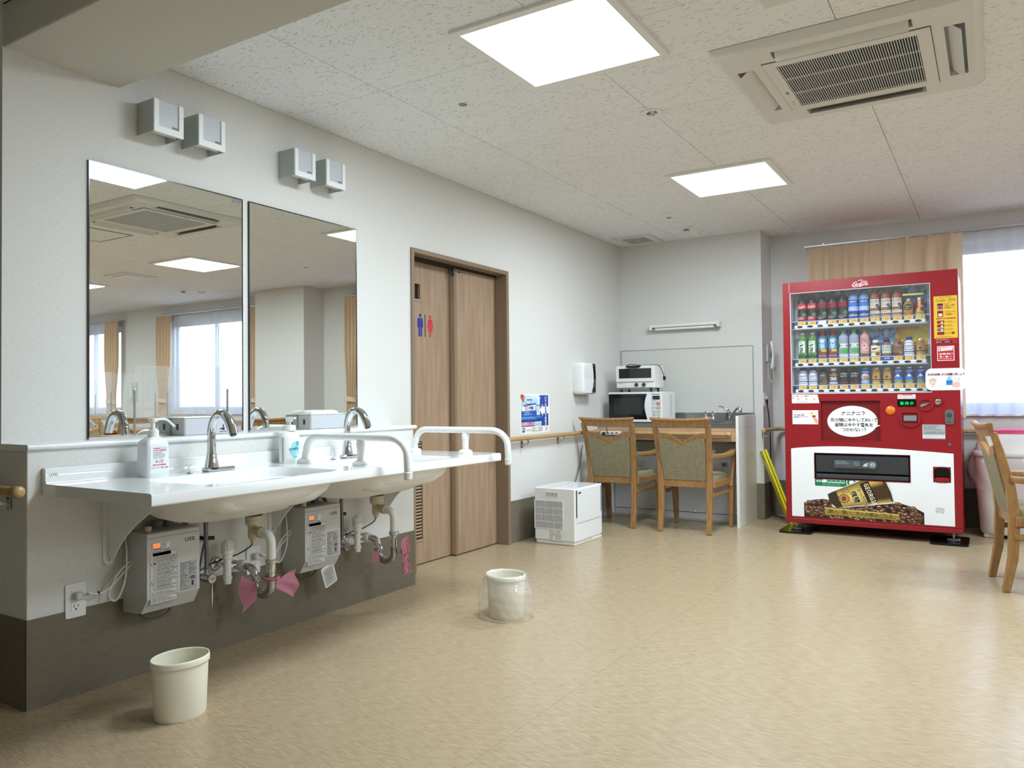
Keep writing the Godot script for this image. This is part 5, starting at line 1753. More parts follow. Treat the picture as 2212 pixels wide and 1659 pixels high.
	# app sign
	open_cell("app_sign", 270, 560, rgb(226, 184, 48))
	var brown := rgb(122, 40, 20)
	p_rect(60, 12, 160, 12, rgb(200, 160, 60))
	p_small(64, 14, 150, 10, 1, brown)
	p_text("Coke", 24, 76, 36, rgb(90, 34, 16), false)
	p_oval(188, 60, 21, 21, rgb(90, 34, 16))
	p_oval(188, 60, 16, 16, rgb(226, 184, 48))
	p_rect(185, 34, 6, 24, rgb(90, 34, 16))
	p_text("N", 214, 76, 36, rgb(90, 34, 16), false)
	for y in [98, 196]:
		p_round(42, y, 66, 84, 8, rgb(74, 20, 34))
		p_rect(46, y + 28, 58, 56, rgb(206, 120, 150) if y < 150 else rgb(180, 50, 60))
		p_rect(54, y + 36, 42, 36, rgb(150, 40, 90) if y < 150 else rgb(240, 214, 210))
	p_small(124, 98, 90, 14, 1, brown)
	p_kana("スタンプが", 122, 116, 24, 4.2, brown, 0.96)
	p_kana("たまる!!", 122, 146, 24, 4.2, brown, 0.96)
	p_text("15", 122, 226, 20, rgb(190, 60, 20), true)
	p_kana("スタンプで", 152, 206, 18, 3, brown, 0.98)
	p_text("1", 122, 258, 22, rgb(190, 60, 20), true)
	p_kana("本無料!!", 140, 236, 22, 4, rgb(190, 50, 20), 0.98)
	p_rect(26, 292, 224, 13, rgb(160, 30, 30))
	p_small(80, 295, 120, 8, 1, rgb(240, 200, 120))
	for k in 4:
		var y := 326 + k * 50
		p_rect(36, y, 82, 38, [rgb(136, 20, 26), rgb(136, 20, 26), rgb(96, 96, 132), rgb(130, 20, 26)][k])
		p_oval(92, y + 24, 13, 12, rgb(226, 220, 220) if k < 3 else rgb(150, 30, 36))
		p_oval(134, y + 18, 7, 7, brown)
		p_small(148, y + 2, 96, 32, 3, brown)
	p_oval(216, 494, 17, 17, rgb(150, 40, 30))
	p_small(26, 532, 220, 18, 2, brown)
	open_cell("app_strip", 240, 60, red)
	p_small(4, 2, 230, 12, 1, rgb(240, 200, 200))
	p_rect(8, 24, 88, 26, rgb(30, 20, 24))
	p_rect(102, 24, 88, 26, rgb(30, 20, 24))
	p_oval(20, 37, 6, 7, white)
	p_small(30, 30, 60, 14, 1, white)
	p_small(108, 30, 76, 14, 1, white)
	open_cell("points_card", 190, 190, white)
	p_rect(8, 8, 174, 174, rgb(186, 28, 40))
	p_poly([Vector2(16, 18), Vector2(176, 10), Vector2(170, 58), Vector2(16, 64)], white)
	p_oval(34, 42, 14, 14, rgb(226, 120, 110))
	p_small(62, 20, 100, 14, 1, ink)
	p_text("Coke On Pay", 58, 54, 13, rgb(190, 40, 50), true)
	p_text("W", 22, 116, 26, white, true)
	p_kana("でたまる!", 54, 88, 25, 4.4, white, 0.98)
	p_oval(40, 136, 12, 10, white)
	p_oval(104, 136, 14, 10, white)
	p_small(56, 130, 34, 12, 1, white)
	p_small(122, 130, 50, 12, 1, white)
	p_rect(20, 152, 150, 1, white)
	p_small(20, 158, 150, 14, 1, white)
	# home-made hand hygiene notice
	open_cell("hand_notice", 520, 310, white)
	p_kana("おかねを触ったら消毒しましょう", 26, 66, 36, 6.5, rgb(120, 26, 60), 0.88)
	var skin := rgb(236, 206, 186)
	p_rect(76, 200, 42, 66, skin)
	p_oval(92, 190, 42, 36, rgb(90, 80, 76))
	p_oval(92, 190, 39, 33, skin)
	for q in [[62, 166], [84, 152], [108, 156], [126, 160]]:
		p_oval(q[0], q[1], 15, 16, rgb(90, 80, 76))
		p_oval(q[0], q[1], 12, 13, skin)
	p_poly([Vector2(172, 242), Vector2(200, 242), Vector2(200, 232), Vector2(220, 250), Vector2(200, 268), Vector2(200, 258), Vector2(172, 258)], rgb(190, 190, 196))
	p_poly([Vector2(176, 246), Vector2(204, 246), Vector2(204, 240), Vector2(214, 250), Vector2(204, 260), Vector2(204, 254), Vector2(176, 254)], white)
	p_poly([Vector2(286, 130), Vector2(330, 130), Vector2(346, 172), Vector2(270, 172)], rgb(140, 196, 232))
	p_rect(266, 172, 84, 66, rgb(44, 130, 206))
	p_rect(266, 186, 84, 16, rgb(30, 104, 180))
	p_poly([Vector2(286, 112), Vector2(346, 112), Vector2(346, 124), Vector2(300, 130), Vector2(286, 130)], rgb(150, 206, 236))
	p_poly([Vector2(350, 118), Vector2(420, 156), Vector2(366, 190)], rgb(214, 228, 240))
	p_oval(400, 234, 46, 42, rgb(236, 184, 170))
	for k in 4:
		p_oval(354, 206 + k * 18, 16, 8, rgb(236, 184, 170))
	p_rect(420, 146, 14, 8, ink)
	p_rect(420, 176, 14, 8, ink)
	open_cell("cap_steps", 330, 112, white)
	p_kana("大中小", 8, 10, 20, 3, ink, 1.3, true)
	for k in 3:
		p_oval(46 + k * 96, 24, 8, 8, rgb(180, 60, 60))
		p_oval(46 + k * 96, 24, 5, 5, white)
		p_kana(["まっぷた", "まわす", "開く"][k], 58 + k * 96, 14, 18, 3.2, ink, 0.95)
		p_oval(76 + k * 96, 58, 14, 12, rgb(230, 206, 130))
		p_oval(82 + k * 96, 62, 10, 14, rgb(214, 178, 140))
		if k < 2:
			p_rect(116 + k * 96, 50, 8, 4, ink)
	p_small(40, 86, 270, 18, 2, rgb(110, 110, 110))
	open_cell("opener_card", 310, 176, white)
	p_oval(50, 24, 38, 14, rgb(210, 214, 218))
	p_oval(50, 24, 34, 11, white)
	p_small(22, 18, 56, 10, 1, red)
	p_kana("ペットボトルが", 12, 50, 20, 4, ink, 0.92)
	p_kana("片手でも", 12, 76, 20, 4, rgb(50, 90, 170), 0.92)
	p_small(92, 76, 110, 20, 1, rgb(170, 40, 60), 1.0)
	p_oval(232, 42, 20, 20, rgb(230, 210, 90))
	p_poly([Vector2(236, 74), Vector2(262, 64), Vector2(292, 104), Vector2(310, 150), Vector2(310, 176), Vector2(276, 160), Vector2(246, 110)], rgb(222, 176, 146))
	p_poly([Vector2(236, 66), Vector2(274, 62), Vector2(280, 84), Vector2(240, 88)], rgb(110, 50, 44))
	open_cell("owner_plate", 280, 200, rgb(176, 178, 180))
	p_small(20, 10, 240, 76, 5, rgb(70, 72, 76))
	p_small(20, 98, 250, 40, 2, ink, 1.0)
	p_rect(8, 146, 266, 34, white)
	p_small(20, 154, 246, 18, 1, ink, 1.0)
	open_cell("pay_sticker", 200, 54, white)
	p_oval(26, 27, 20, 20, rgb(240, 190, 170))
	p_rect(48, 4, 120, 10, rgb(180, 40, 50))
	p_text("Coke On Pay", 48, 44, 17, rgb(120, 110, 116), true)
	open_cell("port_print", 400, 120, rgb(58, 62, 66))
	p_small(10, 10, 150, 12, 1, rgb(190, 196, 200))
	p_small(10, 32, 150, 40, 2, rgb(150, 156, 160))
	p_rect(4, 4, 170, 100, rgb(58, 62, 66).lightened(0.05))
	p_small(10, 30, 150, 44, 3, rgb(150, 156, 160))
	p_rect(184, 26, 2, 80, rgb(150, 156, 160))
	p_small(192, 30, 60, 60, 3, rgb(150, 156, 160))
	p_poly([Vector2(272, 92), Vector2(290, 60), Vector2(330, 44), Vector2(316, 66), Vector2(320, 92)], rgb(190, 196, 202))
	p_oval(364, 70, 34, 34, rgb(190, 196, 202))
	p_oval(364, 70, 30, 30, rgb(70, 76, 82))
	p_oval(364, 68, 20, 20, rgb(190, 196, 202))
	p_rect(358, 56, 12, 24, rgb(90, 96, 100))
	# maker's mark, with the lettering above it
	open_cell("mark", 340, 100, rgb(150, 30, 40))
	p_text("eco", 96, 22, 15, white, true)
	p_kana("る", 132, 4, 20, 3.4, white)
	p_script(14, 86, 62, white)
	# prices
	for p in [140, 130, 120, 110]:
		open_cell("price_%d" % p, 100, 48, rgb(248, 216, 96))
		p_text(str(p), 8, 40, 30, rgb(190, 84, 20), true)
		p_kana("円", 74, 16, 22, 3, rgb(190, 84, 20))
	open_cell("price_blank", 100, 48, rgb(250, 250, 246))
	open_cell("price_blue", 100, 48, rgb(36, 70, 160))
	p_kana("気を飲", 20, 8, 20, 2.6, white)
	# shelf backs: blue ice, and warm leaves
	open_cell("ice", 400, 150, rgb(74, 120, 190))
	for k in 260:
		var c := rgb(40, 80, 160).lerp(rgb(200, 220, 240), r.randf())
		var o := Vector2(r.randf_range(0, 400), r.randf_range(0, 150))
		var pts := []
		for i in 5:
			pts.append(o + Vector2(r.randf_range(8, 24), 0).rotated(TAU * i / 5.0 + r.randf() * 0.6))
		p_poly(pts, c)
	open_cell("leaves", 120, 150, rgb(226, 160, 60))
	for k in 50:
		p_oval(r.randf_range(0, 120), r.randf_range(0, 150), r.randf_range(8, 26), r.randf_range(6, 20), [rgb(232, 190, 60), rgb(214, 120, 50), rgb(236, 220, 80), rgb(200, 190, 120)][r.randi() % 4], r.randf() * 3.0)


func print_drinks(white: Color, ink: Color, red: Color) -> void:
	# each cell is the front half of a container, 96 wide
	var W := 96
	open_cell("cola", W, 190, rgb(38, 14, 16))
	p_rect(0, 48, W, 46, rgb(186, 30, 40))
	p_script(12, 82, 20, white)
	p_oval(72, 140, 20, 16, rgb(44, 140, 104))
	p_rect(0, 152, W, 38, rgb(170, 26, 36))
	p_small(12, 160, 70, 24, 2, white)
	open_cell("zero", W, 190, rgb(30, 13, 14))
	p_rect(0, 48, W, 46, rgb(140, 24, 32))
	p_small(20, 60, 56, 16, 1, rgb(40, 10, 12))
	p_oval(72, 140, 20, 16, rgb(44, 140, 104))
	p_rect(0, 152, W, 38, rgb(20, 18, 20))
	p_rect(0, 152, W, 4, rgb(150, 60, 50))
	p_small(12, 162, 70, 22, 2, white)
	open_cell("sports", W, 190, rgb(120, 160, 210))
	p_rect(0, 40, W, 26, rgb(26, 50, 150))
	p_rect(0, 66, W, 30, rgb(40, 120, 210))
	p_text("AQUA", 18, 62, 14, white, true, false, 0.3)
	p_rect(0, 96, W, 34, rgb(180, 200, 226))
	p_rect(0, 132, W, 58, rgb(24, 54, 156))
	p_text("600ml", 14, 176, 18, rgb(220, 230, 180), true, false, 0.3)
	open_cell("latte", W, 190, rgb(140, 100, 66))
	p_oval(72, 26, 20, 18, rgb(170, 40, 40))
	p_rect(12, 46, 72, 70, rgb(226, 222, 214))
	p_text("GEORGIA", 15, 66, 12, ink, true, true)
	p_rect(16, 70, 64, 3, ink)
	p_small(18, 78, 40, 30, 3, rgb(110, 100, 90))
	p_oval(66, 98, 12, 14, rgb(120, 80, 50))
	p_oval(78, 118, 14, 12, rgb(40, 90, 120))
	p_rect(0, 142, W, 48, rgb(226, 222, 214))
	p_small(8, 148, 78, 12, 1, ink)
	p_rect(10, 164, 76, 16, rgb(140, 106, 70))
	open_cell("gold", W, 130, rgb(176, 140, 60))
	p_oval(48, 56, 30, 34, rgb(34, 26, 22))
	p_text("EMERALD", 22, 54, 10, rgb(220, 196, 120), true)
	p_small(26, 60, 44, 22, 2, rgb(220, 196, 120))
	p_rect(0, 100, W, 30, rgb(190, 110, 50))
	open_cell("redcan", W, 130, rgb(160, 34, 34))
	p_rect(38, 0, 20, 60, rgb(230, 206, 150))
	p_poly([Vector2(20, 100), Vector2(50, 50), Vector2(90, 60), Vector2(60, 110)], rgb(226, 190, 120))
	p_oval(72, 84, 20, 18, rgb(190, 50, 50))
	p_rect(0, 104, W, 26, rgb(224, 196, 100))
	p_small(10, 110, 70, 14, 1, ink)
	open_cell("greentea", W, 190, rgb(74, 130, 60))
	for k in 40:
		p_oval(rng.randf_range(0, 96), rng.randf_range(20, 190), rng.randf_range(4, 14), rng.randf_range(2, 6), [rgb(150, 190, 110), rgb(44, 100, 44), rgb(186, 210, 150)][rng.randi() % 3], rng.randf() * 3.0)
	p_rect(20, 30, 50, 106, rgb(230, 238, 220))
	p_poly([Vector2(28, 72), Vector2(42, 62), Vector2(62, 60), Vector2(48, 76), Vector2(34, 80)], rgb(30, 44, 70))
	p_kana("綾鷹", 28, 84, 28, 4, rgb(40, 70, 50), 0.9, true)
	p_small(28, 36, 34, 20, 2, rgb(40, 70, 50))
	p_rect(0, 158, W, 32, rgb(40, 92, 52))
	open_cell("barley", W, 190, rgb(34, 96, 130))
	p_oval(48, 66, 40, 50, rgb(170, 210, 230))
	p_oval(48, 66, 36, 46, rgb(30, 110, 160))
	p_kana("麦茶", 27, 22, 42, 6, rgb(190, 226, 240), 1.02, true)
	p_rect(0, 118, W, 50, rgb(128, 66, 34))
	p_oval(60, 126, 22, 12, rgb(220, 180, 70))
	p_rect(0, 166, W, 14, rgb(40, 96, 160))
	p_small(6, 169, 84, 9, 1, white)
	p_rect(0, 180, W, 10, rgb(180, 40, 50))
	open_cell("water", W, 190, rgb(150, 164, 186))
	p_rect(0, 70, W, 36, rgb(226, 230, 230))
	p_poly([Vector2(0, 74), Vector2(14, 66), Vector2(32, 80), Vector2(30, 102), Vector2(8, 108), Vector2(2, 96)], rgb(40, 130, 60))
	p_kana("いろはす", 36, 80, 16, 3, rgb(50, 60, 90), 0.92)
	for k in 7:
		p_oval(60 + cos(TAU * k / 7.0) * 18, 136 + sin(TAU * k / 7.0) * 16, 16, 6, rgb(56, 168, 66), TAU * k / 7.0)
	p_rect(0, 164, W, 26, rgb(230, 234, 236))
	p_small(8, 168, 80, 18, 2, rgb(90, 110, 130))
	open_cell("peach", W, 190, rgb(206, 150, 150))
	p_small(28, 26, 40, 34, 2, rgb(120, 70, 70))
	for q in [[48, 94, 20], [30, 124, 16], [62, 122, 18]]:
		p_oval(q[0], q[1], q[2], q[2], rgb(232, 196, 190))
		p_oval(q[0], q[1], q[2] * 0.5, q[2] * 0.5, rgb(200, 120, 110))
	p_rect(0, 164, W, 26, rgb(40, 28, 28))
	p_oval(16, 170, 16, 16, rgb(150, 110, 70))
	p_small(34, 170, 56, 14, 1, rgb(200, 170, 140))
	open_cell("duo", W, 130, rgb(232, 224, 200))
	p_rect(0, 0, W, 26, rgb(110, 86, 64))
	p_poly([Vector2(20, 60), Vector2(40, 50), Vector2(66, 50), Vector2(48, 66), Vector2(30, 68)], ink)
	p_oval(72, 14, 18, 16, rgb(70, 40, 30))
	p_rect(0, 78, W, 24, rgb(200, 180, 140))
	p_oval(64, 108, 16, 18, rgb(120, 76, 50))
	open_cell("plainlatte", W, 130, rgb(208, 212, 208))
	p_rect(0, 0, W, 28, rgb(120, 100, 84))
	p_text("GEORGIA", 16, 50, 11, rgb(60, 60, 64), true, true)
	p_small(14, 56, 68, 10, 1, rgb(60, 60, 64))
	p_rect(0, 76, W, 4, rgb(80, 70, 60))
	p_rect(0, 104, W, 26, rgb(120, 104, 86))
	open_cell("cafe", W, 130, rgb(140, 104, 76))
	p_oval(66, 14, 20, 16, rgb(74, 42, 28))
	p_text("GEORGIA", 12, 66, 13, rgb(60, 34, 22), true, true)
	p_small(20, 72, 56, 20, 2, rgb(60, 34, 22))
	p_rect(0, 104, W, 26, rgb(84, 50, 34))
	p_oval(74, 104, 18, 16, rgb(170, 120, 84))
	open_cell("blend", W, 130, rgb(220, 222, 232))
	p_oval(48, 52, 40, 34, rgb(50, 60, 140))
	p_oval(48, 52, 36, 30, rgb(226, 228, 236))
	p_text("EUROPE", 18, 56, 12, rgb(40, 50, 130), true)
	p_small(26, 62, 44, 10, 1, rgb(40, 50, 130))
	p_rect(0, 96, W, 8, rgb(36, 46, 130))
	p_rect(0, 104, W, 26, rgb(230, 232, 240))
	p_small(8, 110, 78, 14, 1, rgb(60, 70, 140))
	open_cell("goldcan", W, 130, rgb(196, 156, 84))
	p_text("GEORGIA", 16, 24, 12, rgb(70, 44, 20), true, true)
	p_small(26, 28, 44, 24, 2, rgb(70, 44, 20))
	p_oval(48, 72, 14, 14, rgb(120, 76, 36))
	p_oval(6, 56, 14, 14, rgb(180, 60, 40))
	p_rect(0, 92, W, 10, rgb(60, 36, 20))
	p_rect(0, 102, W, 28, rgb(206, 178, 96))
	p_small(8, 106, 78, 18, 1, rgb(80, 56, 24))
	open_cell("darkbottle", W, 130, rgb(66, 64, 62))
	p_small(24, 36, 50, 16, 1, rgb(200, 196, 190))
	p_small(16, 58, 64, 24, 2, rgb(120, 114, 108))
	p_oval(66, 102, 18, 20, rgb(120, 80, 56))
	p_rect(0, 112, W, 18, rgb(120, 100, 70))
	open_cell("macchiato", W, 130, rgb(90, 52, 38))
	p_oval(66, 10, 22, 18, rgb(150, 60, 50))
	p_text("GEORGIA", 16, 44, 12, rgb(226, 190, 150), true, true)
	p_rect(16, 56, 64, 40, rgb(130, 124, 120))
	p_text("M", 30, 92, 30, rgb(236, 236, 236), true, true)
	p_rect(0, 106, W, 24, rgb(170, 190, 220))
	open_cell("black", W, 130, rgb(28, 29, 33))
	p_text("GEORGIA", 16, 36, 12, rgb(214, 214, 216), true, true)
	p_small(26, 46, 46, 18, 1, rgb(220, 220, 224))
	p_rect(0, 112, W, 18, rgb(110, 40, 50))
	open_cell("iceblue", W, 130, rgb(60, 100, 190))
	p_text("GEORGIA", 14, 34, 12, rgb(214, 226, 246), true, true)
	p_oval(48, 70, 36, 26, rgb(214, 206, 196))
	p_oval(56, 78, 24, 16, rgb(196, 120, 80))
	p_rect(0, 100, W, 30, rgb(130, 170, 226))
	p_small(8, 108, 78, 16, 1, white)
	open_cell("mountain", W, 130, rgb(36, 62, 148))
	p_text("GEORGIA", 14, 28, 13, rgb(226, 232, 244), true, true)
	p_small(24, 34, 50, 10, 1, rgb(180, 190, 220))
	p_poly([Vector2(8, 84), Vector2(46, 48), Vector2(88, 88), Vector2(88, 104), Vector2(8, 104)], rgb(60, 120, 200))
	p_poly([Vector2(14, 82), Vector2(46, 48), Vector2(62, 66), Vector2(48, 76), Vector2(36, 68)], rgb(220, 232, 244))
	p_oval(6, 60, 12, 12, rgb(190, 60, 70))
	p_rect(0, 104, W, 26, rgb(186, 176, 96))
	p_small(8, 108, 78, 16, 1, rgb(60, 60, 40))
	# odd labels
	open_cell("humid_label", 190, 130, rgb(236, 237, 236))
	p_small(4, 4, 70, 120, 8, rgb(60, 60, 60))
	p_small(86, 4, 100, 120, 8, rgb(60, 60, 60), 0.95)
	open_cell("bin_mark", 130, 150, rgb(206, 36, 56))
	p_text("C", 24, 128, 110, white, true, true, 0.3)
	open_cell("bin_lid_print", 300, 40, rgb(196, 56, 88))
	p_round(4, 4, 292, 32, 6, rgb(236, 206, 214))
	p_round(7, 7, 286, 26, 5, rgb(196, 56, 88))
	p_kana("ペットボトル中", 16, 10, 20, 2.6, rgb(240, 220, 226), 1.2)
	p_poly([Vector2(262, 28), Vector2(274, 10), Vector2(286, 28)], rgb(240, 220, 226))
	open_cell("bin_text", 150, 190, rgb(214, 210, 206))
	p_kana("ペット", 10, 10, 44, 5, rgb(70, 66, 70), 1.0)
	p_text("100", 12, 118, 42, rgb(70, 66, 70), false)
	p_kana("電気", 10, 136, 44, 4.4, rgb(70, 66, 70), 1.0)
	open_cell("mw_keys", 120, 330, rgb(214, 216, 216))
	p_text("Panasonic", 10, 22, 13, ink, true)
	p_rect(12, 34, 92, 46, rgb(24, 28, 32))
	p_text("88:88", 22, 68, 22, rgb(50, 56, 60), true)
	p_small(8, 90, 60, 12, 1, rgb(90, 90, 90))
	for k in 2:
		p_small(10, 122 + k * 50, 44, 14, 1, rgb(90, 90, 90))
		p_rect(64, 112 + k * 50, 40, 34, [rgb(190, 46, 46), rgb(130, 150, 70)][k])
		p_rect(76, 120 + k * 50, 14, 16, white)
	for k in 3:
		for j in 2:
			p_rect(12 + j * 50, 216 + k * 36, 40, 26, rgb(196, 196, 190) if k * 2 + j < 5 else rgb(206, 170, 80))
			p_small(18 + j * 50, 222 + k * 36, 28, 14, 1, rgb(80, 80, 80))
	open_cell("mw_side", 70, 260, rgb(232, 234, 236))
	p_small(6, 6, 58, 248, 18, rgb(90, 94, 100), 0.8)
	open_cell("sign_panel", 120, 360, rgb(176, 170, 178))
	for k in 5:
		p_small(20, 30 + k * 62, 80, 40, 2, rgb(110, 100, 120))

# ---------------------------------------------------------------- on the walls

func wood_rail(called: String, label: String, pts: Array, brackets: Array, group: String) -> Node3D:
	var o := thing(called, label, "handrail", Vector3.ZERO, 0.0, group)
	part("rail", tube(S(), pts, 0.0175, 14), M["rail wood"], o)
	for e in [0, pts.size() - 1]:
		var q: Vector3 = pts[1] if e == 0 else pts[pts.size() - 2]
		var d: Vector3 = (pts[e] - q).normalized()
		part("end_cap", tube(S(), [pts[e] - d * 0.03, pts[e] - d * 0.028, pts[e] + d * 0.004, pts[e] + d * 0.01, pts[e] + d * 0.013], [0.0175, 0.0205, 0.0205, 0.017, 0.008], 14), M["rail wood"], o)
	for b in brackets:
		var T := Transform3D(Basis(Vector3.UP, b[1]), b[0])      # wall behind, -z of T
		var br := part("bracket", box(S(), Vector3(-0.012, -0.075, 0.0005), Vector3(0.012, -0.02, 0.005), 0.001, T), M["satin steel"], o)
		part("arm", prism(S(), PackedVector2Array([Vector2(0.004, -0.062), Vector2(0.05, -0.05), Vector2(0.062, -0.04), Vector2(0.062, -0.012), Vector2(0.056, -0.012), Vector2(0.056, -0.038), Vector2(0.004, -0.052)]), -0.009, 0.009, T * Transform3D(Basis(Vector3.UP, -PI / 2), Vector3.ZERO)), M["aluminium"], br)
		part("screw", lathe(S(), [Vector2(0.0, 0.004), Vector2(0.004, 0.003), Vector2(0.005, 0.0)], T * Transform3D(Basis(Vector3.RIGHT, PI / 2), Vector3(0, -0.035, 0.005)), 10), M["dark grey plastic"], br)
	return o


func build_wall_things() -> void:
	wood_rail("handrail", "light wooden handrail on the wall between toilet door and kitchen", [Vector3(0.05, 0.764, -4.73), Vector3(0.05, 0.766, -5.4), Vector3(0.05, 0.766, -6.2)], [[Vector3(0, 0.764, -4.985), PI / 2], [Vector3(0, 0.765, -5.55), PI / 2], [Vector3(0, 0.765, -6.1), PI / 2]], "wooden handrails")
	wood_rail("handrail", "light wooden handrail stub on the dark corridor wall", [Vector3(-1.6, 0.757, ZE + 0.055), Vector3(-0.8, 0.757, ZE + 0.055), Vector3(0.235, 0.757, ZE + 0.055)], [[Vector3(0.068, 0.757, ZE + 0.004), 0.0], [Vector3(-0.9, 0.757, ZE + 0.004), 0.0]], "wooden handrails")
	var bend := [Vector3(XP + 0.058, 0.772, -6.6), Vector3(XP + 0.058, 0.772, -7.0)]
	for k in 5:
		var t := PI / 2 * k / 4.0
		bend.append(Vector3(XP + 0.108 - 0.05 * cos(t), 0.77, -7.076 - 0.05 * sin(t)))
	bend.append(Vector3(2.6, 0.766, ZW + 0.056))
	bend.append(Vector3(4.24, 0.766, ZW + 0.056))
	wood_rail("handrail", "light wooden handrail round the pier corner behind the drinks machine", bend, [[Vector3(XP, 0.77, -6.78), PI / 2], [Vector3(2.95, 0.768, ZW), 0.0], [Vector3(3.7, 0.768, ZW), 0.0]], "wooden handrails")
	wood_rail("handrail", "light wooden handrail below the middle window", [Vector3(5.24, 0.79, ZW + 0.056), Vector3(6.5, 0.79, ZW + 0.056), Vector3(7.9, 0.79, ZW + 0.056)], [[Vector3(5.5, 0.79, ZW), 0.0], [Vector3(7.6, 0.79, ZW), 0.0]], "wooden handrails")
	# poster
	var o := thing("poster", "blue disinfectant poster taped to the wall beside the door frame", "poster", Vector3(0.0006, 0.94, -5.196))
	part("sheet", box(S(), Vector3(0, -0.152, -0.222), Vector3(0.0012, 0.152, 0.222)), M["paper"], o)
	part("print", card(S(), 0.436, 0.298, facing_x(Vector3(0.0016, 0, 0)), print_cells["poster"]), M["print"], o)
	# paper towel dispenser
	o = thing("towel_dispenser", "white rounded wall dispenser with a black curved stripe", "dispenser", Vector3(0, 1.09, -5.95))
	var rings := []
	for k in [[0.001, 0.95, 0.97], [0.03, 1.0, 1.0], [0.085, 1.0, 1.0], [0.097, 0.95, 0.97], [0.103, 0.85, 0.9]]:
		var ring := []
		for v in rrect(0.256 * k[1], 0.268 * k[2], 0.03, 5):
			ring.append(Vector3(k[0], 0.134 + v.y, v.x))
		rings.append(ring)
	part("case", loft(S(), rings), M["white gloss"], o)
	var stripe := PackedVector2Array()
	for p in curved([Vector2(0.05, 0.128), Vector2(0.07, 0.05), Vector2(0.07, -0.03), Vector2(0.035, -0.12)], 5):
		stripe.append(p)
	stripe.append(Vector2(0.108, -0.12))
	stripe.append(Vector2(0.112, 0.0))
	stripe.append(Vector2(0.104, 0.128))
	part("stripe", prism(S(), stripe, 0.1, 0.1045, facing_x(Vector3(0, 0.134, 0))), M["black gloss"], o)
	# tube lamp over the sink
	o = thing("tube_lamp", "slim white unlit tube lamp on the wall above the kitchen", "wall lamp", Vector3(0.318, 1.68, ZB))
	part("housing", box(S(), Vector3(0.012, 0.018, 0.001), Vector3(0.64, 0.044, 0.075), 0.003), M["white plastic"], o)
	part("back_plate", box(S(), Vector3(0.012, 0.0, 0.001), Vector3(0.64, 0.02, 0.02), 0.002), M["heater grey"], o)
	for x in [0.0, 0.628]:
		part("end_piece", box(S(), Vector3(x, -0.004, 0.001), Vector3(x + 0.026, 0.046, 0.08), 0.006), M["white plastic"], o)
	part("tube", tube(S(), [Vector3(0.03, 0.004, 0.05), Vector3(0.624, 0.004, 0.05)], 0.0125, 12), M["lamp rim"], o)
	for x in [0.03, 0.6]:
		part("tube_end", tube(S(), [Vector3(x, 0.004, 0.05), Vector3(x + 0.024, 0.004, 0.05)], 0.0135, 12), M["satin steel"], o)
	# wall handset on the pier
	o = thing("wall_handset", "grey wall intercom handset with a curly cord on the pier side", "handset", Vector3(XP, 1.3, -6.98))
	part("cradle", box(S(), Vector3(0.001, 0.06, -0.04), Vector3(0.024, 0.21, 0.04), 0.006), M["heater grey"], o)
	rings = []
	for k in [[0.0, 0.02, 0.036], [0.02, 0.026, 0.046], [0.07, 0.02, 0.036], [0.12, 0.016, 0.03], [0.17, 0.02, 0.036], [0.225, 0.026, 0.046], [0.24, 0.02, 0.036]]:
		rings.append(ring_at(rrect(k[1], k[2] * 1.2, 0.008, 3), k[0], at(0.05 + 0.006 * cos((k[0] - 0.12) * 18.0), 0, 0)))
	part("receiver", loft(S(), rings), M["lamp rim"], o)
	part("hook", box(S(), Vector3(0.022, 0.1, -0.016), Vector3(0.04, 0.15, 0.016), 0.004), M["mid grey plastic"], o)
	part("cord", tube(S(), curved([Vector3(0.014, 0.062, 0.01), Vector3(0.014, -0.03, 0.012), Vector3(0.026, -0.1, 0.014), Vector3(0.046, -0.115, 0.012), Vector3(0.06, -0.08, 0.01), Vector3(0.058, -0.02, 0.008), Vector3(0.05, 0.004, 0.004)], 6), 0.004, 7), M["heater grey"], o)
	o = thing("wall_socket", "white single wall socket on the pier below the handset", "socket", Vector3(XP, 1.032, -6.87), 0.0, "pier socket")
	part("plate", prism(S(), rrect(0.07, 0.116, 0.005, 3), 0.001, 0.008, facing_x(Vector3.ZERO)), M["white plastic"], o)
	o = thing("power_lead", "black mains lead with grey plug hanging down the pier", "power lead", Vector3(XP, 0, -6.87))
	part("plug", box(S(), Vector3(0.0085, 1.03, -0.016), Vector3(0.032, 1.062, 0.016), 0.004), M["heater grey"], o)
	part("plug_boot", tube(S(), [Vector3(0.022, 1.032, 0), Vector3(0.023, 1.0, 0), Vector3(0.024, 0.985, 0)], [0.011, 0.008, 0.005], 8), M["black rubber"], o)
	part("lead", tube(S(), curved([Vector3(0.024, 0.99, 0), Vector3(0.03, 0.9, -0.02), Vector3(0.02, 0.8, -0.08), Vector3(0.016, 0.7, -0.12), Vector3(0.012, 0.5, -0.14), Vector3(0.012, 0.2, -0.15), Vector3(0.03, 0.04, -0.13), Vector3(0.12, 0.008, -0.1), Vector3(0.28, 0.008, -0.06)], 6), 0.0048, 7), M["black rubber"], o)
	# folded warning sign leaning on the pier
	o = thing("floor_sign", "folded yellow plastic warning sign leaning between pier and drinks machine", "floor sign", Vector3(XP + 0.245, 0, -6.72))
	var lean := Transform3D(Basis(Vector3.BACK, 0.36) * Basis(Vector3.UP, 0.35), Vector3.ZERO)
	for k in 2:
		part("leaf", plate(S(), ab(-0.13, 0.0, 0.13, 0.64), [ab(-0.04, 0.56, 0.04, 0.6)], -0.02 + k * 0.022, -0.004 + k * 0.022, lean * Transform3D(Basis(Vector3.UP, PI / 2), Vector3.ZERO)), M["sign yellow"], o)
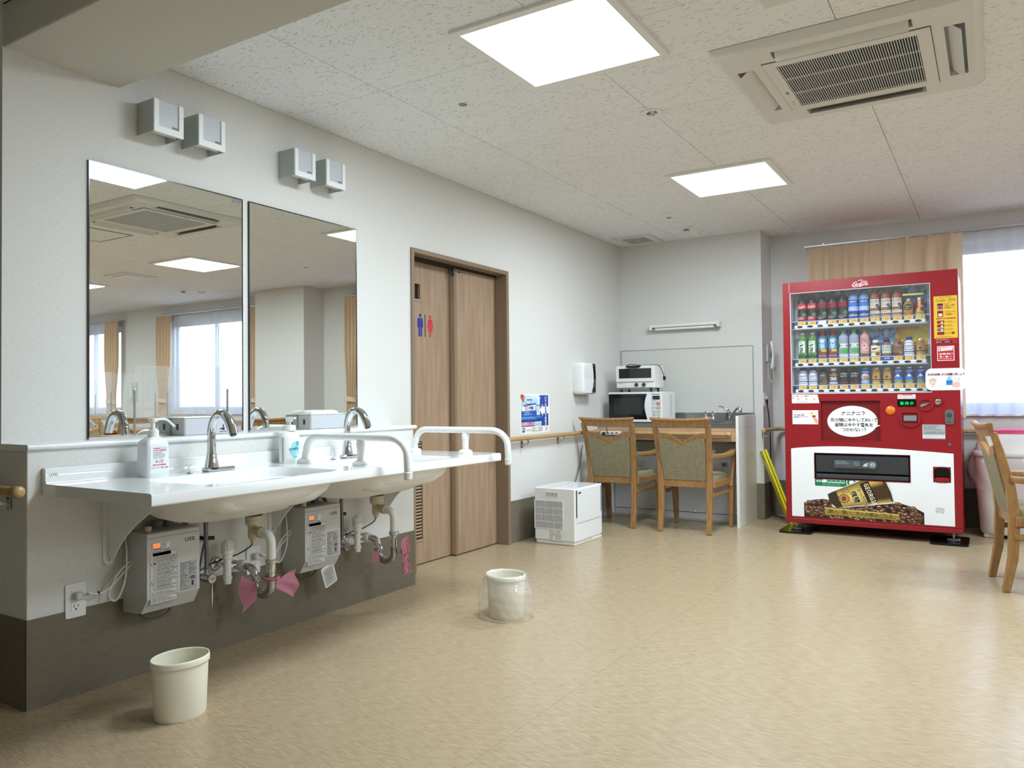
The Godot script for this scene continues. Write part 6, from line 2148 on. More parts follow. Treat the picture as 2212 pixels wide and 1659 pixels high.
	part("panel", box(S(), Vector3(-0.1, 0.05, 0.018), Vector3(0.1, 0.5, 0.0195), 0.0, lean * Transform3D(Basis(Vector3.UP, PI / 2), Vector3.ZERO)), M["sign panel"], o)
	part("print", card(S(), 0.19, 0.43, lean * Transform3D(Basis(Vector3.UP, PI / 2), Vector3.ZERO) * at(0, 0.275, 0.02), print_cells["sign_panel"]), M["print"], o)


# ---------------------------------------------------------------- kitchen corner

func build_kitchen() -> void:
	var o := thing("kitchen_unit", "low kitchen sink unit with steel top and wooden apron", "kitchen unit", Vector3(0, 0, ZB))
	var zf := 0.53
	part("worktop", plate(S(), ab(0.008, -zf, 1.236, -0.002), [ab(0.74, -0.44, 1.19, -0.14)], 0.8, 0.832, Transform3D(Basis(Vector3(1, 0, 0), Vector3(0, 0, -1), Vector3(0, 1, 0)), Vector3.ZERO)), M["satin steel"], o)
	part("raised_edge", box(S(), Vector3(0.008, 0.832, zf - 0.012), Vector3(1.236, 0.838, zf), 0.002), M["satin steel"], o)
	var sink := S()
	var rings := []
	for k in [[1.0, 0.83], [0.985, 0.8], [0.95, 0.69], [0.9, 0.672], [0.1, 0.668]]:
		rings.append(ring_at(rrect(0.45 * k[0], 0.3 * k[0], 0.05 * k[0], 4), k[1], at(0.965, 0, 0.29)))
	part("sink_bowl", loft(sink, rings, false), M["satin steel"], o)
	part("apron", box(S(), Vector3(0.008, 0.692, zf - 0.02), Vector3(1.236, 0.8, zf), 0.002), M["kitchen laminate"], o)
	part("under_panel", box(S(), Vector3(0.02, 0.055, 0.2), Vector3(1.236, 0.66, 0.218), 0.001), M["heater grey"], o)
	part("plinth", box(S(), Vector3(0.02, 0.0, 0.2), Vector3(1.236, 0.051, 0.214), 0.001), M["heater grey"], o)
	for k in 4:
		part("screw_cap", lathe(S(), [Vector2(0.009, 0.0), Vector2(0.008, 0.004), Vector2(0.0, 0.005)], Transform3D(Basis(Vector3.RIGHT, PI / 2), Vector3(0.06 + 0.36 * k, 0.065, 0.218)), 10), M["white plastic"], o)
	part("cross_shelf", box(S(), Vector3(0.02, 0.66, 0.04), Vector3(1.236, 0.675, 0.26), 0.001), M["mid grey plastic"], o)
	part("side_panel", box(S(), Vector3(1.236, 0.0, 0.004), Vector3(1.258, 0.902, 0.548), 0.0015), M["white plastic"], o)
	part("side_panel_seam", box(S(), Vector3(1.258, 0.806, 0.004), Vector3(1.2586, 0.8075, 0.547)), M["mid grey plastic"], o)
	part("left_panel", box(S(), Vector3(0.005, 0.0, 0.004), Vector3(0.013, 0.69, 0.5), 0.0015), M["white plastic"], o)
	part("upstand", box(S(), Vector3(0.008, 0.832, 0.002), Vector3(1.236, 0.9, 0.012), 0.001), M["satin steel"], o)
	part("upstand_trim", box(S(), Vector3(0.008, 0.9, 0.002), Vector3(1.25, 0.919, 0.015), 0.001), M["satin steel"], o)
	for x in [0.5, 1.02]:
		part("pipe_clip", box(S(), Vector3(x, 0.47, 0.218), Vector3(x + 0.05, 0.495, 0.24), 0.002), M["aluminium"], o)
		part("pipe_end", tube(S(), [Vector3(x + 0.025, 0.48, 0.24), Vector3(x + 0.025, 0.48, 0.25)], 0.012, 10), M["dark grey plastic"], o)
	# splash board with its thin frame
	var b := thing("splash_board", "pale framed wall board behind the kitchen sink", "wall board", Vector3(0, 0.919, ZB))
	part("board", box(S(), Vector3(0.01, 0.0, 0.001), Vector3(1.24, 0.58, 0.005), 0.0), M["heater board"], b)
	part("frame", plate(S(), ab(0.006, 0.0, 1.246, 0.586), [ab(0.014, -0.1, 1.238, 0.578)], 0.001, 0.008), M["aluminium"], b)
	wood_rail("apron_rail", "short wooden handrail fixed along the kitchen apron", [Vector3(0.33, 0.752, -6.262), Vector3(0.8, 0.752, -6.262), Vector3(1.192, 0.752, -6.262)], [], "wooden handrails")
	# mixer tap
	var t := thing("kitchen_tap", "chrome lever mixer tap at the kitchen sink", "tap", Vector3(1.075, 0.832, -6.63))
	part("base", lathe(S(), [Vector2(0.026, 0.0), Vector2(0.026, 0.006), Vector2(0.021, 0.01), Vector2(0.021, 0.085), Vector2(0.024, 0.09), Vector2(0.022, 0.105), Vector2(0.0, 0.112)], Transform3D.IDENTITY, 18), M["chrome"], t)
	part("lever", tube(S(), curved([Vector3(0.012, 0.106, 0), Vector3(-0.01, 0.122, 0.004), Vector3(-0.04, 0.138, 0.008), Vector3(-0.078, 0.146, 0.012)], 5), [0.018, 0.018, 0.0178, 0.0175, 0.017, 0.0165, 0.016, 0.015, 0.014, 0.013, 0.012, 0.011, 0.01, 0.009, 0.008, 0.007], 12, Transform3D.IDENTITY, 0.6), M["chrome"], t)
	part("spout", tube(S(), curved([Vector3(0.016, 0.03, 0.012), Vector3(0.05, 0.075, 0.04), Vector3(0.088, 0.118, 0.066), Vector3(0.115, 0.134, 0.085), Vector3(0.128, 0.126, 0.094), Vector3(0.13, 0.104, 0.096)], 5), 0.0115, 12), M["chrome"], t)
	part("spout_head", lathe(S(), [Vector2(0.0, 0.0), Vector2(0.014, 0.0), Vector2(0.015, 0.03), Vector2(0.0115, 0.036)], at(0.13, 0.094, 0.096), 14), M["chrome"], t)
	var v := thing("water_valve", "pair of chrome water valves with looped handles behind the sink", "valve", Vector3(0.915, 0.832, -6.64))
	for x in [-0.034, 0.03]:
		part("valve_body", lathe(S(), [Vector2(0.012, 0.0), Vector2(0.012, 0.03), Vector2(0.018, 0.034), Vector2(0.016, 0.05), Vector2(0.008, 0.06), Vector2(0.0, 0.062)], at(x, 0, 0), 12), M["chrome"], v)
		var ring := []
		for k in 13:
			var a := TAU * k / 12.0
			ring.append(Vector3(x + 0.013 * sin(a), 0.084 + 0.018 * cos(a), 0.0))
		part("loop_handle", tube(S(), ring, 0.0035, 7), M["chrome"], v)
	part("joining_pipe", tube(S(), [Vector3(-0.034, 0.04, 0), Vector3(0.03, 0.04, 0)], 0.009, 10), M["chrome"], v)
	build_microwave()
	build_toaster()
	# power strip on the apron
	var ps := thing("power_strip", "white power strip with a black plug on the kitchen apron", "power strip", Vector3(0.04, 0.732, -6.3))
	part("strip", box(S(), Vector3(0.0, 0.0, 0.0005), Vector3(0.19, 0.034, 0.022), 0.004), M["white plastic"], ps)
	for k in 4:
		part("outlet", box(S(), Vector3(0.018 + 0.042 * k, 0.009, 0.022), Vector3(0.04 + 0.042 * k, 0.025, 0.023)), M["mid grey plastic"], ps)
	part("black_plug", box(S(), Vector3(0.025, 0.0, 0.023), Vector3(0.05, 0.024, 0.05), 0.004), M["black rubber"], ps)
	part("plug_lead", tube(S(), curved([Vector3(0.068, 0.018, 0.026), Vector3(0.065, 0.06, 0.03), Vector3(0.06, 0.098, 0.024)], 4), 0.003, 6), M["black rubber"], ps)
	var tray := thing("clear_tray", "small clear plastic tray standing left of the microwave", "tray", Vector3(0.012, 0.833, -6.53))
	part("tray", plate(S(), ab(0.0, 0.0, 0.07, 0.1), [ab(0.003, 0.003, 0.067, 0.097)], 0.0, 0.07, Transform3D(Basis(Vector3(1, 0, 0), Vector3(0, 0, -1), Vector3(0, 1, 0)), Vector3.ZERO)), M["tray clear"], tray)
	part("tray_floor", box(S(), Vector3(0.003, 0.0, -0.097), Vector3(0.067, 0.002, -0.003)), M["tray clear"], tray)
	# chairs drawn up to the unit
	make_chair(Vector3(0.312, 0, -6.115), 0.0, "light wooden armchair with green back drawn up before the microwave")
	again(chair, Vector3(0.945, 0, -6.09), 0.0, "light wooden armchair with green back drawn up before the sink")
	again(chair, Vector3(3.247, 0, -5.156), -1.405, "light wooden armchair turned towards the table by the recycling bin")


func build_microwave() -> void:
	var o := thing("microwave_oven", "white microwave oven with black door on the kitchen worktop", "microwave", Vector3(0.091, 0.8385, -6.35))
	part("case", box(S(), Vector3(0.0, 0.006, -0.335), Vector3(0.496, 0.268, -0.01), 0.005), M["white plastic"], o)
	for x in [0.03, 0.44]:
		for z in [-0.3, -0.05]:
			part("foot", box(S(), Vector3(x, -0.001, z), Vector3(x + 0.03, 0.007, z + 0.03)), M["dark grey plastic"], o)
	part("door", box(S(), Vector3(0.0, 0.006, -0.012), Vector3(0.402, 0.268, 0.008), 0.004), M["white gloss"], o)
	var g := PackedVector2Array([Vector2(0.004, 0.03), Vector2(0.004, 0.252), Vector2(0.366, 0.252)])
	for p in curved([Vector2(0.366, 0.252), Vector2(0.346, 0.19), Vector2(0.344, 0.12), Vector2(0.366, 0.03)], 5):
		g.append(p)
	part("door_glass", prism(S(), g, 0.008, 0.0095), M["black gloss"], o)
	part("door_window", box(S(), Vector3(0.055, 0.07, 0.0095), Vector3(0.32, 0.215, 0.0102)), M["oven window"], o)
	part("control_panel", box(S(), Vector3(0.404, 0.006, -0.012), Vector3(0.496, 0.268, 0.007), 0.004), M["white gloss"], o)
	part("keypad", card(S(), 0.084, 0.235, at(0.45, 0.14, 0.0076), print_cells["mw_keys"]), M["print"], o)
	part("side_notice", card(S(), 0.05, 0.19, facing_x(Vector3(0.4968, 0.15, -0.23)), print_cells["mw_side"]), M["print"], o)


func build_toaster() -> void:
	var o := thing("toaster_oven", "white toaster oven with dark window standing on the microwave", "toaster oven", Vector3(0.145, 1.107, -6.4))
	for x in [0.03, 0.31]:
		for z in [-0.2, -0.03]:
			part("leg", box(S(), Vector3(x, 0.0, z), Vector3(x + 0.016, 0.04, z + 0.012), 0.002), M["black rubber"], o)
	part("crumb_tray", box(S(), Vector3(0.04, 0.026, -0.2), Vector3(0.31, 0.034, 0.0), 0.001), M["satin steel"], o)
	part("case", box(S(), Vector3(0.0, 0.037, -0.222), Vector3(0.361, 0.233, 0.0), 0.006), M["white plastic"], o)
	part("door", plate(S(), ab(0.002, 0.092, 0.359, 0.229), [ab(0.027, 0.122, 0.334, 0.208)], 0.0, 0.009), M["white plastic"], o)
	part("window", box(S(), Vector3(0.027, 0.122, 0.001), Vector3(0.334, 0.208, 0.005)), M["oven window"], o)
	part("handle", prism(S(), PackedVector2Array([Vector2(-0.068, 0.02), Vector2(0.068, 0.02), Vector2(0.06, 0.006), Vector2(0.04, 0.0), Vector2(-0.04, 0.0), Vector2(-0.06, 0.006)]), 0.005, 0.026, at(0.17, 0.212, 0)), M["black rubber"], o)
	part("door_gap", box(S(), Vector3(0.002, 0.089, 0.0), Vector3(0.359, 0.092, 0.004)), M["mid grey plastic"], o)
	for x in [0.193, 0.262]:
		var kn := part("dial", lathe(S(), [Vector2(0.017, 0.0), Vector2(0.016, 0.012), Vector2(0.014, 0.014), Vector2(0.0, 0.014)], Transform3D(Basis(Vector3.RIGHT, PI / 2), Vector3(x, 0.064, 0.0)), 18), M["dark grey plastic"], o)
		part("dial_grip", box(S(), Vector3(-0.004, -0.018, 0.012), Vector3(0.004, 0.018, 0.02), 0.002, at(x, 0.064, 0)), M["dark grey plastic"], kn)
	letters("maker_mark", "Panasonic", 0.005, at(0.038, 0.076, 0.0005), M["ink black"], o, false)
	part("panel_print", box(S(), Vector3(0.02, 0.052, 0.0), Vector3(0.1, 0.0532, 0.0006)), M["ink grey"], o)
	part("lead", tube(S(), curved([Vector3(0.05, 0.236, -0.1), Vector3(0.1, 0.249, -0.09), Vector3(0.2, 0.2375, -0.08), Vector3(0.33, 0.2375, -0.09), Vector3(0.372, 0.225, -0.1), Vector3(0.392, 0.18, -0.1), Vector3(0.41, 0.135, -0.1)], 6), 0.0035, 7), M["black rubber"], o)
	part("plug", box(S(), Vector3(0.401, 0.103, -0.11), Vector3(0.423, 0.137, -0.09), 0.004), M["black rubber"], o)
	for x in [0.406, 0.415]:
		part("prong", box(S(), Vector3(x, 0.088, -0.104), Vector3(x + 0.003, 0.104, -0.096)), M["satin steel"], o)


var chair: Node3D

func make_chair(p: Vector3, turn: float, label: String) -> void:
	# faces -z; the back leans towards +z
	var o := thing("armchair", label, "chair", p, turn, "wooden armchairs")
	chair = o
	var wood: Material = M["chair wood"]
	for sx in [-1.0, 1.0]:
		# rear post: foot, seat, leaning back
		var post := []
		var sec := []
		for k in [[0.0, 0.235, 0.196, 0.04, 0.036], [0.18, 0.2, 0.194, 0.042, 0.046], [0.4, 0.19, 0.194, 0.044, 0.052], [0.55, 0.205, 0.198, 0.042, 0.046], [0.75, 0.252, 0.208, 0.04, 0.038], [0.85, 0.283, 0.218, 0.038, 0.032]]:
			post.append(ring_at(rrect(k[3], k[4], 0.004, 1), k[0] + (0.004 if k[0] == 0.0 else 0.0), at(sx * k[2], 0, k[1])))
		part("rear_leg", loft(S(), post, true, false), wood, o)
		# front leg with its curved arm support
		var leg := []
		for k in [[0.004, -0.24, 0.232, 0.032, 0.034], [0.2, -0.235, 0.236, 0.04, 0.05], [0.33, -0.228, 0.24, 0.042, 0.056], [0.4, -0.215, 0.24, 0.036, 0.055]]:
			leg.append(ring_at(rrect(k[3], k[4], 0.004, 1), k[0], at(sx * k[2], 0, k[1])))
		part("front_leg", loft(S(), leg, true, false), wood, o)
		for q in [[0.2, 0.235], [0.232, -0.24]]:
			part("foot_pad", box(S(), Vector3(sx * q[0] - 0.014, 0.0, q[1] - 0.014), Vector3(sx * q[0] + 0.014, 0.005, q[1] + 0.014)), M["black rubber"], o)
		var sup := []
		for k in [[0.34, -0.208, 0.244, 0.056], [0.42, -0.228, 0.25, 0.064], [0.5, -0.243, 0.255, 0.056], [0.56, -0.243, 0.257, 0.05], [0.6, -0.238, 0.257, 0.05]]:
			sup.append(ring_at(rrect(0.028, k[3], 0.005, 1), k[0], at(sx * k[2], 0, k[1])))
		part("arm_support", loft(S(), sup, true, false), wood, o)
		# arm: dips from the post and rises to a broad front end
		var arm := []
		for k in [[0.21, 0.602, 0.214, 0.038], [0.1, 0.594, 0.228, 0.04], [-0.05, 0.592, 0.244, 0.046], [-0.18, 0.604, 0.254, 0.048], [-0.262, 0.616, 0.256, 0.046]]:
			var ring := []
			for v in rrect(k[3], 0.036, 0.008, 2):
				ring.append(Vector3(sx * k[2] + v.x, k[1] + v.y, k[0]))
			arm.append(ring)
		part("arm", loft(S(), arm), wood, o)
		part("side_rail", box(S(), Vector3(sx * 0.222 - 0.012, 0.352, -0.2), Vector3(sx * 0.222 + 0.012, 0.405, 0.19), 0.004), wood, o)
		part("side_stretcher", box(S(), Vector3(sx * 0.218 - 0.009, 0.282, -0.215), Vector3(sx * 0.218 + 0.009, 0.312, 0.195), 0.004), wood, o)
	part("front_rail", box(S(), Vector3(-0.225, 0.352, -0.222), Vector3(0.225, 0.405, -0.198), 0.004), wood, o)
	part("rear_rail", box(S(), Vector3(-0.19, 0.352, 0.178), Vector3(0.19, 0.41, 0.2), 0.004), wood, o)
	part("maker_plate", box(S(), Vector3(-0.013, 0.37, 0.2), Vector3(0.013, 0.377, 0.2006)), M["aluminium"], o)
	# seat cushion
	var rings := []
	for k in [[1.0, 0.405], [1.0, 0.428], [0.97, 0.442], [0.88, 0.45], [0.6, 0.455]]:
		rings.append(ring_at(rrect(0.43 * k[0], 0.4 * k[0], 0.05, 4), k[1], at(0, 0, -0.02)))
	part("seat_cushion", loft(S(), rings), M["chair cloth"], o)
	# back frame, in the leaning plane
	var L := Transform3D(Basis(Vector3.RIGHT, 0.225), Vector3(0, 0.4, 0.187))
	var vee := PackedVector2Array()
	for p2 in curved([Vector2(-0.205, 0.39), Vector2(-0.13, 0.382), Vector2(-0.06, 0.352), Vector2(0.0, 0.318)], 4):
		vee.append(p2)
	for p2 in curved([Vector2(0.0, 0.318), Vector2(0.06, 0.352), Vector2(0.13, 0.382), Vector2(0.205, 0.39)], 4):
		vee.append(p2)
	vee.append(Vector2(0.2, 0.345))
	for p2 in curved([Vector2(0.19, 0.348), Vector2(0.12, 0.338), Vector2(0.055, 0.314), Vector2(0.0, 0.284)], 4):
		vee.append(p2)
	for p2 in curved([Vector2(-0.001, 0.284), Vector2(-0.055, 0.314), Vector2(-0.12, 0.338), Vector2(-0.19, 0.348)], 4):
		vee.append(p2)
	vee.append(Vector2(-0.2, 0.345))
	part("vee_rail", prism(S(), vee, -0.011, 0.011, L), wood, o)
	var pad := PackedVector2Array([Vector2(-0.168, 0.012), Vector2(0.168, 0.012), Vector2(0.178, 0.2), Vector2(0.186, 0.345)])
	for p2 in curved([Vector2(0.183, 0.349), Vector2(0.12, 0.34), Vector2(0.055, 0.316), Vector2(0.0, 0.286)], 3):
		pad.append(p2)
	for p2 in curved([Vector2(-0.001, 0.286), Vector2(-0.055, 0.316), Vector2(-0.12, 0.34), Vector2(-0.183, 0.349)], 3):
		pad.append(p2)
	pad.append(Vector2(-0.186, 0.345))
	pad.append(Vector2(-0.178, 0.2))
	part("back_cushion", prism(S(), pad, -0.022, 0.014, L), M["chair cloth"], o)
	# top rail: broad board with a rolled crest
	var crest := []
	for i in 9:
		var u := -1.0 + 2.0 * i / 8.0
		var ring := []
		for v in [Vector2(-0.012, 0.0), Vector2(0.01, 0.0), Vector2(0.012, 0.045), Vector2(0.022, 0.056), Vector2(0.02, 0.068), Vector2(0.004, 0.072), Vector2(-0.012, 0.064)]:
			ring.append(L * Vector3(u * (0.215 + 0.03 * clampf((v.y - 0.03) / 0.04, 0.0, 1.0)), 0.438 + v.y + 0.006 * u * u, v.x + 0.012 * (1.0 - u * u)))
		crest.append(ring)
	part("top_rail", loft(S(), crest, true, false), wood, o)


# ---------------------------------------------------------------- standing on the floor

func build_floor_things() -> void:
	# oval cream waste bin with a turned rim
	var o := thing("waste_bin", "empty oval cream waste bin on the floor below the counter", "waste bin", Vector3(0.66, 0, -1.652), 1.62)
	bin_parts(o, 0.2, 0.167, 0.197)
	o = thing("waste_bin", "cream waste bin wrapped in a clear plastic bag", "waste bin", Vector3(0.978, 0, -3.207), -0.34)
	bin_parts(o, 0.206, 0.184, 0.206)
	var bag := thing("bin_bag", "clear plastic bag hanging loosely over the cream bin's rim", "bag", Vector3(0.978, 0, -3.207), -0.34)
	# from inside the bin, over its rim and down the outside
	var film := func(u: float, v: float) -> Vector3:
		var t := u * TAU
		var fold := 0.03 * sin(t * 7.0 + v * 9.0) + 0.02 * sin(t * 17.0 + v * 21.0) + 0.015 * sin(t * 4.0 + v * 40.0)
		if v < 0.16:
			return Vector3(cos(t) * lerpf(0.084, 0.091, v / 0.16) * (1.0 + fold * 0.4), lerpf(0.13, 0.2, v / 0.16), sin(t) * lerpf(0.073, 0.08, v / 0.16) * (1.0 + fold * 0.4))
		if v < 0.26:
			var k := (v - 0.16) / 0.1
			return Vector3(cos(t) * lerpf(0.092, 0.112, k), 0.2 + 0.011 * sin(k * PI * 0.8 + 0.5), sin(t) * lerpf(0.081, 0.102, k))
		var d := (v - 0.26) / 0.74
		var fat := lerpf(1.09, 1.34, smoothstep(0.0, 0.45, d)) - 0.08 * smoothstep(0.8, 1.0, d)
		return Vector3(cos(t) * 0.105 * (fat + fold * (0.2 + 1.6 * d)), lerpf(0.2, 0.003, d) + 0.002 * sin(t * 9.0) * (1.0 - d), sin(t) * 0.095 * (fat + fold * (0.2 + 1.6 * d)))
	part("film", grid(S(), film, 90, 44), M["bag film"], bag)
	# boxy humidifier
	o = thing("humidifier", "white boxy humidifier with a slatted side on the floor by the handrail", "humidifier", Vector3(0.125, 0, -5.405))
	part("base", box(S(), Vector3(0.008, 0.0, 0.02), Vector3(0.325, 0.032, 0.442), 0.004), M["white plastic"], o)
	part("foot_block", box(S(), Vector3(0.2, 0.0, -0.0), Vector3(0.33, 0.02, 0.16), 0.003), M["white plastic"], o)
	part("case", box(S(), Vector3(0.0, 0.026, 0.0), Vector3(0.333, 0.408, 0.45), 0.007), M["white gloss"], o)
	part("top_seam", box(S(), Vector3(0.12, 0.4075, 0.005), Vector3(0.1225, 0.4088, 0.445)), M["mid grey plastic"], o)
	part("top_button", box(S(), Vector3(0.21, 0.4075, 0.28), Vector3(0.24, 0.4088, 0.3)), M["mid grey plastic"], o)
	part("front_panel", box(S(), Vector3(0.333, 0.16, 0.03), Vector3(0.3375, 0.4, 0.42), 0.002), M["white gloss"], o)
	for z in [0.018, 0.418]:
		part("side_slit", box(S(), Vector3(0.3335, 0.2, z), Vector3(0.3365, 0.395, z + 0.012), 0.001), M["slot dark"], o)
	part("badge", box(S(), Vector3(0.3375, 0.368, 0.36), Vector3(0.3385, 0.38, 0.4), 0.0), M["dark grey plastic"], o)
	var gz := 0.4505
	part("grille_back", box(S(), Vector3(0.003, 0.113, gz - 0.002), Vector3(0.238, 0.312, gz + 0.0005)), M["slot dark"], o)
	part("grille_frame", plate(S(), ab(0.001, 0.109, 0.24, 0.316), [ab(0.006, 0.115, 0.235, 0.311)], gz - 0.001, gz + 0.004), M["white gloss"], o)
	for k in 22:
		var x := 0.0085 + k * 0.0106
		part("grille_slat", box(S(), Vector3(x, 0.115, gz), Vector3(x + 0.0052, 0.311, gz + 0.0035)), M["white gloss"], o)
	for k in 3:
		part("grille_bridge", box(S(), Vector3(0.006, 0.161 + k * 0.05, gz), Vector3(0.235, 0.1645 + k * 0.05, gz + 0.0038)), M["white gloss"], o)
	part("handle_well", plate(S(), ab(0.088, 0.338, 0.203, 0.379), [ab(0.094, 0.344, 0.197, 0.373)], gz - 0.001, gz + 0.003), M["white gloss"], o)
	part("handle_back", box(S(), Vector3(0.094, 0.344, gz - 0.001), Vector3(0.197, 0.373, gz + 0.0003)), M["heater grey"], o)
	part("handle_screw", lathe(S(), [Vector2(0.004, 0.0), Vector2(0.0, 0.002)], Transform3D(Basis(Vector3.RIGHT, PI / 2), Vector3(0.152, 0.36, gz)), 8), M["dark grey plastic"], o)
	part("care_label", card(S(), 0.11, 0.075, at(0.178, 0.066, gz + 0.0006), print_cells["humid_label"]), M["print"], o)
	part("mains_lead", tube(S(), curved([Vector3(0.03, 0.06, 0.0), Vector3(-0.02, 0.07, -0.05), Vector3(-0.085, 0.18, -0.25), Vector3(-0.1, 0.35, -0.4), Vector3(-0.105, 0.5, -0.5), Vector3(-0.108, 0.66, -0.56)], 6), 0.004, 7), M["cord grey"], o)


func bin_parts(o: Node3D, w: float, d: float, h: float) -> void:
	var rings := []
	for k in [[0.84, 0.0], [0.875, 0.006], [0.95, h - 0.022]]:
		rings.append(ring_at(oval(w * k[0], d * k[0], 40), k[1]))
	var s := loft(S(), rings, false)
	rings = []
	for k in [[0.93, h - 0.004], [0.86, 0.012], [0.83, 0.005], [0.02, 0.004]]:
		rings.append(ring_at(oval(w * k[0], d * k[0], 40), k[1]))
	loft(s, rings, false)
	part("body", s, M["warm white plastic"], o)
	rings = []
	for k in [[0.955, h - 0.024], [0.99, h - 0.024], [1.0, h - 0.018], [0.995, h - 0.005], [0.985, h], [0.955, h], [0.935, h - 0.004]]:
		rings.append(ring_at(oval(w * k[0], d * k[0], 40), k[1]))
	part("rim", loft(S(), rings, false), M["warm white plastic"], o)
	for sx in [-1.0, 1.0]:
		part("rib", box(S(), Vector3(sx * w * 0.465 - 0.002, h - 0.05, -0.003), Vector3(sx * w * 0.465 + 0.002, h - 0.022, 0.003), 0.001), M["warm white plastic"], o)

# ---------------------------------------------------------------- drinks machine

const MX := 1.62         # its left edge
const MZ := -6.29        # its front

func build_drinks_machine() -> void:
	var o := thing("drinks_machine", "tall red drinks vending machine with lit display window of bottles and cans", "vending machine", Vector3(MX, 0, MZ))
	var W := 1.19
	var red: Material = M["machine red"]
	# cabinet behind the door: sides, back, top and a floor
	var s := S()
	box(s, Vector3(0.004, 0.09, -0.74), Vector3(W - 0.004, 1.935, -0.2), 0.004)
	box(s, Vector3(0.004, 0.09, -0.2), Vector3(0.02, 1.935, -0.045))
	box(s, Vector3(W - 0.02, 0.09, -0.2), Vector3(W - 0.004, 1.935, -0.045))
	part("cabinet", s, red, o)
	# door skin with its openings: display, recess, delivery port, coin cup
	var win := ab(0.052, 1.073, 1.018, 1.858)
	var rec := ab(0.268, 0.72, 0.678, 1.017)
	var port := ab(0.216, 0.427, 0.866, 0.618)
	var cup := ab(1.018, 0.438, 1.12, 0.54)
	part("door", plate(S(), ab(0.0, 0.118, W, 1.94), [win, rec, port, cup], -0.05, 0.0), red, o)
	part("door_edge", plate(S(), ab(-0.002, 0.116, W + 0.002, 1.942), [ab(0.006, 0.124, W - 0.006, 1.934)], -0.05, -0.004), red, o)
	part("kick_plate", box(S(), Vector3(-0.004, 0.077, -0.6), Vector3(W, 0.114, 0.002), 0.004), red, o)
	part("side_trim", box(S(), Vector3(0.046, 1.862, 0.0), Vector3(0.048, 1.938, 0.0008)), M["machine inner"], o)
	# feet on black mats
	for x in [0.06, W - 0.06]:
		var f := part("foot", lathe(S(), [Vector2(0.034, 0.016), Vector2(0.034, 0.022), Vector2(0.012, 0.03), Vector2(0.008, 0.032), Vector2(0.008, 0.082)], at(x, 0, -0.085), 14), M["satin steel"], o)
		part("foot_clamp", box(S(), Vector3(x - 0.04, 0.018, -0.12), Vector3(x + 0.04, 0.03, -0.05), 0.004), M["mid grey plastic"], f)
		part("foot", lathe(S(), [Vector2(0.034, 0.016), Vector2(0.034, 0.022), Vector2(0.008, 0.032), Vector2(0.008, 0.092)], at(x, 0, -0.62), 12), M["satin steel"], o)
	build_display(o, win)
	# sunk advertising recess with the speech bubble
	s = S()
	box(s, Vector3(0.26, 0.712, -0.024), Vector3(0.686, 1.025, -0.018))
	part("recess_back", s, M["machine deep red"], o)
	part("recess_frame", plate(S(), ab(0.262, 0.714, 0.684, 1.023), [rec], 0.0, 0.0025), red, o)
	var bub := PackedVector2Array()
	for k in 40:
		var t := TAU * k / 40.0 - 0.06
		bub.append(Vector2(0.484 + 0.1755 * cos(t), 0.863 + 0.1165 * sin(t)))
		if k == 38:
			bub.append(Vector2(0.681, 0.835))
	part("speech_bubble", cut_card(S(), bub, at(0, 0, -0.0172), print_cells["bubble"]), M["print"], o)
	# white lower poster with the can and beans: an arched top edge
	var low := PackedVector2Array([Vector2(0.043, 0.128), Vector2(1.143, 0.128), Vector2(1.143, 0.64)])
	for p in curved([Vector2(1.1, 0.643), Vector2(0.8, 0.662), Vector2(0.5, 0.674), Vector2(0.3, 0.672), Vector2(0.12, 0.66), Vector2(0.043, 0.65)], 4):
		low.append(p)
	part("lower_poster", lower_sheet(low, [port.grow(0.0035), cup.grow(0.004)]), M["print"], o)
	# delivery port
	part("port_back", box(S(), Vector3(0.2, 0.41, -0.05), Vector3(0.88, 0.635, -0.044)), M["slot dark"], o)
	part("port_rim", plate(S(), ab(0.212, 0.423, 0.87, 0.622), [port], -0.01, 0.004), M["machine deep red"], o)
	part("port_flap", port_flap(), M["port dark"], o)
	part("port_sill", box(S(), Vector3(0.222, 0.43, -0.04), Vector3(0.86, 0.462, -0.006), 0.003), M["dark grey plastic"], o)
	part("port_print", card(S(), 0.29, 0.075, Transform3D(Basis(Vector3.RIGHT, -0.14), Vector3(0.5, 0.548, 0.0012)), print_cells["port_print"]), M["print"], o)
	# coin return cup
	var cupper := rrect(0.112, 0.114, 0.03, 5, Vector2(1.069, 0.489))
	part("cup_rim", ring_frame(cupper, rrect(0.094, 0.096, 0.024, 5, Vector2(1.069, 0.489)), -0.004, 0.005), M["machine deep red"], o)
	part("cup_back", box(S(), Vector3(1.012, 0.43, -0.035), Vector3(1.126, 0.548, -0.03)), M["slot dark"], o)
	part("cup_flap", prism(S(), rrect(0.086, 0.062, 0.008, 3, Vector2(1.069, 0.506)), -0.012, -0.006), M["black gloss"], o)
	part("cup_lip", prism(S(), rrect(0.09, 0.028, 0.012, 3, Vector2(1.069, 0.456)), -0.012, 0.003), red, o)
	# sales display, coin slot, bill slot
	part("sales_display", card(S(), 0.112, 0.043, at(0.855, 0.998, 0.0012)), M["sales display"], o)
	part("display_bezel", plate(S(), ab(0.794, 0.972, 0.916, 1.024), [ab(0.799, 0.9765, 0.911, 1.0195)], 0.0, 0.003), M["black gloss"], o)
	part("orange_button", lathe(S(), [Vector2(0.033, 0.0), Vector2(0.031, 0.008), Vector2(0.022, 0.015), Vector2(0.01, 0.018), Vector2(0.0, 0.0185)], Transform3D(Basis(Vector3.RIGHT, PI / 2), Vector3(0.747, 0.945, 0.0)), 24), M["orange plastic"], o)
	part("bill_ring", ring_frame(oval(0.146, 0.136, 36, Vector2(0.875, 0.886)), rrect(0.1, 0.075, 0.004, 8, Vector2(0.875, 0.89)), 0.0, 0.012), red, o)
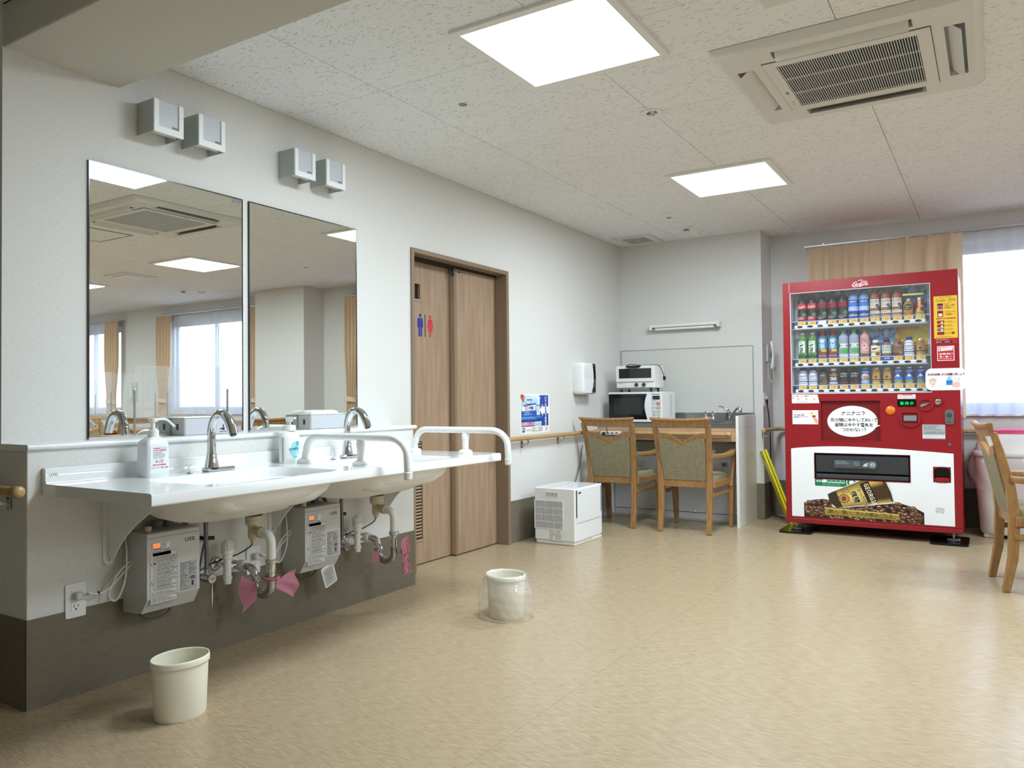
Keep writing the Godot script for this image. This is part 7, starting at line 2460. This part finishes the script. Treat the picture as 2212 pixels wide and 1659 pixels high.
	part("bill_plate", box(S(), Vector3(0.828, 0.854, 0.0), Vector3(0.922, 0.926, 0.004), 0.001), M["machine deep red"], o)
	var bill := part("bill_slot", box(S(), Vector3(0.833, 0.866, 0.003), Vector3(0.917, 0.908, 0.009), 0.002), M["mid grey plastic"], o)
	part("bill_mouth", box(S(), Vector3(0.836, 0.866, 0.006), Vector3(0.914, 0.87, 0.0095)), M["slot dark"], bill)
	part("coin_ring", ring_frame(oval(0.106, 0.1, 30, Vector2(0.977, 0.986)), oval(0.076, 0.066, 30, Vector2(0.974, 0.988)), 0.0, 0.009), red, o)
	part("coin_lever", prism(S(), PackedVector2Array([Vector2(0.942, 0.974), Vector2(0.952, 0.968), Vector2(0.964, 0.976), Vector2(0.985, 0.986), Vector2(1.008, 1.003), Vector2(0.98, 0.994), Vector2(0.955, 0.992), Vector2(0.942, 0.986)]), 0.001, 0.008), M["mid grey plastic"], o)
	part("return_ring", ring_frame(oval(0.064, 0.064, 24, Vector2(1.055, 1.008)), oval(0.046, 0.046, 24, Vector2(1.054, 1.008)), 0.0, 0.01), red, o)
	part("return_knob", lathe(S(), [Vector2(0.022, 0.0), Vector2(0.021, 0.007), Vector2(0.014, 0.01), Vector2(0.0, 0.011)], Transform3D(Basis(Vector3.RIGHT, PI / 2), Vector3(1.054, 1.008, 0.0)), 20), M["chrome"], o)
	var lock := part("door_lock", prism(S(), rrect(0.056, 0.106, 0.02, 5, Vector2(1.123, 0.898)), 0.0, 0.008), M["coin steel"], o)
	part("lock_core", lathe(S(), [Vector2(0.016, 0.0), Vector2(0.015, 0.005), Vector2(0.0, 0.006)], Transform3D(Basis(Vector3.RIGHT, PI / 2), Vector3(1.123, 0.912, 0.008)), 16), M["dark grey plastic"], lock)
	part("lock_grip", box(S(), Vector3(1.11, 0.862, 0.008), Vector3(1.136, 0.886, 0.013), 0.003), M["satin steel"], lock)
	part("key_hole", lathe(S(), [Vector2(0.012, 0.0), Vector2(0.011, 0.004), Vector2(0.0, 0.005)], Transform3D(Basis(Vector3.RIGHT, PI / 2), Vector3(1.12, 0.705, 0.0)), 16), M["coin steel"], o)
	# stuck-on cards
	for c in [["mark", 0.585, 1.896, 0.19, 0.056, "maker_mark"], ["app_sign", 1.112, 1.606, 0.147, 0.3, "app_sign"], ["app_strip", 1.112, 1.433, 0.135, 0.034, "app_strip"], ["points_card", 1.108, 1.348, 0.106, 0.104, "points_card"],
			["opener_card", 0.1525, 0.893, 0.19, 0.108, "opener_card"], ["owner_plate", 1.023, 0.7925, 0.144, 0.103, "owner_plate"], ["pay_sticker", 0.854, 1.0445, 0.116, 0.031, "pay_sticker"]]:
		part(c[5], card(S(), c[3], c[4], at(c[1], c[2], 0.0012), print_cells[c[0]]), M["print"], o)
	part("cap_steps_card", cut_card(S(), PackedVector2Array([Vector2(0.055, 1.001), Vector2(0.257, 1.001), Vector2(0.245, 1.067), Vector2(0.055, 1.069)]), at(0, 0, 0.0012), print_cells["cap_steps"]), M["print"], o)
	# the laminated notice sticks out past the machine's edge
	var n := thing("hygiene_notice", "rounded white laminated hygiene notice stuck to the drinks machine", "notice", Vector3(MX + 1.104, 1.165, MZ + 0.002))
	part("backing", prism(S(), rrect(0.252, 0.156, 0.04, 6), 0.0, 0.0012), M["paper"], n)
	part("print", cut_card(S(), rrect(0.25, 0.154, 0.039, 6), at(0, 0, 0.0016), print_cells["hand_notice"]), M["print"], n)
	# mats
	for m in [[0.07, "black rubber mat below the machine's foot near the pier"], [1.105, "black rubber mat below the machine's foot near the recycling bin"]]:
		var mt := thing("rubber_mat", m[1], "mat", Vector3(MX + m[0], 0, MZ - 0.12), 0.0, "rubber mats below the drinks machine")
		part("pad", prism(S(), rrect(0.24, 0.36, 0.03, 4), 0.0, 0.015, Transform3D(Basis(Vector3(1, 0, 0), Vector3(0, 0, -1), Vector3(0, 1, 0)), Vector3.ZERO)), M["black gloss"], mt)


func ring_frame(outer: PackedVector2Array, inner: PackedVector2Array, z0: float, z1: float) -> SurfaceTool:
	# outer and inner outlines matched by angle
	var s := S()
	var c := Vector2.ZERO
	for v in inner:
		c += v
	c /= inner.size()
	var n := 48
	var rings := [[], [], [], []]
	for i in n:
		var t := TAU * i / n
		var d := Vector2(cos(t), sin(t))
		var a := reach(outer, c, d)
		var b := reach(inner, c, d)
		rings[0].append(Vector3(b.x, b.y, z0))
		rings[1].append(Vector3(b.x, b.y, z1))
		rings[2].append(Vector3(lerpf(b.x, a.x, 0.85), lerpf(b.y, a.y, 0.85), z1))
		rings[3].append(Vector3(a.x, a.y, z0))
	s.set_smooth_group(-1)
	for k in 3:
		for i in n:
			var p: Vector3 = rings[k][i]
			var q: Vector3 = rings[k][(i + 1) % n]
			var u: Vector3 = rings[k + 1][(i + 1) % n]
			var w: Vector3 = rings[k + 1][i]
			quad(s, p, w, u, q)
	return s


func reach(outline: PackedVector2Array, c: Vector2, d: Vector2) -> Vector2:
	var best := c
	for i in outline.size():
		var hit: Variant = Geometry2D.segment_intersects_segment(c, c + d * 10.0, outline[i], outline[(i + 1) % outline.size()])
		if hit != null and c.distance_to(hit) > c.distance_to(best):
			best = hit
	return best


# the poster is a sheet cut round the openings
func lower_sheet(outline: PackedVector2Array, holes: Array) -> SurfaceTool:
	var s := S()
	var b := Rect2(0.043, 0.118, 1.1, 0.56)
	var cell_uv: Rect2 = print_cells["lower_panel"]
	var pieces := []
	var xs := [0.0, holes[0].position.x, holes[0].end.x, holes[1].position.x, holes[1].end.x, 1.3]
	for i in 5:
		var strips := [[0.0, 1.0]]
		if i == 1:
			strips = [[0.0, holes[0].position.y], [holes[0].end.y, 1.0]]
		elif i == 3:
			strips = [[0.0, holes[1].position.y], [holes[1].end.y, 1.0]]
		for y in strips:
			var cut := PackedVector2Array([Vector2(xs[i], y[0]), Vector2(xs[i + 1], y[0]), Vector2(xs[i + 1], y[1]), Vector2(xs[i], y[1])])
			pieces.append_array(Geometry2D.intersect_polygons(outline, cut))
	for p in pieces:
		var idx := Geometry2D.triangulate_polygon(p)
		for i in range(0, idx.size(), 3):
			var t := [p[idx[i]], p[idx[i + 1]], p[idx[i + 2]]]
			if (t[1] - t[0]).cross(t[2] - t[0]) < 0.0:
				t.reverse()
			var w := []
			for v in t:
				var k: Vector2 = (v - b.position) / b.size
				w.append(cell_uv.position + Vector2(k.x, 1.0 - k.y) * cell_uv.size)
			uvtri(s, Vector3(t[0].x, t[0].y, 0.001), w[0], Vector3(t[1].x, t[1].y, 0.001), w[1], Vector3(t[2].x, t[2].y, 0.001), w[2])
	return s


func port_flap() -> SurfaceTool:
	var rings := []
	for x in [0.224, 0.858]:
		var ring := []
		for p in [Vector2(-0.04, 0.612), Vector2(-0.014, 0.61), Vector2(-0.002, 0.6), Vector2(-0.002, 0.56), Vector2(-0.014, 0.478), Vector2(-0.022, 0.474), Vector2(-0.03, 0.48), Vector2(-0.04, 0.56)]:
			ring.append(Vector3(x, p.y, p.x))
		rings.append(ring)
	return loft(S(), rings, true, false)


func build_display(o: Node3D, win: Rect2) -> void:
	# lined show box
	var s := S()
	box(s, Vector3(0.03, 1.05, -0.195), Vector3(1.04, 1.9, -0.185))
	part("display_back", s, M["machine inner"], o)
	s = S()
	box(s, Vector3(0.044, 1.06, -0.19), Vector3(0.05, 1.89, -0.051))
	box(s, Vector3(1.02, 1.06, -0.19), Vector3(1.026, 1.89, -0.051))
	box(s, Vector3(0.044, 1.884, -0.19), Vector3(1.026, 1.89, -0.051))
	box(s, Vector3(0.044, 1.064, -0.19), Vector3(1.026, 1.07, -0.045))
	part("display_lining", s, M["machine inner"], o)
	part("display_frame", plate(S(), ab(0.05, 1.071, 1.02, 1.86), [ab(0.056, 1.077, 1.014, 1.854)], -0.03, -0.001), M["machine inner"], o)
	part("window_glass", box(S(), Vector3(0.054, 1.075, -0.012), Vector3(1.016, 1.856, -0.008)), M["machine glass"], o)
	part("ice_print", card(S(), 0.9, 0.26, at(0.535, 1.735, -0.184), print_cells["ice"]), M["print"], o)
	part("ice_print", card(S(), 0.56, 0.25, at(0.49, 1.44, -0.184), print_cells["ice"]), M["print"], o)
	part("leaf_print", card(S(), 0.215, 0.25, at(0.878, 1.44, -0.184), print_cells["leaves"]), M["print"], o)
	part("promo_strip", box(S(), Vector3(0.836, 1.785, -0.06), Vector3(0.972, 1.796, -0.058)), M["sign yellow"], o)
	var prices := [["140", "140", "blank", "140", "140", "140", "140", "140", "140", "140", "130", "110"], ["140", "140", "110", "110", "110", "110", "140", "130", "blue", "130", "120", "110"], ["120", "120", "110", "130", "120", "120", "110", "110", "110", "110", "110", "110"]]
	var ys := [1.581, 1.286, 1.081]
	for r in 3:
		var y: float = ys[r]
		part("shelf", box(S(), Vector3(0.05, y + 0.054, -0.186), Vector3(1.02, y + 0.06, -0.062), 0.001), M["machine inner"], o)
		part("price_ledge", box(S(), Vector3(0.075, y + 0.027, -0.066), Vector3(0.988, y + 0.056, -0.06), 0.001), M["ledge blue"], o)
		var rail := part("button_rail", box(S(), Vector3(0.074, y, -0.07), Vector3(0.986, y + 0.027, -0.044), 0.005), M["white gloss"], o)
		part("rail_tray", box(S(), Vector3(0.05, y - 0.006, -0.1), Vector3(1.0, y - 0.001, -0.04), 0.002), M["machine inner"], o)
		for k in 12:
			var x := 0.115 + 0.0747 * k
			part("button", lathe(S(), [Vector2(0.0095, 0.0), Vector2(0.0085, 0.002), Vector2(0.006, 0.0012), Vector2(0.0, 0.001)], Transform3D(Basis(Vector3(2.3, 0, 0), Vector3(0, 0, 1), Vector3(0, -1, 0)), Vector3(x, y + 0.0135, -0.044)), 16), M["black gloss"], rail)
			part("price_tag", card(S(), 0.058, 0.023, at(x + 0.012, y + 0.0415, -0.0594), print_cells["price_" + prices[r][k]]), M["print"], rail)


# shapes of the drinks on show: cola bottle, straight bottle, wide-mouth bottle can, can
func container(label: String, group: String, kind: String, cell_name: String, body: Material, cap: Material, p: Vector3, h: float, w: float) -> Node3D:
	var can := kind == "can"
	var o := thing("drink_can" if can else "drink_bottle", label, "can" if can else "bottle", p, 0.0, group)
	var r := w / 2.0
	var prof: Array
	var lo := 0.004
	var hi := h
	match kind:
		"cola":
			prof = [Vector2(0.0, 0.0), Vector2(r * 0.86, 0.0), Vector2(r * 0.96, h * 0.03), Vector2(r, h * 0.2), Vector2(r * 0.93, h * 0.34), Vector2(r * 0.93, h * 0.42), Vector2(r, h * 0.5), Vector2(r, h * 0.6), Vector2(r * 0.9, h * 0.7), Vector2(r * 0.6, h * 0.82), Vector2(r * 0.36, h * 0.89), Vector2(r * 0.36, h * 0.93)]
			hi = h * 0.8
		"straight":
			prof = [Vector2(0.0, 0.0), Vector2(r * 0.9, 0.0), Vector2(r, h * 0.03), Vector2(r, h * 0.72), Vector2(r * 0.88, h * 0.8), Vector2(r * 0.5, h * 0.87), Vector2(r * 0.42, h * 0.89), Vector2(r * 0.42, h * 0.93)]
			hi = h * 0.8
		"mouth":
			prof = [Vector2(0.0, 0.0), Vector2(r * 0.94, 0.0), Vector2(r, h * 0.04), Vector2(r, h * 0.6), Vector2(r * 0.82, h * 0.74), Vector2(r * 0.62, h * 0.82), Vector2(r * 0.58, h * 0.86)]
			hi = h * 0.8
		_:
			prof = [Vector2(0.0, 0.0), Vector2(r * 0.88, 0.0), Vector2(r, h * 0.05), Vector2(r, h * 0.92), Vector2(r * 0.9, h * 0.97), Vector2(r * 0.9, h), Vector2(r * 0.86, h), Vector2(r * 0.84, h * 0.985), Vector2(0.0, h * 0.985)]
			lo = h * 0.04
			hi = h * 0.93
	part("body", lathe(S(), prof, Transform3D.IDENTITY, 18), body, o)
	if not can:
		var cr := r * (0.62 if kind == "mouth" else 0.46)
		var y0: float = h * (0.84 if kind == "mouth" else 0.915)
		part("cap", lathe(S(), [Vector2(cr, y0), Vector2(cr, h - 0.002), Vector2(cr * 0.93, h), Vector2(0.0, h)], Transform3D.IDENTITY, 14), cap, o)
	# printed sleeve over the front half, following the body
	var sleeve := []
	for i in 13:
		var y := lerpf(lo, hi, i / 12.0)
		sleeve.append(Vector2(radius_at(prof, y) + 0.0006, y))
	part("sleeve", lathe(S(), sleeve, Transform3D.IDENTITY, 16, print_cells[cell_name], -PI * 0.48, PI * 0.48), M["print"], o)
	return o


func radius_at(prof: Array, y: float) -> float:
	for i in range(1, prof.size()):
		var a: Vector2 = prof[i - 1]
		var b: Vector2 = prof[i]
		if b.y >= y and b.y > a.y:
			return lerpf(a.x, b.x, clampf((y - a.y) / (b.y - a.y), 0.0, 1.0))
	return prof[-1].x


func build_drinks() -> void:
	var dark := mat("cola brown", rgb(34, 14, 12), 0.12)
	var blue := mat("drink blue", rgb(70, 110, 190), 0.15)
	var tan := mat("drink tan", rgb(140, 100, 66), 0.2)
	var green := mat("drink green", rgb(110, 150, 70), 0.15)
	var tea := mat("drink tea", rgb(120, 66, 34), 0.15)
	var pink := mat("drink pink", rgb(206, 150, 146), 0.2)
	var silver := mat("can silver", rgb(190, 190, 192), 0.25, 0.9)
	var black := mat("drink black", rgb(30, 30, 33), 0.25)
	var capr := mat("cap red", rgb(170, 30, 36), 0.35)
	var capk := mat("cap black", rgb(26, 26, 28), 0.35)
	var capw := mat("cap white", rgb(232, 232, 230), 0.35)
	var capb := mat("cap blue", rgb(36, 50, 140), 0.35)
	var capg := mat("cap green", rgb(70, 180, 60), 0.35)
	var capo := mat("cap gold", rgb(196, 140, 50), 0.3)
	var clearb: Material = M["bottle clear"]
	var rows := [
		[["cola", "cola", dark, capr, 0.226, 0.07, "cola bottle with red cap and red label in the machine's top row", 2],
		["cola", "zero", dark, capk, 0.226, 0.072, "dark cola bottle with black cap in the machine's top row", 3],
		["straight", "sports", blue, capb, 0.222, 0.071, "blue sports drink bottle with blue cap in the machine's top row", 2],
		["straight", "latte", tan, tan, 0.22, 0.07, "brown milk coffee bottle with white label in the machine's top row", 3],
		["mouth", "gold", tan, silver, 0.126, 0.066, "squat gold bottle can with dark crest in the machine's top row", 1],
		["can", "redcan", silver, capw, 0.124, 0.056, "slim red and cream can at the end of the machine's top row", 1]],
		[["straight", "greentea", green, capw, 0.206, 0.066, "green tea bottle with white cap in the machine's middle row", 2],
		["straight", "barley", tea, capr, 0.21, 0.07, "barley tea bottle with blue round label in the machine's middle row", 2],
		["straight", "water", clearb, capg, 0.21, 0.07, "clear water bottle with green leaf and green cap in the middle row", 2],
		["straight", "peach", pink, capo, 0.206, 0.064, "pink peach tea bottle with gold cap in the middle row", 1],
		["mouth", "duo", tan, capw, 0.125, 0.068, "cream coffee bottle with leaf emblem in the middle row", 1],
		["mouth", "plainlatte", tan, capk, 0.126, 0.068, "grey-white latte bottle with dark cap in the middle row", 1],
		["mouth", "cafe", tan, tan, 0.13, 0.068, "all-brown coffee bottle before the orange leaf print", 1],
		["mouth", "blend", capw, capb, 0.136, 0.068, "white bottle can with blue emblem before the orange leaf print", 1],
		["can", "goldcan", silver, capw, 0.12, 0.056, "gold coffee can at the end of the middle row", 1]],
		[["mouth", "blend", capw, capb, 0.136, 0.068, "white bottle can with blue emblem in the machine's bottom row", 2],
		["mouth", "darkbottle", black, capk, 0.126, 0.068, "dark grey coffee bottle in the machine's bottom row", 1],
		["mouth", "macchiato", tea, capw, 0.126, 0.066, "brown latte bottle with a large white letter in the bottom row", 1],
		["mouth", "black", black, capk, 0.128, 0.066, "black coffee bottle with plain black cap in the bottom row", 2],
		["can", "iceblue", silver, capw, 0.124, 0.058, "light blue coffee can with pale round picture in the bottom row", 1],
		["can", "goldcan", silver, capw, 0.12, 0.056, "gold coffee can in the machine's bottom row", 2],
		["can", "mountain", silver, capw, 0.12, 0.056, "dark blue can with a white mountain in the bottom row", 3]]]
	var y := [1.6415, 1.3465, 1.1415]
	for r in 3:
		var col := 0
		for d in rows[r]:
			var first: Node3D
			for k in d[7]:
				var p := Vector3(MX + 0.12 + 0.0748 * col, y[r], MZ - 0.115)
				if k == 0:
					first = container(d[6], "drinks in the machine: " + d[6], d[0], d[1], d[2], d[3], p, d[4], d[5])
				else:
					again(first, p)
				col += 1

# ---------------------------------------------------------------- right-hand side

func build_right_side() -> void:
	# recycling bin with a bag under its lid
	var o := thing("recycling_bin", "grey-white recycling bin with pink lid beside the drinks machine", "recycling bin", Vector3(3.118, 0, -6.86))
	var rings := []
	for k in [[0.4, 0.34, 0.03], [0.42, 0.36, 0.05], [0.46, 0.38, 0.34], [0.48, 0.4, 0.6]]:
		rings.append(ring_at(rrect(k[0], k[1], 0.09, 5), k[2]))
	part("body", loft(S(), rings), M["bin body"], o)
	for sx in [-1.0, 1.0]:
		part("foot", box(S(), Vector3(sx * 0.14 - 0.05, 0.0, -0.12), Vector3(sx * 0.14 + 0.05, 0.034, 0.15), 0.01), M["bin body"], o)
	rings = []
	for k in [[0.495, 0.415, 0.598], [0.505, 0.425, 0.606], [0.505, 0.425, 0.63], [0.47, 0.4, 0.645]]:
		rings.append(ring_at(rrect(k[0], k[1], 0.09, 5), k[2]))
	part("rim", loft(S(), rings), M["bin body"], o)
	rings = []
	for k in [[0.47, 0.4, 0.64, 0.0], [0.45, 0.37, 0.69, -0.01], [0.39, 0.31, 0.745, -0.03], [0.34, 0.26, 0.765, -0.04]]:
		rings.append(ring_at(rrect(k[0], k[1], 0.08, 5), k[2], at(0, 0, k[3])))
	part("hood", loft(S(), rings), M["bin body"], o)
	rings = []
	for k in [[0.36, 0.27, 0.76], [0.36, 0.27, 0.772], [0.3, 0.22, 0.793], [0.16, 0.12, 0.803]]:
		rings.append(ring_at(rrect(k[0], k[1], 0.09, 5), k[2], at(0, 0, -0.04)))
	part("lid", loft(S(), rings), M["bin lid"], o)
	var tilt := Basis(Vector3.RIGHT, -0.55)
	for x in [-0.083, 0.075]:
		part("opening", prism(S(), oval(0.105, 0.08, 24), 0.0, 0.004, Transform3D(tilt, Vector3(x, 0.708, 0.142))), M["oven window"], o)
	part("lid_print", card(S(), 0.22, 0.026, Transform3D(Basis(Vector3.RIGHT, -0.9), Vector3(0.06, 0.78, 0.072)), print_cells["bin_lid_print"]), M["print"], o)
	part("brand_mark", card(S(), 0.075, 0.085, at(-0.035, 0.472, 0.1965), print_cells["bin_mark"]), M["print"], o)
	part("body_text", card(S(), 0.1, 0.13, at(-0.02, 0.36, 0.1935), print_cells["bin_text"]), M["print"], o)
	var bag := thing("bin_bag", "pinkish clear liner bag bulging below the recycling bin's lid", "bag", Vector3(3.118, 0, -6.86))
	var film := func(u: float, v: float) -> Vector3:
		var t := u * TAU
		var fat := 1.0 + 0.05 + 0.1 * sin(minf(1.0, v * 1.15) * PI)
		var c := 1.0 + 0.03 * sin(t * 9.0 + v * 6.0) + 0.02 * sin(t * 21.0 + v * 17.0)
		var q := 0.5
		var cx := signf(cos(t)) * pow(absf(cos(t)), q)
		var cz := signf(sin(t)) * pow(absf(sin(t)), q)
		return Vector3(cx * 0.25 * fat * c, 0.595 - v * 0.24 + 0.02 * sin(t * 3.0) * v, cz * 0.222 * (1.0 + (fat - 1.0) * 0.4) * c)
	part("film", grid(S(), film, 64, 16), M["bin bag film"], bag)
	# table the turned chair belongs to
	make_table(Vector3(4.2, 0, -5.25), 1.1, 1.5, "wooden dining table with clear screen nearest the drinks machine")
	make_table(Vector3(6.35, 0, -5.3), 1.1, 1.9, "wooden dining table with clear screen by the middle window")
	make_table(Vector3(8.6, 0, -5.9), 1.1, 1.7, "wooden dining table with clear screen at the far end")


func make_table(p: Vector3, w: float, l: float, label: String) -> void:
	var o := thing("dining_table", label, "table", p, 0.0, "dining tables")
	part("table_top", box(S(), Vector3(-w / 2, 0.7, -l / 2), Vector3(w / 2, 0.73, l / 2), 0.006), M["table wood"], o)
	part("table_apron", plate(S(), ab(-w / 2 + 0.05, -l / 2 + 0.05, w / 2 - 0.05, l / 2 - 0.05), [ab(-w / 2 + 0.075, -l / 2 + 0.075, w / 2 - 0.075, l / 2 - 0.075)], 0.63, 0.7, Transform3D(Basis(Vector3(1, 0, 0), Vector3(0, 0, -1), Vector3(0, 1, 0)), Vector3.ZERO)), M["table wood"], o)
	for sx in [-1.0, 1.0]:
		for sz in [-1.0, 1.0]:
			part("leg", box(S(), Vector3(sx * (w / 2 - 0.07) - 0.03, 0.0, sz * (l / 2 - 0.07) - 0.03), Vector3(sx * (w / 2 - 0.07) + 0.03, 0.7, sz * (l / 2 - 0.07) + 0.03), 0.004), M["table wood"], o)
	var s := thing("table_screen", "clear acrylic screen standing on the " + label.replace("wooden dining table with clear screen", "table"), "screen", p + Vector3(0, 0.73, 0), 0.0, "acrylic table screens")
	part("long_sheet", box(S(), Vector3(-0.0025, 0.012, -l / 2 + 0.05), Vector3(0.0025, 0.7, l / 2 - 0.05)), M["acrylic"], s)
	part("cross_sheet", box(S(), Vector3(-w / 2 + 0.05, 0.012, -0.0025), Vector3(w / 2 - 0.05, 0.7, 0.0025)), M["acrylic"], s)
	for q in [[0.0, -l / 2 + 0.05], [0.0, l / 2 - 0.05], [-w / 2 + 0.05, 0.0], [w / 2 - 0.05, 0.0]]:
		part("post", box(S(), Vector3(q[0] - 0.008, 0.0, q[1] - 0.008), Vector3(q[0] + 0.008, 0.46, q[1] + 0.008), 0.002), M["aluminium"], s)
		part("post_foot", box(S(), Vector3(q[0] - 0.05, 0.0, q[1] - 0.03), Vector3(q[0] + 0.05, 0.006, q[1] + 0.03), 0.002), M["aluminium"], s)


# ---------------------------------------------------------------- what only the mirrors show

func build_far_side() -> void:
	again(chair, Vector3(5.5, 0, -5.25), -PI / 2, "light wooden armchair at the middle table, back to the wash wall")
	again(chair, Vector3(5.5, 0, -5.95), -PI / 2, "light wooden armchair at the middle table's window end, back to the wash wall")
	again(chair, Vector3(7.25, 0, -5.3), PI / 2, "light wooden armchair on the far side of the middle table")
	again(chair, Vector3(7.75, 0, -6.2), -PI / 2, "light wooden armchair at the far table, back to the wash wall")
	again(chair, Vector3(5.06, 0, -4.66), PI / 2, "light wooden armchair on the column side of the table by the machine")
	var o := thing("wall_handset", "grey intercom panel with handset on the wall between two windows", "handset", Vector3(8.36, 1.08, ZW))
	part("plate", box(S(), Vector3(-0.07, 0.0, 0.001), Vector3(0.07, 0.3, 0.03), 0.004), M["heater grey"], o)
	var rings := []
	for k in [[0.06, 0.03, 0.04], [0.1, 0.026, 0.032], [0.2, 0.026, 0.032], [0.25, 0.03, 0.04]]:
		rings.append(ring_at(rrect(k[1], k[2], 0.008, 3), k[0], at(0.0, 0, 0.05)))
	part("receiver", loft(S(), rings), M["lamp rim"], o)
